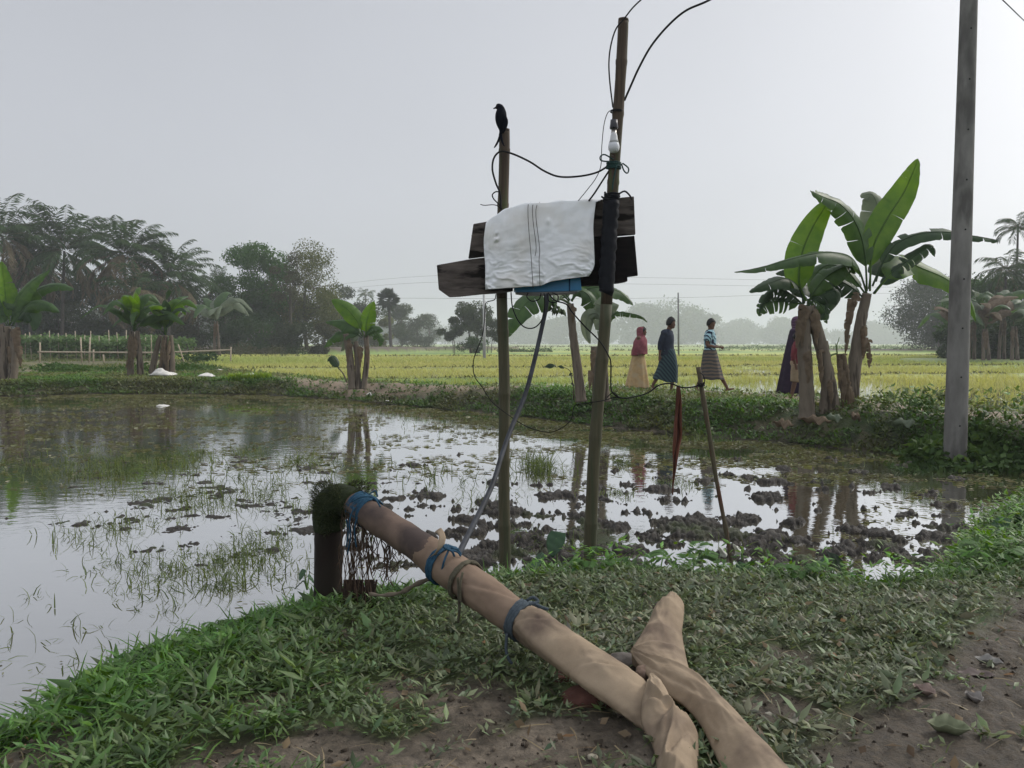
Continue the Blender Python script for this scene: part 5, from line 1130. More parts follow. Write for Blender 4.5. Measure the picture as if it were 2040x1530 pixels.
def banana_auto(bpx, bpy, Y, top, n, L, seed, label, stems=1, name='banana_plant', mats=None, group='banana plants around the pond', W=.30, low=False):
    rn = random.Random(seed); b = P(bpx, bpy, Y); t = P(top[0], top[1], Y); e = empty(name, b, label, 'banana plant', group)
    for s_ in range(stems):
        dx = (s_-(stems-1)/2)*.38; mb = MB(); q = bez([b+Vector((dx, 0, -.1)), b.lerp(t, .5)+Vector((dx*.8, 0, 0)), t+Vector((dx*.5, 0, 0))], 18)
        mb.tube(q, [.125-.05*i/17 for i in range(18)], 12, wob=.12, rng=rn); mb.build('stem', ban_trunk, e)
    for k in range(n):
        a = k*2.4+rn.uniform(-.4, .4); el = rn.uniform(.45, 1.5); l = L*rn.uniform(.75, 1.15); h = Vector((cos(a), sin(a), 0))
        p1 = t+h*l*.25*cos(el)+Vector((0, 0, l*.38*sin(el)+.1)); p2 = t+h*l*.60*cos(el*.85)+Vector((0, 0, l*.62*sin(el))); p3 = t+h*l*.92*cos(el*.8)+Vector((0, 0, l*(.80*sin(el)-.28+rn.uniform(-.15, .15))))
        leaf_blade([t, p1, p2, p3], W*rn.uniform(.75, 1.1), rn.uniform(.3, 1.0), rn.choice(mats or [ban_leaf, ban_leaf, ban_young, ban_leaf, ban_grey]), e, seed*50+k, tear=rn.uniform(.05, .3), droop=rn.uniform(.2, .6), n=22)
    for k in range(4):
        p0 = t+Vector((rn.uniform(-.2, .2), -.15, -.1)); leaf_blade([p0, p0+Vector((rn.uniform(-.1, .1), -.1, -.6)), p0+Vector((rn.uniform(-.2, .2), -.05, -1.3))], .16, 1.3, ban_dry, e, seed+k, tear=.5, droop=1, n=14, name='dead_leaf', rib=.01)
    return e
banana_auto(270, 745, 28.0, (268, 660), 11, 2.2, 21, 'left plant of the leafy banana clump standing by the white sacks', 2)
banana_auto(322, 745, 28.3, (330, 668), 12, 2.2, 22, 'right plant of the leafy banana clump, a bright young leaf on top', 3, mats=[ban_leaf, ban_leaf, ban_young, ban_dark])
banana_auto(432, 705, 62.0, (430, 640), 12, 3.8, 24, 'greyish banana plant in front of the dark wood, right of the palms', 2, mats=[ban_grey, ban_leaf, ban_grey], W=.7)
gr = 'banana plants of the grove beyond the concrete pole'
for k, (x, y, Y, t, s_, lab) in enumerate([(1902, 722, 51, (1905, 655), 41, 'banana plant at the left end of the far right grove, half behind the concrete pole'), (1935, 722, 52, (1938, 640), 42, 'second banana plant of the far right grove, just right of the concrete pole'),
      (1965, 724, 50, (1962, 655), 43, 'third banana plant of the far right grove from the concrete pole'), (1995, 722, 53, (1998, 632), 44, 'fourth banana plant of the far right grove from the concrete pole'), (2022, 724, 50, (2020, 650), 45, 'banana plant of the far right grove nearest the right edge'),
      (2050, 724, 51, (2050, 640), 46, 'banana plant of the far right grove cut by the right edge')]):
    banana_auto(x, y, Y, t, 11, 3.0, s_, lab, 2, mats=[ban_grey, ban_leaf, ban_dry, ban_leaf], group=gr, W=.5)
# dead leaves littering the ground at the foot of the right pair
def litter(px, py, L, az, label, mat=ban_dry, zz=.48):
    c = G(px, py, zz); mb = MB(); mb.grid(lambda u, v: c+Vector(((u-.5)*L*cos(az)-(v-.5)*.10*sin(az)*sin(pi*u), (u-.5)*L*sin(az)+(v-.5)*.12*sin(pi*u), .06*sin(u*7+v*6)*sin(pi*u)+.02*sin(u*19)+.04)), 16, 6)
    tag(mb.build('fallen_banana_leaf', mat, origin=c, solid=.004), label, 'leaf', 'dead banana leaves on the dyke')
litter(1625, 842, .42, -.4, 'long dead banana leaf curling left at the foot of the right pair'); litter(1660, 838, .32, .3, 'broad dead leaf scrap at the foot of the ragged stump', ban_grey); litter(1705, 835, .3, .9, 'dead leaf leaning on the tallest banana plant foot')
litter(1800, 848, .45, -.2, 'grey dead banana leaf lying in weeds between banana and concrete pole', ban_grey, .4); litter(1560, 850, .3, -.7, 'thin dead leaf sloping down the dyke left of the right pair')
# small weeds with few leaves standing on the dyke
def sapling(px, py, Y, pts, lv, label):
    e = empty('seedling_plant', P(px, py, Y), label, 'plant'); mb = MB(); mb.tube(bez(PP(pts, Y), 12), [.012-.0007*i for i in range(12)], 6); mb.build('stem', root_mat, e)
    for k, (x, y, L, a) in enumerate(lv):
        c = P(x, y, Y); mb = MB(); mb.grid(lambda u, v: c+Vector(((u-.5)*L*cos(a)-(v-.5)*L*.5*sin(a)*sin(pi*(u*.96+.02)), (v-.5)*.05, (u-.5)*L*sin(a)+(v-.5)*L*.5*cos(a)*sin(pi*(u*.96+.02))-.02*sin(pi*v))), 8, 5); mb.build('leaf', ban_dark, e, solid=.002)
sapling(1142, 795, 15.2, [(1143, 797), (1142, 770), (1138, 750), (1135, 738), (1120, 730)], [(1096, 729, .20, .1), (1118, 731, .12, -.3), (1137, 745, .08, .5), (1141, 765, .08, -.6)], 'spindly stalk with a few dark leaves left of the middle banana plant')
sapling(1770, 800, 13.6, [(1768, 808), (1772, 795), (1776, 785)], [(1776, 784, .12, -.3), (1752, 800, .10, .3), (1764, 790, .07, .2)], 'little leafy weed by the path right of the tallest banana plant')
# ---- concrete pole
conc = M('weathered_concrete', (.135, .130, .12), (.235, .228, .212), scale=2.2, rough=.9, stretch=(2.5, 2.5, .8), bump=.003, bscale=25, c3=(.10, .095, .088), c3scale=1.4, c3cut=(.5, .62))
pc = empty('utility_pole', G(1903, 888, .28), 'thick grey concrete utility pole rising out of frame at the right', 'utility pole')
mb = MB(); b0 = G(1903, 888, .28); Yc = b0.y
mb.grid(lambda u, v: Vector((b0.x+.137*(1-.36*u)*cos(2*pi*v), Yc+.137*(1-.36*u)*sin(2*pi*v), -.1+7.6*u)), 30, 32, closed=True)
mb.v += [Vector((b0.x, Yc, 7.5))]; k = len(mb.v)-1; mb.f += [(29*32+i, 29*32+(i+1) % 32, k) for i in range(32)]
mb.build('shaft', conc, pc)
hole_m = M('hole_shadow', (.01, .01, .01), rough=1)
for i in range(11):
    z = .55+i*.62
    if z > 7.2: break
    u = (z+.1)/7.6; rr_ = .137*(1-.36*u); a = -pi/2-.18; c = Vector((b0.x+rr_*cos(a), Yc+rr_*sin(a), z)); mb = MB(); mb.tube([c+Vector((0, .02, 0)), c+Vector((0, -.0015, 0))], .011, 10); mb.build('bolt_hole', hole_m, pc)
# distant poles and lines
def dpole(px, base_y, top_y, Y, r, lab, mat):
    b = P(px, base_y, Y); t = P(px-1, top_y, Y); mb = MB(); mb.tube([b+Vector((0, 0, -.3)), b.lerp(t, .5), t], [r, r*.85, r*.7], 10); o = mb.build('distant_pole', mat, origin=b); tag(o, lab, 'utility pole'); return t
t1 = dpole(965, 717, 575, 62, .13, 'pale thin utility pole in the fields left of the shorter bamboo pole', M('pale_pole', (.38, .38, .38), (.48, .48, .47), rough=.9))
t2 = dpole(1352, 702, 583, 78, .10, 'dark thin utility pole in the fields above the walkers', M('dark_pole', (.12, .12, .13), (.18, .18, .18), rough=.9))
lm = M('line_wire', (.10, .10, .11), rough=.6)
for k, (ya, yb, yc, yd, lab) in enumerate([(561, 549, 553, 563, 'uppermost faint power line across the far sky'), (570, 562, 566, 575, 'second faint power line across the far sky'), (580, 573, 575, 588, 'lowest faint power line across the far sky')]):
    pts = [P(640, ya+12, 150), P(965, yb+22, 64), P(1352, yc+18, 78), P(1700, yd-4, 85), P(2100, yd+3, 95)] if k == 2 else [P(640, ya+10, 130), P(870, yb, 90), P(1280, yc, 90), P(1700, yd-3, 90), P(2100, yd-6, 90)]
    mb = MB(); mb.tube(bez(pts, 40), .011, 5); tag(mb.build('power_line', lm, origin=pts[0]), lab, 'power line', 'power lines across the fields')
for k, (a, b, lab) in enumerate([((1985, -12), (2060, 60), 'overhead wire crossing the top right corner, lower one'), ((2030, -30), (2060, 12), 'overhead wire at the very top right corner')]):
    mb = MB(); mb.tube([P(*a, 12), P(*b, 16)], .009, 6); tag(mb.build('overhead_wire', cable_mat, origin=P(*a, 12)), lab, 'wire')
# ================================================================ trees and palms
tree_leaf = M('tree_foliage', (.85, .9, .8), (1, 1, 1), scale=3, rough=.7, spec=.2, tint=True, trans=.2)
bark = M('tree_bark', (.05, .04, .03), (.10, .085, .065), scale=6, rough=.95)
palm_trunk = M('palm_trunk', (.045, .04, .034), (.09, .08, .066), scale=5, rough=.95)
def gh(x, y): return float(terrain(np.array([x]), np.array([y]))[0][0])
def tree(px, base_y, Y, w, h, cols, label, seed, n=5000, leaf=.22, cb=.25, clumps=22, trunks=1, name='tree', cat='tree', group=None, lean=0, top=1.0, rag=.28):
    """w, h metres; crown of many leaf faces gathered round limb ends; cb = where the crown starts"""
    rt_ = np.random.default_rng(seed); rn = random.Random(seed)
    b = P(px, base_y, Y); z0 = gh(b.x, Y); b.z = z0
    e = empty(name, b, label, cat, group)
    C_ = []
    for k in range(clumps):
        a = rn.uniform(0, 2*pi); u = rn.random()**.7; q = rn.random(); zz = cb+(top-cb)*q
        prof = sin(pi*min(1, max(0.12, (zz-cb*.8)/(1.06-cb*.8))))**.6
        C_.append((Vector((cos(a)*u*w*.5*prof+lean*zz, sin(a)*u*w*.45*prof, zz*h)), w*rn.uniform(.13, .23)))
    mb = MB()
    for t in range(trunks):
        off = Vector((rn.uniform(-.12, .12)*w*(trunks > 1), rn.uniform(-.1, .1)*w*(trunks > 1), 0)); r = .022*h*(.6 if trunks > 1 else 1)
        tp = Vector((off.x*1.5+lean*.6, off.y, h*rn.uniform(.6, .75))); st = bez([b+off+Vector((0, 0, -.3)), b+off*1.2+Vector((rn.uniform(-.03, .03)*h, 0, h*.3)), b+tp], 12)
        mb.tube(st, [r*(1-.6*i/11) for i in range(12)], 8)
        for k, (c, rr_) in enumerate(C_):
            if k % trunks == t and k % 2 == 0: s_ = st[rn.randint(4, 10)]; mb.tube(bez([s_, s_.lerp(b+c, .5)+Vector((0, 0, -.03*h)), b+c], 6), [r*.35, r*.3, r*.24, r*.18, r*.1, r*.05], 5)
    mb.build('trunk', bark, e)
    N = int(n*2.2); leaf *= 1.15; ci = rt_.integers(0, clumps, N); cc = np.array([tuple(c) for c, _ in C_]); cr_ = np.array([r for _, r in C_])
    v = rt_.normal(size=(N, 3)); v /= np.linalg.norm(v, axis=1, keepdims=True); rad = cr_[ci]*rt_.uniform(.3, 1.0, N)**.5*(1+rag*rt_.normal(0, .35, N))
    pos = cc[ci]+v*rad[:, None]*np.array([1.15, 1.0, .8]); pos = pos+np.array(tuple(b))
    shade = .75+.5*rt_.random(clumps)
    q = rt_.random(N); col_ = (np.array(cols[0])[None]*(1-q[:, None])+np.array(cols[1])[None]*q[:, None])*shade[ci][:, None]
    d = rt_.normal(size=(N, 3)); d[:, 2] -= .5
    V, F, T = scatter(LEAF_V, LEAF_F, pos, frames(d, rt_.uniform(0, 6, N)), leaf*.6, leaf*rt_.uniform(.7, 1.4, N), np.clip(col_, .005, 1))
    np_mesh('crown', V, F, tree_leaf, parent=e, tint=T); return e
def frond_cloud(tip0, n, L, seed, dead=0, droop=.5, leafl=.16, nl=34, els=(-.5, 1.3), wl=.035, fan=False):
    rt_ = random.Random(seed); pos = []; D = []; S_ = []; Cc = []; mb = MB()
    for k in range(n):
        az = k*2.4+rt_.uniform(-.3, .3); el = els[0]+(els[1]-els[0])*((k*.4142+.1*rt_.random()) % 1); isdead = el < els[0]+dead*(els[1]-els[0]); l = L*rt_.uniform(.8, 1.1)
        h = Vector((cos(az), sin(az), 0)); pts = []
        for i in range(12):
            t = i/11; g = droop*(1.0+(.4 if isdead else 0))*t*t; ang_ = el-g*1.7; 
            pts.append((pts[-1] if pts else tip0)+(h*cos(ang_)+Vector((0, 0, sin(ang_))))*(l/11))
        mb.tube(pts, [.03*(1-.8*i/11) for i in range(12)], 4)
        q = bez(pts, nl)
        base_c = (.12, .095, .055) if isdead else (.026, .056, .013)
        for j in range(4, nl):
            d = (q[j]-q[j-1]).normalized(); s_ = d.cross(Vector((0, 0, 1)));
            if s_.length < .05: s_ = Vector((1, 0, 0))
            s_.normalize(); ll = L*leafl*(sin(pi*(j-2)/(nl+1))**.5)
            for sg in (-1, 1):
                pos.append(tuple(q[j])); D.append(tuple(s_*sg*.8+d*.6+Vector((0, 0, -.35-.7*rt_.random())))); S_.append(ll*rt_.uniform(.8, 1.15)); f_ = rt_.uniform(.7, 1.35); Cc.append(tuple(c*f_ for c in base_c))
    pos = np.array(pos); D = np.array(D); S_ = np.array(S_)
    V, F, T = scatter(LEAF_V, LEAF_F, pos, frames(D, np.random.default_rng(seed).uniform(-.6, .6, len(D))), wl*L*.62, S_, np.array(Cc))
    mv = np.array([tuple(v) for v in mb.v]); mf = [f for f in mb.f if len(f) == 4]
    V2 = np.concatenate([V, mv]); F2 = np.concatenate([F, np.array(mf)+len(V)]); T2 = np.concatenate([T, np.tile(np.array([[.10, .10, .05]]), (len(mv), 1))])
    return V2, F2, T2
def palm(px, base_y, Y, top, n, L, label, seed, r=.16, name='coconut_palm', dead=.3, droop=.5, group=None, els=(-.75, 1.45), leafl=.20, nl=34, lean=0):
    b = P(px, base_y, Y); b.z = gh(b.x, Y); t = P(top[0], top[1], Y); e = empty(name, b, label, 'palm tree', group)
    mb = MB(); mb.tube(bez([b+Vector((0, 0, -.3)), b.lerp(t, .5)+Vector((lean, 0, 0)), t], 24), [r*(1.25-.5*i/23)*(1.03 if i % 2 else .97) for i in range(24)], 10); mb.build('trunk', palm_trunk, e)
    V, F, T = frond_cloud(t, int(n*2.0), L, seed, dead, droop, leafl, nl, els); np_mesh('crown', V, F, tree_leaf, parent=e, tint=T); return e
GA = ((.018, .046, .010), (.034, .070, .016)); GB = ((.026, .078, .012), (.046, .112, .020)); GC = ((.065, .085, .022), (.11, .115, .034)); GD = ((.026, .042, .018), (.048, .064, .026)); GE = ((.045, .050, .022), (.075, .07, .035))
gp = 'coconut palms of the dark wood'
palm(8, 692, 84, (5, 470), 24, 5.6, 'coconut palm cut by the left edge, fronds drooping', 1, group=gp, dead=.2, droop=.62)
palm(122, 692, 88, (128, 500), 28, 6.2, 'widest coconut palm of the wood, dark crown left of the brown fronded palm', 2, group=gp, dead=.12, droop=.55)
palm(60, 692, 92, (62, 525), 22, 5.4, 'lower coconut palm in shade between the left edge palm and the widest palm', 9, group=gp, dead=.3, droop=.6)
palm(250, 692, 84, (248, 508), 30, 5.3, 'coconut palm with many dry brown hanging fronds above the leafy banana clump', 3, group=gp, dead=.36, droop=.6)
palm(335, 692, 86, (338, 556), 28, 5.2, 'lowest coconut palm at the right end of the palm row, half its fronds brown', 4, group=gp, dead=.28, droop=.6)
palm(268, 692, 80, (268, 590), 16, 4.0, 'short palm with drooping pale fronds under the brown fronded one', 5, group=gp, dead=.6, droop=.7)
palm(448, 692, 100, (435, 568), 18, 2.6, 'small dark palm between the coconut palms and the round dark tree', 6, group=gp, dead=.1, droop=.45)
gw = 'broadleaf trees of the dark wood'
TL = [(500, 692, 96, 9.0, 12.0, GB, 'tall dense green tree with a rounded double top, left of the taller open tree', 11, 9000, .24, .32, 26),
 (545, 692, 104, 8.5, 9.6, GA, 'dark tree filling the gap between the two tallest broadleaf trees', 12, 5000, .24, .2, 18),
 (612, 690, 98, 8.8, 12.6, GC, 'tallest open yellowish tree at the right end of the dark wood', 13, 6200, .20, .28, 34),
 (580, 692, 92, 4.5, 11.8, GE, 'slender sparse brownish tree rising between the two tallest broadleaf trees', 14, 1500, .18, .5, 14),
 (648, 690, 106, 5.5, 8.0, GC, 'olive tree on the right flank of the dark wood', 15, 3500, .22, .15, 16),
 (460, 692, 92, 6.5, 7.0, GA, 'low dark bush tree left under the round dense tree', 16, 3500, .22, .05, 14),
 (395, 692, 100, 8.0, 8.0, GD, 'murky low tree right behind the lowest coconut palm', 17, 3500, .25, .1, 14),
 (300, 692, 96, 10.0, 8.0, GE, 'brownish thicket behind the middle of the palm row', 18, 5500, .25, .0, 20),
 (215, 692, 98, 10.0, 8.6, GD, 'dusky thicket behind the brown fronded palm', 19, 5500, .25, .0, 20),
 (140, 692, 98, 10.0, 8.6, GD, 'dusky thicket behind the widest coconut palm', 20, 5500, .25, .0, 20),
 (60, 692, 98, 10.5, 9.2, GA, 'dark thicket behind the second palm from the left edge', 21, 5500, .25, .0, 20),
 (-25, 692, 98, 9, 8, GA, 'dark thicket half out of frame at the left edge', 22, 3500, .25, .0, 16),
 (350, 692, 90, 6.0, 4.2, GE, 'dry brownish bush below the lowest coconut palm', 23, 3500, .22, .0, 14),
 (510, 693, 90, 6.5, 3.8, GA, 'dark bush under the dense green tree, left', 24, 3500, .22, .0, 14),
 (580, 693, 90, 6.0, 3.6, GD, 'dark bush below the tallest open tree, left', 25, 3000, .22, .0, 14),
 (640, 693, 92, 5.0, 3.4, GE, 'thin dry bush below the tallest open tree, right', 26, 2500, .22, .0, 12)]
for px, by, Y, w, h, cl_, lab, sd, n_, lf, cb_, ck in TL:
    tree(px, by, Y, w, h, cl_, lab, sd, n_, lf, cb_, ck, group=gw, trunks=2 if cb_ < .1 else 1)
gm_ = 'hazy trees between the wood and the lone tree'
for px, by, Y, w, h, cl_, lab, sd, n_ in [(690, 690, 150, 9, 11, GD, 'greyish tree just right of the dark wood, behind the lone banana plant', 31, 3500), (722, 690, 158, 9, 9.6, GD, 'greyish tree behind the right leaf of the lone banana plant', 32, 3000), (748, 690, 150, 6, 7.5, GC, 'pale low tree left of the fan palm trunk', 33, 2500),
      (800, 689, 185, 9.5, 10, GD, 'hazy tree right of the fan palm', 34, 3200), (832, 689, 200, 9, 8.8, GD, 'hazy tree with broken top, second right of the fan palm', 35, 2600), (856, 688, 260, 9, 10.5, GD, 'very faint feathery tree left of the lone tree in the field', 36, 1800), (670, 690, 130, 7, 7, GD, 'small dark tree at the foot of the wood, behind the lone banana left leaf', 37, 2600)]:
    tree(px, by, Y, w, h, cl_, lab, sd, n_, .32, .1, 16, group=gm_, trunks=1)
# palmyra fan palm
b = P(779, 690, 135); b.z = gh(b.x, 135); t = P(774, 598, 135); e = empty('fan_palm', b, 'lone fan palm with a round head on a thin trunk above the fields', 'palm tree')
mb = MB(); mb.tube(bez([b+Vector((0, 0, -.3)), b.lerp(t, .5), t], 16), [.30-.008*i for i in range(16)], 8); mb.build('trunk', palm_trunk, e)
rt_ = np.random.default_rng(4); pos = []; D = []; S_ = []
for k in range(70):
    a = rt_.uniform(0, 2*pi); el = rt_.uniform(-1.2, 1.5); d = np.array([cos(a)*cos(el), sin(a)*cos(el), sin(el)]); c = np.array(tuple(t))+d*rt_.uniform(.5, 1.15)
    u = np.cross(d, (0, 0, 1)); u /= np.linalg.norm(u)+1e-6; v = np.cross(u, d)
    for j in range(-8, 9):
        g = j*.17; pos.append(c); D.append(d*cos(g)+(u*.9+v*.2)*sin(g)); S_.append(1.25)
V, F, T = scatter(LEAF_V, LEAF_F, np.array(pos), frames(np.array(D), rt_.uniform(-.5, .5, len(D))), .13, np.array(S_), np.array([[.03, .045, .025]]*len(D))*rt_.uniform(.8, 1.3, (len(D), 1)))
np_mesh('crown', V, F, tree_leaf, parent=e, tint=T)
palm(729, 690, 170, (728, 588), 11, 2.1, 'tiny far betel palm standing up left of the fan palm', 51, r=.12, dead=.0, droop=.6, name='betel_palm', els=(-.2, 1.3), nl=18, leafl=.3)
# lone spreading trees in the field
tree(945, 697, 106, 5.6, 7.2, GD, 'rounder taller one of the field trees left of the shorter bamboo pole', 61, 4200, .20, .42, 20, trunks=3)
tree(908, 697, 106, 3.6, 4.6, GD, 'lower left one of the field trees, leaning left', 62, 2000, .20, .45, 12, lean=-.6, trunks=2)
tree(975, 697, 108, 3.4, 4.4, GD, 'low right flank one of the field trees by the bamboo pole', 63, 1700, .20, .4, 12, lean=.5, trunks=2)
tree(938, 697, 103, 3.6, 2.2, GA, 'small bush below the trees standing in the field', 64, 1400, .18, .0, 10)
# right side
tree(1862, 702, 128, 13.5, 11.4, ((.022, .035, .02), (.04, .055, .03)), 'big dark rounded tree seen left of the concrete pole', 71, 9500, .30, .14, 34, trunks=2, rag=.55)
tree(1915, 705, 120, 8, 8.8, GB, 'green tree just behind the concrete pole', 72, 4500, .28, .1, 20)
for i, (x, y, Y, w, h, cl_, lab) in enumerate([(1940, 712, 66, 6.5, 6.2, GB, 'leafy tree standing over the right grove beside the concrete pole'), (1985, 712, 74, 8.5, 6.8, GD, 'grey green tree behind the middle of the right grove'), (2030, 712, 72, 8.5, 7.0, GD, 'grey green tree behind the right end of the right grove'),
      (1960, 718, 56, 5, 2.6, GA, 'dark undergrowth bush at the left foot of the right grove'), (2005, 718, 56, 5.5, 2.9, GA, 'dark undergrowth bush at the middle foot of the right grove'), (2045, 718, 56, 5, 2.7, GA, 'dark undergrowth bush at the right foot of the right grove'), (1915, 716, 57, 3.4, 2.4, GA, 'dark undergrowth bush hidden mostly by the concrete pole')]):
    tree(x, y, Y, w, h, cl_, lab, 80+i, 4500, .19, .05, 18, trunks=2, group='trees around the right grove')
gb = 'betel palms at the right edge'
palm(2003, 715, 66, (2028, 456), 12, 1.9, 'tallest slim betel palm near the right edge', 91, r=.10, name='betel_palm', dead=.0, droop=.75, group=gb, els=(-.3, 1.2), nl=20, leafl=.32, lean=.3)
palm(2000, 715, 62, (2004, 538), 13, 2.3, 'middle betel palm near the right edge with a drooping skirt', 92, r=.10, name='betel_palm', dead=.1, droop=.75, group=gb, els=(-.9, 1.3), nl=20, leafl=.32)
palm(2030, 715, 62, (2046, 560), 13, 2.3, 'lowest betel palm cut by the right edge', 93, r=.10, name='betel_palm', dead=.1, droop=.75, group=gb, els=(-.9, 1.3), nl=20, leafl=.32)
# bare grey tree left of the big right tree
b = P(1826, 700, 150); b.z = gh(b.x, 150); mb = MB(); rb = random.Random(4)
def br(p, d, l, r, k):
    q = p+d*l; mb.tube([p, p.lerp(q, .5)+Vector((rb.uniform(-.08, .08)*l, 0, 0)), q], [r, r*.8, r*.6], 4)
    if k:
        for _ in range(3): br(q, (d+Vector((rb.uniform(-.8, .6), rb.uniform(-.4, .4), rb.uniform(-.25, .5)))).normalized(), l*.66, r*.55, k-1)
br(b+Vector((3.5, 0, 5)), Vector((-.5, 0, .85)).normalized(), 2.6, .09, 4)
br(b+Vector((3.5, 0, 0)), Vector((0, 0, 1)), 5.0, .16, 0)
tag(mb.build('bare_tree', bark, origin=b), 'thin leafless grey branches left of the big dark tree', 'tree')
# ---- far belts of trees fading in the haze
def belt(name, label, spec, seed, n, leaf, cols):
    rt_ = np.random.default_rng(seed); Vs = []
    cen = []; rad = []
    for (x0, x1, y0, top0, top1, Y) in spec:
        for px in np.arange(x0, x1, 5.0):
            u = (px-x0)/(x1-x0); tp = top0+(top1-top0)*(.5+.5*float(fbm(np.array(px*.028), np.array(Y*.1), 3, seed))*1.6)
            base = P(px, y0, Y+rt_.uniform(-30, 30)); g = Y/FPX
            hh = (y0-tp)*g
            for _ in range(5):
                f = rt_.uniform(.15, 1); cen.append((base.x+rt_.normal(0, 4*g), base.y, .2+hh*f)); rad.append(hh*.24*(1.2-.5*f))
    cen = np.array(cen); rad = np.array(rad); ci = rt_.integers(0, len(cen), n)
    v = rt_.normal(size=(n, 3)); v /= np.linalg.norm(v, axis=1, keepdims=True); pos = cen[ci]+v*(rad[ci]*rt_.uniform(.3, 1.1, n))[:, None]; pos[:, 2] = np.abs(pos[:, 2])
    q = rt_.random(n)[:, None]; cc = np.array(cols[0])[None]*(1-q)+np.array(cols[1])[None]*q
    V, F, T = scatter(LEAF_V, LEAF_F, pos, frames(rt_.normal(size=(n, 3)), rt_.uniform(0, 6, n)), leaf*.7, leaf, cc)
    o = np_mesh(name, V, F, tree_leaf, tint=T); tag(o, label, 'tree belt', kind='stuff')
belt('far_tree_belt', 'blue grey belt of far trees along the horizon',
     [(840, 1010, 685, 655, 650, 1000), (980, 1260, 685, 650, 640, 1050), (1240, 1440, 685, 660, 655, 980), (1430, 1700, 685, 662, 654, 1080), (1690, 1830, 685, 668, 662, 1150), (700, 860, 686, 650, 645, 620), (1720, 2040, 685, 672, 664, 1150), (-40, 500, 687, 640, 630, 300)], 5, 60000, 3.2, GD)
gf = 'single crowns rising out of the far tree belt'
for px, Y, w, h, lab, sd in [(1322, 470, 50, 21, 'broad umbrella shaped far tree left of the dark thin pole', 1), (1385, 480, 30, 19.5, 'far tree with a feathery top right of the dark thin pole', 2), (1110, 520, 20, 17, 'faint far tree seen between the bamboo poles, behind the cable', 3), (1045, 560, 34, 17, 'faint far trees just right of the shorter bamboo pole', 4),
      (1560, 560, 26, 15.5, 'faint low far tree between the third walker and the banana pair', 5), (1745, 600, 30, 15, 'faint far tree right of the tallest banana plant', 6), (1205, 540, 24, 17, 'faint far tree just right of the leaning pole', 7), (1470, 600, 34, 16, 'faint far tree right of the third walker', 8)]:
    tree(px, 686, Y*1.75, w*1.75, h*1.75, GD, lab, 200+sd, 4500, 2.4, .22 if sd < 3 else .05, 22, group=gf)
# hedge line and low scrub in the middle fields
def scrub(px0, px1, py, Y, h, n, label, sd, cols=GA, z=None):
    rt_ = np.random.default_rng(sd); a = P(px0, py, Y); b = P(px1, py, Y); x = rt_.uniform(a.x, b.x, n); y = Y+rt_.normal(0, (.6+h*.6) if Y > 20 else .22, n)
    zz = terrain(x, y)[0]+h*rt_.uniform(0, 1, n)*np.clip(.5+.9*fbm(x*.4, y*.4, 3, sd), .1, 1.2); q = rt_.random(n)[:, None]; cc = np.array(cols[0])[None]*(1-q)+np.array(cols[1])[None]*q
    V, F, T = scatter(LEAF_V, LEAF_F, np.stack([x, y, zz], 1), frames(rt_.normal(size=(n, 3)), rt_.uniform(0, 6, n)), h*.10+.03, h*.18+.05, cc)
    o = np_mesh('scrub', V, F, tree_leaf, tint=T); tag(o, label, 'scrub', kind='stuff')
scrub(990, 1100, 702, 118, .8, 1500, 'low scrub on a bund between the two bamboo poles', 1)
scrub(1440, 1840, 697, 190, 1.3, 3500, 'low dark hedge line in the far fields on the right', 2, GB)
scrub(700, 960, 693, 200, .9, 1500, 'low hedge line in the far fields left of centre', 3)
scrub(0, 560, 697, 85, 1.3, 7000, 'rough undergrowth along the foot of the dark wood', 4, GE)
scrub(1780, 2060, 905, 9.75, .20, 1900, 'bushy dark weeds round the foot of the concrete pole', 21, ((.03, .06, .02), (.06, .10, .03)))
scrub(1830, 1990, 870, 10.1, .38, 1800, 'taller leafy weeds just behind the concrete pole foot', 22, ((.035, .07, .02), (.07, .12, .03)))
scrub(100, 420, 745, 33, .55, 5000, 'bushy green weeds round the left banana clump', 5, ((.035, .08, .02), (.07, .13, .03)))
scrub(380, 420, 718, 52, 1.1, 500, 'small dark bush by the end of the bamboo rail', 6)
# ---- bean trellis and bamboo rail fence on the left
rt_ = np.random.default_rng(8); n = 15000; x = rt_.uniform(P(38, 690, 60).x, P(330, 690, 60).x, n); y = rt_.uniform(57, 66, n)
z = .35+1.45+.45*fbm(x*.35, y*.3, 3, 9)+rt_.normal(0, .12, n)-np.abs(rt_.normal(0, .5, n))*(rt_.random(n) < .45)
q = rt_.random(n)[:, None]; cc = np.array((.07, .13, .045))[None]*(1-q)+np.array((.15, .23, .09))[None]*q
e = empty('bean_trellis', P(180, 700, 60), 'low trellis smothered in pale green vines in front of the palms', 'trellis')
V, F, T = scatter(LEAF_V, LEAF_F, np.stack([x, y, z], 1), frames(rt_.normal(size=(n, 3))*np.array([1, 1, .4]), rt_.uniform(0, 6, n)), .20, .26, cc); np_mesh('vines', V, F, tree_leaf, parent=e, tint=T)
cane = M('pale_cane', (.30, .25, .18), (.42, .36, .27), scale=8, rough=.9)
rn = random.Random(6)
for k in range(16):
    px = 48+k*17+rn.uniform(-4, 4); b = P(px, 716, 57.5); b.z = gh(b.x, 57.5); mb = MB(); mb.tube([b, b+Vector((rn.uniform(-.1, .1), 0, 1.9+rn.uniform(-.2, .4)))], .035, 6); mb.build('trellis_post', cane, e)
f_ = empty('bamboo_rail_fence', P(270, 715, 50), 'long low fence of one pale bamboo rail on short posts', 'fence')
mb = MB(); mb.tube(bez([P(75, 701, 50), P(200, 702, 50), P(330, 702, 50), P(461, 697, 50)], 30), .055, 7); mb.build('rail', cane, f_)
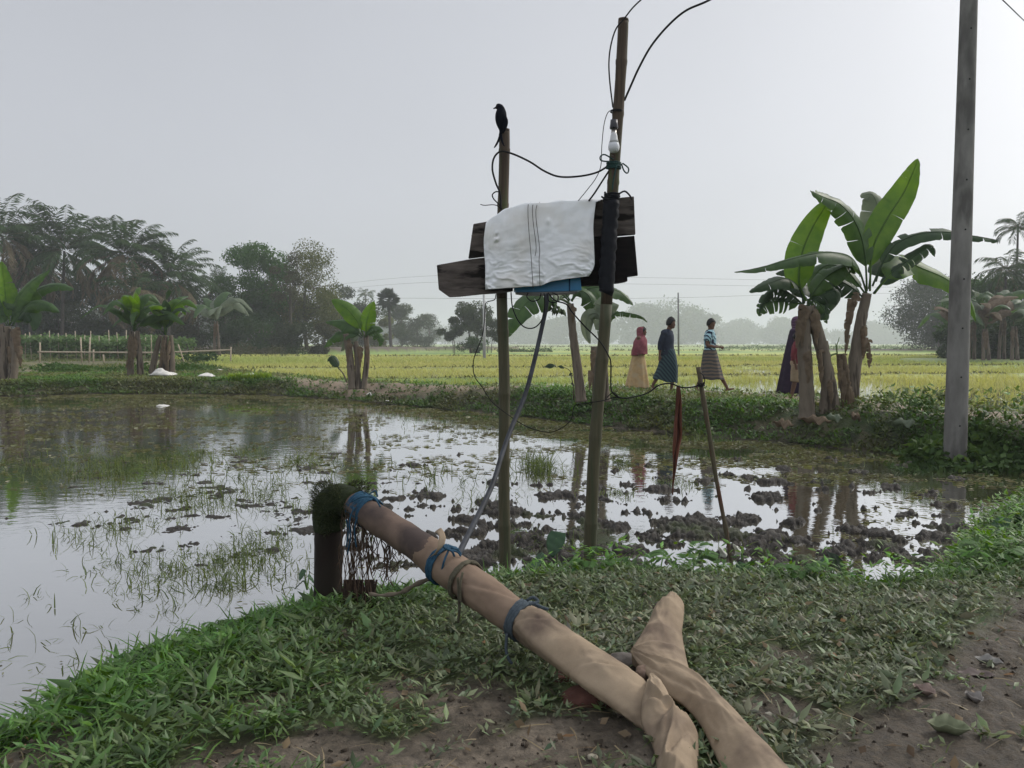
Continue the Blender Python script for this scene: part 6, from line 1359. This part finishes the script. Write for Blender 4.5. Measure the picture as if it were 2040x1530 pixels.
for px, top in [(79, 682), (163, 672), (177, 672), (186, 696), (281, 697), (459, 691), (207, 706)]:
    b = P(px, 720, 50); b.z = gh(b.x, 50); t = P(px+rn.uniform(-3, 3), top, 50); mb = MB(); mb.tube([b+Vector((0, 0, -.2)), t], .05, 7); mb.build('post', cane, f_)
b = P(368, 722, 47); b.z = gh(b.x, 47); mb = MB(); mb.tube([b, P(355, 686, 47)], .04, 6); tag(mb.build('leaning_stick', cane, origin=b), 'pale stick leaning left beside the leafy banana clump', 'stick')
# dark low house walls hinted in the wood
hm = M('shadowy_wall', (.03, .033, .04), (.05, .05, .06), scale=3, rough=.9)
for px0, px1, y0, y1, Y, lab in [(508, 548, 660, 692, 101, 'dark low shed wall deep between the trunks of the wood'), (40, 120, 640, 690, 101, 'dull grey hut wall half hidden behind the leftmost banana plants')]:
    a = P(px0, y1, Y); b = P(px1, y0, Y); e = empty('shed', Vector(((a.x+b.x)/2, Y, a.z)), lab, 'shed'); mb = MB(); mb.box(((a.x+b.x)/2, Y+1, (a.z+b.z)/2-.5), (b.x-a.x, 2, b.z-a.z+1)); mb.build('wall', hm, e, smooth=False)
    mb = MB(); w = b.x-a.x; mb.prism([Vector((a.x-.3, Y-.3, b.z-.2)), Vector((b.x+.3, Y-.3, b.z-.2)), Vector(((a.x+b.x)/2, Y-.3, b.z+.8))], 3); mb.build('roof', M('rust_roof_%d' % px0, (.10, .08, .075), (.16, .13, .12), scale=4, rough=.8), e, smooth=False)
# ---- white sacks, litter and seedling bundles on the far bank
sack = M('white_sack', (.5, .48, .44), (.68, .66, .62), scale=9, rough=.8, bump=.004)
def rag(px, py, Y, w, h, label, seed, mat=sack):
    c = P(px, py, Y); c.z = gh(c.x, Y)+(.14 if Y > 25 else .06 if Y > 19.8 else .0); c.z = max(c.z, .01); mb = MB()
    mb.grid(lambda u, v: c+Vector(((u-.5)*w, (v-.5)*w*.7+.05*sin(u*7+seed), h*max(0, sin(pi*u)*sin(pi*v))**.6*(.6+.5*float(fbm(np.array(u*4.), np.array(v*4.), 3, seed)))-.02*u)), 16, 12)
    tag(mb.build('sack', mat, origin=c, solid=.006), label, 'sack')
rag(323, 752, 27.2, .75, .30, 'white sack lying crumpled at the foot of the leafy banana clump', 1); rag(342, 760, 27.5, .35, .12, 'thin white sack corner just right of the crumpled sack', 2)
rag(412, 762, 25.8, .50, .13, 'flat white scrap on the bank right of the crumpled sack', 3); rag(500, 763, 25.6, .46, .13, 'second flat white scrap near the rice seedling bundles', 4); rag(736, 757, 21.4, .16, .10, 'small white scrap right of the lone banana plant foot', 5)
rag(772, 771, 20.4, .22, .03, 'pale scrap on the dyke right of the lone banana plant', 6); rag(437, 737, 32, .2, .05, 'tiny pale scrap up on the bare meadow', 7)
for k, (px, py) in enumerate([(462, 781), (478, 782), (493, 781), (508, 782), (523, 781), (535, 781)]):
    Y = 24.9; c = P(px, py, Y); c.z = max(.02, gh(c.x, Y)-.02); r2 = np.random.default_rng(k); n = 150
    az = r2.uniform(0, 2*pi, n); V, F, T = scatter(BLADE_V, BLADE_F, np.array(tuple(c))[None]+r2.normal(0, .05, (n, 3))*np.array([1, 1, 0]), frames(dirs(az, r2.uniform(.9, 1.5, n)), r2.uniform(-.4, .4, n)), .02, r2.uniform(.22, .36, n), lerpc((.14, .26, .03), (.26, .38, .06), r2.uniform(0, 1, n)))
    o = np_mesh('seedling_bundle', V, F, blade_mat, tint=T, org=tuple(c)); tag(o, ['leftmost', 'second', 'third', 'fourth', 'fifth', 'rightmost'][k]+' of six bright green bundles of rice seedlings at the far waterline', 'seedlings', 'rice seedling bundles')
rag(325, 812, 19.6, .30, .05, 'pale leaf like scrap floating on the pond before the banana clump', 9)
# ================================================================ people
skin = M('brown_skin', (.11, .056, .036), (.15, .08, .052), scale=20, rough=.6)
hair_m = M('black_hair', (.006, .005, .005), (.012, .010, .010), scale=60, rough=.6)
eye_w = M('eye_white', (.5, .48, .45), rough=.3); eye_b = M('eye_dark', (.01, .01, .01), rough=.2)
def person(px, feet_y, Y, H, label, face=1, pose=None, seed=0):
    """walks towards +x (face=1). Returns the Empty and the joints in world space; k scales a 1.70 m figure"""
    b = P(px, feet_y, Y); b.z = gh(b.x, Y); e = empty('person', b, label, 'person', 'people walking along the dyke path'); k = H/1.70
    J = dict(pelvis=(0, 0, .93), waist=(0, 0, 1.05), chest=(.02, 0, 1.28), neck=(.02, 0, 1.43), head=(.055, 0, 1.58),
             shL=(.02, .17, 1.39), elL=(-.03, .21, 1.12), wrL=(.06, .20, .90), shR=(.02, -.17, 1.39), elR=(-.04, -.21, 1.12), wrR=(.04, -.20, .90),
             hipL=(0, .09, .90), knL=(.05, .09, .50), anL=(.02, .09, .08), hipR=(0, -.09, .90), knR=(.0, -.09, .50), anR=(-.05, -.09, .08), toe=(.16, .05))
    J.update(pose or {})
    W = {n: b+Vector((v[0]*k*face, v[1]*k, (v[2] if len(v) > 2 else 0)*k)) for n, v in J.items()}
    W['k'] = k; W['b'] = b; W['face'] = face; W['J'] = J; return e, W
def ell(mb, c, r, R=None, nu=12, nv=16):
    def fn(u, v):
        t = pi*(u*.98+.01); q = Vector((sin(t)*cos(2*pi*v)*r[0], sin(t)*sin(2*pi*v)*r[1], -cos(t)*r[2])); return Vector(c)+(R @ q if R else q)
    base = len(mb.v); mb.grid(fn, nu, nv, closed=True); mb.f.append(tuple(base+i for i in range(nv))); mb.f.append(tuple(base+(nu-1)*nv+i for i in range(nv)))
def limb(mb, pts, rad, n=10): q = bez(pts, 14); mb.tube(q, np.interp(np.linspace(0, len(rad)-1, 14), range(len(rad)), rad), n)
def hand(mb, w, d, k, curl=.5, thumb=Vector((0, 0, 1))):
    d = d.normalized(); s = d.cross(thumb); s = s.normalized() if s.length > .01 else Vector((0, 1, 0)); t = s.cross(d).normalized()
    palm = w+d*.045*k; mb.tube([w, palm, w+d*.09*k], [.024*k, .034*k, .030*k], 8, squash=(1, .6))
    for i, l in enumerate((.066, .074, .070, .055)):
        p0 = w+d*.085*k+t*(.026-.018*i)*k; p1 = p0+d*l*.55*k+s*curl*.012*k; p2 = p1+d*l*.45*k*(1-curl)+s*curl*.035*k; mb.tube([p0, p1, p2], [.0095*k, .009*k, .0075*k], 6)
    p0 = w+d*.03*k+t*.026*k; mb.tube([p0, p0+d*.03*k+t*.022*k, p0+d*.055*k+t*.024*k], [.012*k, .0105*k, .008*k], 6)
def body(e, W, yaw=0, legs=True, voxel=.011):
    k, f = W['k'], W['face']; mb = MB(); V_ = Vector; h = W['head']
    F_ = Vector((cos(yaw)*f, sin(yaw)*-1, 0)).normalized(); Sd = Vector((-F_.y, F_.x, 0)); U = Vector((0, 0, 1))
    Rm = Matrix((F_, Sd, U)).transposed()
    ell(mb, h+V_((0, 0, .015*k)), (.098*k, .080*k, .114*k), Rm); ell(mb, h+F_*.028*k-U*.052*k, (.058*k, .054*k, .062*k), Rm)       # skull, jaw
    mb.tube([h+F_*.078*k+U*.02*k, h+F_*.098*k-U*.008*k, h+F_*.105*k-U*.026*k, h+F_*.084*k-U*.034*k], [.008*k, .011*k, .014*k, .010*k], 8)  # nose
    mb.tube([h+F_*.080*k-U*.058*k+Sd*.022*k, h+F_*.090*k-U*.056*k, h+F_*.080*k-U*.058*k-Sd*.022*k], [.006*k, .010*k, .006*k], 6)           # lips
    ell(mb, h+F_*.070*k-U*.088*k, (.022*k, .024*k, .018*k), Rm)                                                                            # chin
    for sg in (-1, 1): ell(mb, h+Sd*sg*.076*k-U*.006*k-F_*.004*k, (.018*k, .009*k, .030*k), Rm)                                             # ears
    for sg in (-1, 1): mb.tube([h+F_*.078*k+U*.032*k+Sd*sg*.012*k, h+F_*.076*k+U*.036*k+Sd*sg*.04*k], .010*k, 6)                            # brows
    limb(mb, [W['neck']-U*.04*k, W['neck'].lerp(h, .5), h-U*.03*k], [.066*k, .054*k, .056*k])
    c, w, p = W['chest'], W['waist'], W['pelvis']
    for a, r in ((c+U*.06*k, (.105, .165, .10)), (c-U*.05*k, (.115, .155, .14)), (w, (.095, .135, .14)), (p, (.11, .15, .13))): ell(mb, a, tuple(x*k for x in r))
    for s in 'LR':
        limb(mb, [W['sh'+s], W['el'+s]], [.056*k, .050*k, .040*k]); limb(mb, [W['el'+s], W['wr'+s]], [.041*k, .038*k, .026*k])
        ell(mb, W['sh'+s], (.062*k, .062*k, .062*k)); d = (W['wr'+s]-W['el'+s])
        hand(mb, W['wr'+s], d, k, .6, Vector((f*.5, 0, .8)))
        if legs:
            limb(mb, [W['hip'+s], W['kn'+s]], [.088*k, .078*k, .056*k]); limb(mb, [W['kn'+s], W['an'+s]], [.055*k, .058*k, .045*k, .034*k])
            a = W['an'+s]; hd = W['J'].get('ft'+s, (1, 0, -.30)); dd = Vector((hd[0]*f, hd[1], hd[2])).normalized()
            mb.tube([a-dd*.05*k-U*.045*k, a-U*.045*k+dd*.03*k, a+dd*.10*k-U*.05*k, a+dd*.165*k-U*.055*k], [.034*k, .040*k, .034*k, .020*k], 10, squash=(1, .75))
    o = fuse(mb, 'body', skin, e, voxel=voxel*k, it=3)
    for sg in (-1, 1):
        m2 = MB(); ell(m2, h+F_*.079*k+U*.012*k+Sd*sg*.030*k, (.008*k, .013*k, .008*k), Rm, 6, 8); m2.build('eye', eye_b, e)
    return o, F_, Sd
def hair(e, W, F_, Sd, long=0, mat=None, extra=0.0):
    k = W['k']; h = W['head']; mb = MB(); U = Vector((0, 0, 1)); Rm = Matrix((F_, Sd, U)).transposed()
    rn = random.Random(3)
    def fn(u, v):
        t = u*pi*.60; a = 2*pi*v; fr = cos(a); lim = t*(1.0 if fr < .2 else 1-.36*min(1, (fr-.2)/.6)); r = 1+.05*sin(a*9)*sin(t*7)+.03*rn.uniform(-1, 1)
        q = Vector((sin(lim)*cos(a)*.110*k*r, sin(lim)*sin(a)*.092*k*r, cos(lim)*(.127+extra)*k*r)); return h+Vector((0, 0, .016*k))+(Rm @ q)
    mb.grid(fn, 14, 28, closed=True); mb.build('hair', mat or hair_m, e, solid=.008)
def skirt(name, e, top, bot, rt, rb, mat, k, folds=7, amp=.10, seed=0, nu=36, nv=64, bulge=0, swing=(0, 0), hem=0.0, mid=None):
    """cloth tube from centre top to centre bot; rt, rb = (x, y) radii"""
    mb = MB(); q = bez([top, mid, bot] if mid else [top, bot], nu)
    def fn(u, v):
        c = q[round(u*(nu-1))]; a = 2*pi*v; rx = rt[0]+(rb[0]-rt[0])*u**.85+bulge*sin(pi*u)*.5; ry = rt[1]+(rb[1]-rt[1])*u**.85
        f = 1+amp*(.25+.9*u)*(.55*sin(a*folds+seed+u*1.4)+.35*sin(a*(folds*1.6//1)+seed*2+2-u)+.25*float(fbm(np.array(a*1.6), np.array(u*3.), 3, seed)))
        return c+Vector((rx*cos(a)*f, ry*sin(a)*f, hem*u*cos(a)+.012*sin(a*5+seed)*u))
    mb.grid(fn, nu, nv, closed=True); return mb.build(name, mat, e, solid=.006)
def striped(name, ca, cb, scale, dirn='DIAGONAL', cc=None, dist=1.2):
    m = M(name, ca, ca, rough=.9); n, l = m.node_tree.nodes, m.node_tree.links; bs = n['Principled BSDF']
    tc = n.new('ShaderNodeTexCoord'); wv = n.new('ShaderNodeTexWave'); wv.bands_direction = dirn; wv.inputs['Scale'].default_value = scale; wv.inputs['Distortion'].default_value = dist; wv.inputs['Detail'].default_value = 2
    l.new(tc.outputs['Object'], wv.inputs[0]); cr_ = n.new('ShaderNodeValToRGB'); el = cr_.color_ramp.elements
    el[0].position = .25; el[0].color = (*ca, 1); el[1].position = .72; el[1].color = (*cb, 1)
    if cc: x = el.new(.5); x.color = (*cc, 1)
    l.new(wv.outputs[0], cr_.inputs[0]); l.new(cr_.outputs[0], bs.inputs['Base Color']); return m
def shirt(e, W, mat, sleeve=.55, hem=.93, puff=1.0, name='shirt', voxel=.011, hang_=0.0):
    k = W['k']; mb = MB(); U = Vector((0, 0, 1)); c = W['chest']; wz = W['b'].z+hem*k; wc = W['waist']
    ax = lambda z: W['pelvis'].lerp(W['chest'], max(0, min(1.3, (z-W['pelvis'].z)/(W['chest'].z-W['pelvis'].z))))
    rows = [(wz, .125, .165), (wz+.10*k, .118, .155), (wc.z+.05*k, .118, .155), (c.z-.05*k, .128, .170), (c.z+.06*k, .122, .178), (W['neck'].z-.01*k, .095, .15), (W['neck'].z+.035*k, .068, .075)]
    nv = 28; base = len(mb.v)
    for z, rx, ry in rows:
        cx_ = ax(z); 
        for j in range(nv): a = 2*pi*j/nv; f = 1+.025*sin(a*5+z*9); mb.v.append(Vector((cx_.x+rx*k*puff*cos(a)*f, cx_.y+ry*k*puff*sin(a)*f, z)))
    for i in range(len(rows)-1):
        for j in range(nv): o = base+i*nv; mb.f.append((o+j, o+(j+1) % nv, o+nv+(j+1) % nv, o+nv+j))
    mb.f.append(tuple(base+j for j in range(nv))); mb.f.append(tuple(base+(len(rows)-1)*nv+j for j in range(nv)))
    for s in 'LR':
        sh, el_, wr = W['sh'+s], W['el'+s], W['wr'+s]
        if sleeve <= 1: pts = [sh-Vector((0, (sh.y-c.y)*.25, -.0)), sh.lerp(el_, .3), sh.lerp(el_, sleeve)]; rad = [.082*k, .078*k*puff, .068*k*puff]
        else: pts = [sh-Vector((0, (sh.y-c.y)*.25, 0)), sh.lerp(el_, .5), el_, el_.lerp(wr, .5), el_.lerp(wr, sleeve-1)]; rad = [.082*k, .070*k, .060*k, .054*k, .046*k]
        limb(mb, pts, rad, 12); ell(mb, sh, (.076*k, .076*k, .076*k))
    return fuse(mb, name, mat, e, voxel=voxel*k, it=2)
V3_ = Vector
# 1 woman in maroon shawl and tan skirt
e, W = person(1272, 776, 18.6, 1.50, 'woman in a dusty maroon shawl and long tan skirt, leftmost walker on the dyke path', pose=dict(head=(.10, 0, 1.555), neck=(.05, 0, 1.42), chest=(.0, 0, 1.27), knL=(.12, .09, .50), anL=(.16, .09, .07), knR=(-.04, -.09, .5), anR=(-.20, -.09, .09), elL=(.0, .20, 1.12), wrL=(.08, .10, 1.02), elR=(.0, -.17, 1.12), wrR=(.08, -.10, 1.02)))
o, F_, Sd = body(e, W); hair(e, W, F_, Sd)
k = W['k']; b = W['b']; tan = M('tan_cotton', (.36, .25, .12), (.50, .36, .19), scale=14, rough=.9, c3=(.42, .33, .2), c3scale=6)
maroon = M('maroon_shawl', (.15, .035, .05), (.24, .075, .085), scale=14, rough=.9, stretch=(1, 1, 2))
skirt('skirt', e, b+V3_((-.01, 0, .98*k)), b+V3_((-.03, 0, .035*k)), (.14*k, .17*k), (.33*k, .25*k), tan, k, 7, .07, 2)
# shawl: over the head, round the face, down over shoulders to the hips
mb = MB(); h = W['head']
rows = [(.140, .02, .0), (.132, .065, .055), (.10, .110, .092), (.03, .124, .106), (-.05, .122, .108), (-.12, .112, .118), (-.18, .145, .19), (-.25, .172, .235), (-.36, .192, .262), (-.47, .205, .27), (-.55, .212, .268), (-.61, .220, .262)]
def shw(u, v):
    i = u*(len(rows)-1); i0 = min(int(i), len(rows)-2); t = i-i0; z, rx, ry = [rows[i0][j]*(1-t)+rows[i0+1][j]*t for j in range(3)]
    a = 2*pi*v; fr = cos(a); cx_ = h.x-.010*k-(.03+.10*max(0, -z-.1)*1.0)*k; f = 1+.03*sin(a*4+z*22)+.02*sin(a*9-z*30)
    x = rx*k*cos(a)*f
    if -.085 < z < .085 and fr > .45: x -= .055*k*(fr-.45)/.55           # opening round the face
    return Vector((cx_+x, h.y+ry*k*sin(a)*f, h.z+z*k-.03*k*(z < -.5)*(fr < 0)-.006*k*sin(a*7)*(z < -.6)))
mb.grid(shw, 46, 48, closed=True); mb.build('shawl', maroon, e, solid=.006)
e.rotation_euler.z = -.30
# 2 man in navy shirt and striped lungi
e, W = person(1330, 781, 17.6, 1.68, 'man in a dark navy shirt and teal striped wrap skirt, second walker from the left', pose=dict(head=(.065, 0, 1.575), neck=(.0, 0, 1.42), chest=(-.02, 0, 1.26), waist=(-.0, 0, 1.05), knL=(.10, .09, .50), anL=(.06, .09, .085), knR=(-.12, -.09, .50), anR=(-.33, -.09, .16), ftR=(.8, 0, -.75),
     shL=(-.03, .17, 1.37), elL=(-.05, .20, 1.10), wrL=(.02, .18, .87), shR=(-.03, -.17, 1.37), elR=(-.11, -.20, 1.11), wrR=(-.12, -.20, .86)))
o, F_, Sd = body(e, W); hair(e, W, F_, Sd, extra=.02)
k = W['k']; b = W['b']; lungi = striped('striped_wrap_teal', (.012, .022, .035), (.04, .075, .08), 6, 'DIAGONAL', (.02, .05, .06)); navy = M('navy_shirt', (.016, .022, .038), (.028, .036, .058), scale=20, rough=.9)
skirt('wrap_skirt', e, b+V3_((0, 0, 1.00*k)), b+V3_((-.07, 0, .27*k)), (.13*k, .165*k), (.30*k, .20*k), lungi, k, 5, .06, 4, hem=-.05, mid=b+V3_((.0, 0, .62*k))); shirt(e, W, navy, 1.55, .86, 1.14)
e.rotation_euler.z = -.60
# 3 man in patterned polo and checked lungi, hands together in front
e, W = person(1413, 783, 17.1, 1.62, 'man in a light blue patterned polo shirt, walking with hands together in front', pose=dict(head=(.02, 0, 1.585), neck=(.0, 0, 1.43), chest=(.0, 0, 1.27), knL=(.17, .09, .52), anL=(.40, .09, .11), ftL=(1, 0, .25), knR=(-.10, -.09, .5), anR=(-.28, -.09, .12), ftR=(.9, 0, -.5),
     elL=(-.02, .22, 1.11), wrL=(.20, .08, 1.07), elR=(-.05, -.22, 1.10), wrR=(.19, -.08, 1.06)))
o, F_, Sd = body(e, W, yaw=.6); hair(e, W, F_, Sd)
k = W['k']; b = W['b']; lung2 = striped('checked_wrap_grey', (.06, .062, .06), (.15, .115, .09), 4, 'Z', (.13, .10, .08), 5); polo = striped('patterned_polo', (.015, .025, .05), (.36, .55, .60), 4.5, 'DIAGONAL', (.25, .42, .50), 12)
skirt('wrap_skirt', e, b+V3_((0, 0, 1.0*k)), b+V3_((.04, 0, .31*k)), (.14*k, .175*k), (.27*k, .21*k), lung2, k, 5, .06, 6, hem=.0); shirt(e, W, polo, .66, .90, 1.12)
mb = MB(); n_ = W['neck']; mb.tube([n_+V3_((-.055*k, 0, .02*k)), n_+V3_((0, .06*k, .0)), n_+V3_((.07*k, 0, -.03*k)), n_+V3_((0, -.06*k, 0)), n_+V3_((-.055*k, 0, .02*k))], .016*k, 8); mb.build('collar', navy, e)
e.rotation_euler.z = -.35
# 4 woman in dark purple robe, half behind the banana stems
e, W = person(1582, 788, 16.3, 1.66, 'woman in a long dark purple robe and patterned headscarf, mostly hidden behind the banana stems', pose=dict(knL=(.12, .09, .5), anL=(.18, .09, .08), knR=(-.1, -.09, .5), anR=(-.22, -.09, .09), elR=(-.06, -.20, 1.12), wrR=(.10, -.16, 1.05), elL=(0, .2, 1.12), wrL=(.15, .1, 1.05)))
o, F_, Sd = body(e, W); k = W['k']; b = W['b']; h = W['head']
purple = M('dark_purple_cloth', (.012, .007, .018), (.028, .014, .034), scale=12, rough=.85); scarf = striped('patterned_headscarf', (.03, .012, .035), (.16, .09, .15), 9, 'Z', (.05, .02, .05), 5)
skirt('robe', e, b+V3_((0, 0, 1.42*k)), b+V3_((-.05, 0, .05*k)), (.10*k, .17*k), (.33*k, .24*k), purple, k, 6, .06, 8); shirt(e, W, purple, 1.85, 1.0, 1.03, name='robe_top')
mb = MB(); h2_ = h
def sc_(u, v):
    i = u*8; rws = [(.135, .02, .0), (.125, .068, .058), (.09, .108, .092), (.02, .122, .104), (-.06, .118, .105), (-.12, .105, .11), (-.19, .13, .17), (-.28, .155, .20), (-.38, .165, .21)]; i0 = min(int(i), 7); t = i-i0; z, rx, ry = [rws[i0][j]*(1-t)+rws[i0+1][j]*t for j in range(3)]
    a = 2*pi*v; fr = cos(a); x = rx*k*cos(a)*(1+.03*sin(a*5+z*20))
    if -.08 < z < .08 and fr > .45: x -= .05*k*(fr-.45)/.55
    return Vector((h.x-.02*k-.06*max(0, -z-.1)*k+x, h.y+ry*k*sin(a), h.z+z*k))
mb.grid(sc_, 34, 40, closed=True); mb.build('headscarf', scarf, e, solid=.005)
# 5 boy in maroon shirt and khaki shorts
e, W = person(1584, 804, 14.7, 1.32, 'barefoot boy in a maroon shirt and khaki shorts walking beside the banana stems', pose=dict(head=(.03, 0, 1.55), knL=(.14, .09, .50), anL=(.20, .09, .12), knR=(-.02, -.09, .50), anR=(-.10, -.09, .08), elR=(-.08, -.2, 1.12), wrR=(-.02, -.2, .90), elL=(.02, .2, 1.12), wrL=(.14, .18, .95)))
o, F_, Sd = body(e, W); hair(e, W, F_, Sd); k = W['k']; b = W['b']
shirt(e, W, M('maroon_shirt', (.14, .025, .035), (.20, .045, .05), scale=20, rough=.9), 1.3, .90, 1.05)
mb = MB(); khaki = M('khaki_shorts', (.26, .19, .12), (.36, .27, .18), scale=16, rough=.9)
ell(mb, W['pelvis'], (.14*k, .17*k, .12*k))
for s in 'LR': limb(mb, [W['hip'+s], W['hip'+s].lerp(W['kn'+s], .5), W['kn'+s]+Vector((0, 0, -.02))], [.11*k, .115*k, .108*k], 14)
fuse(mb, 'shorts', khaki, e, voxel=.011*k, it=2)
e.rotation_euler.z = -.3
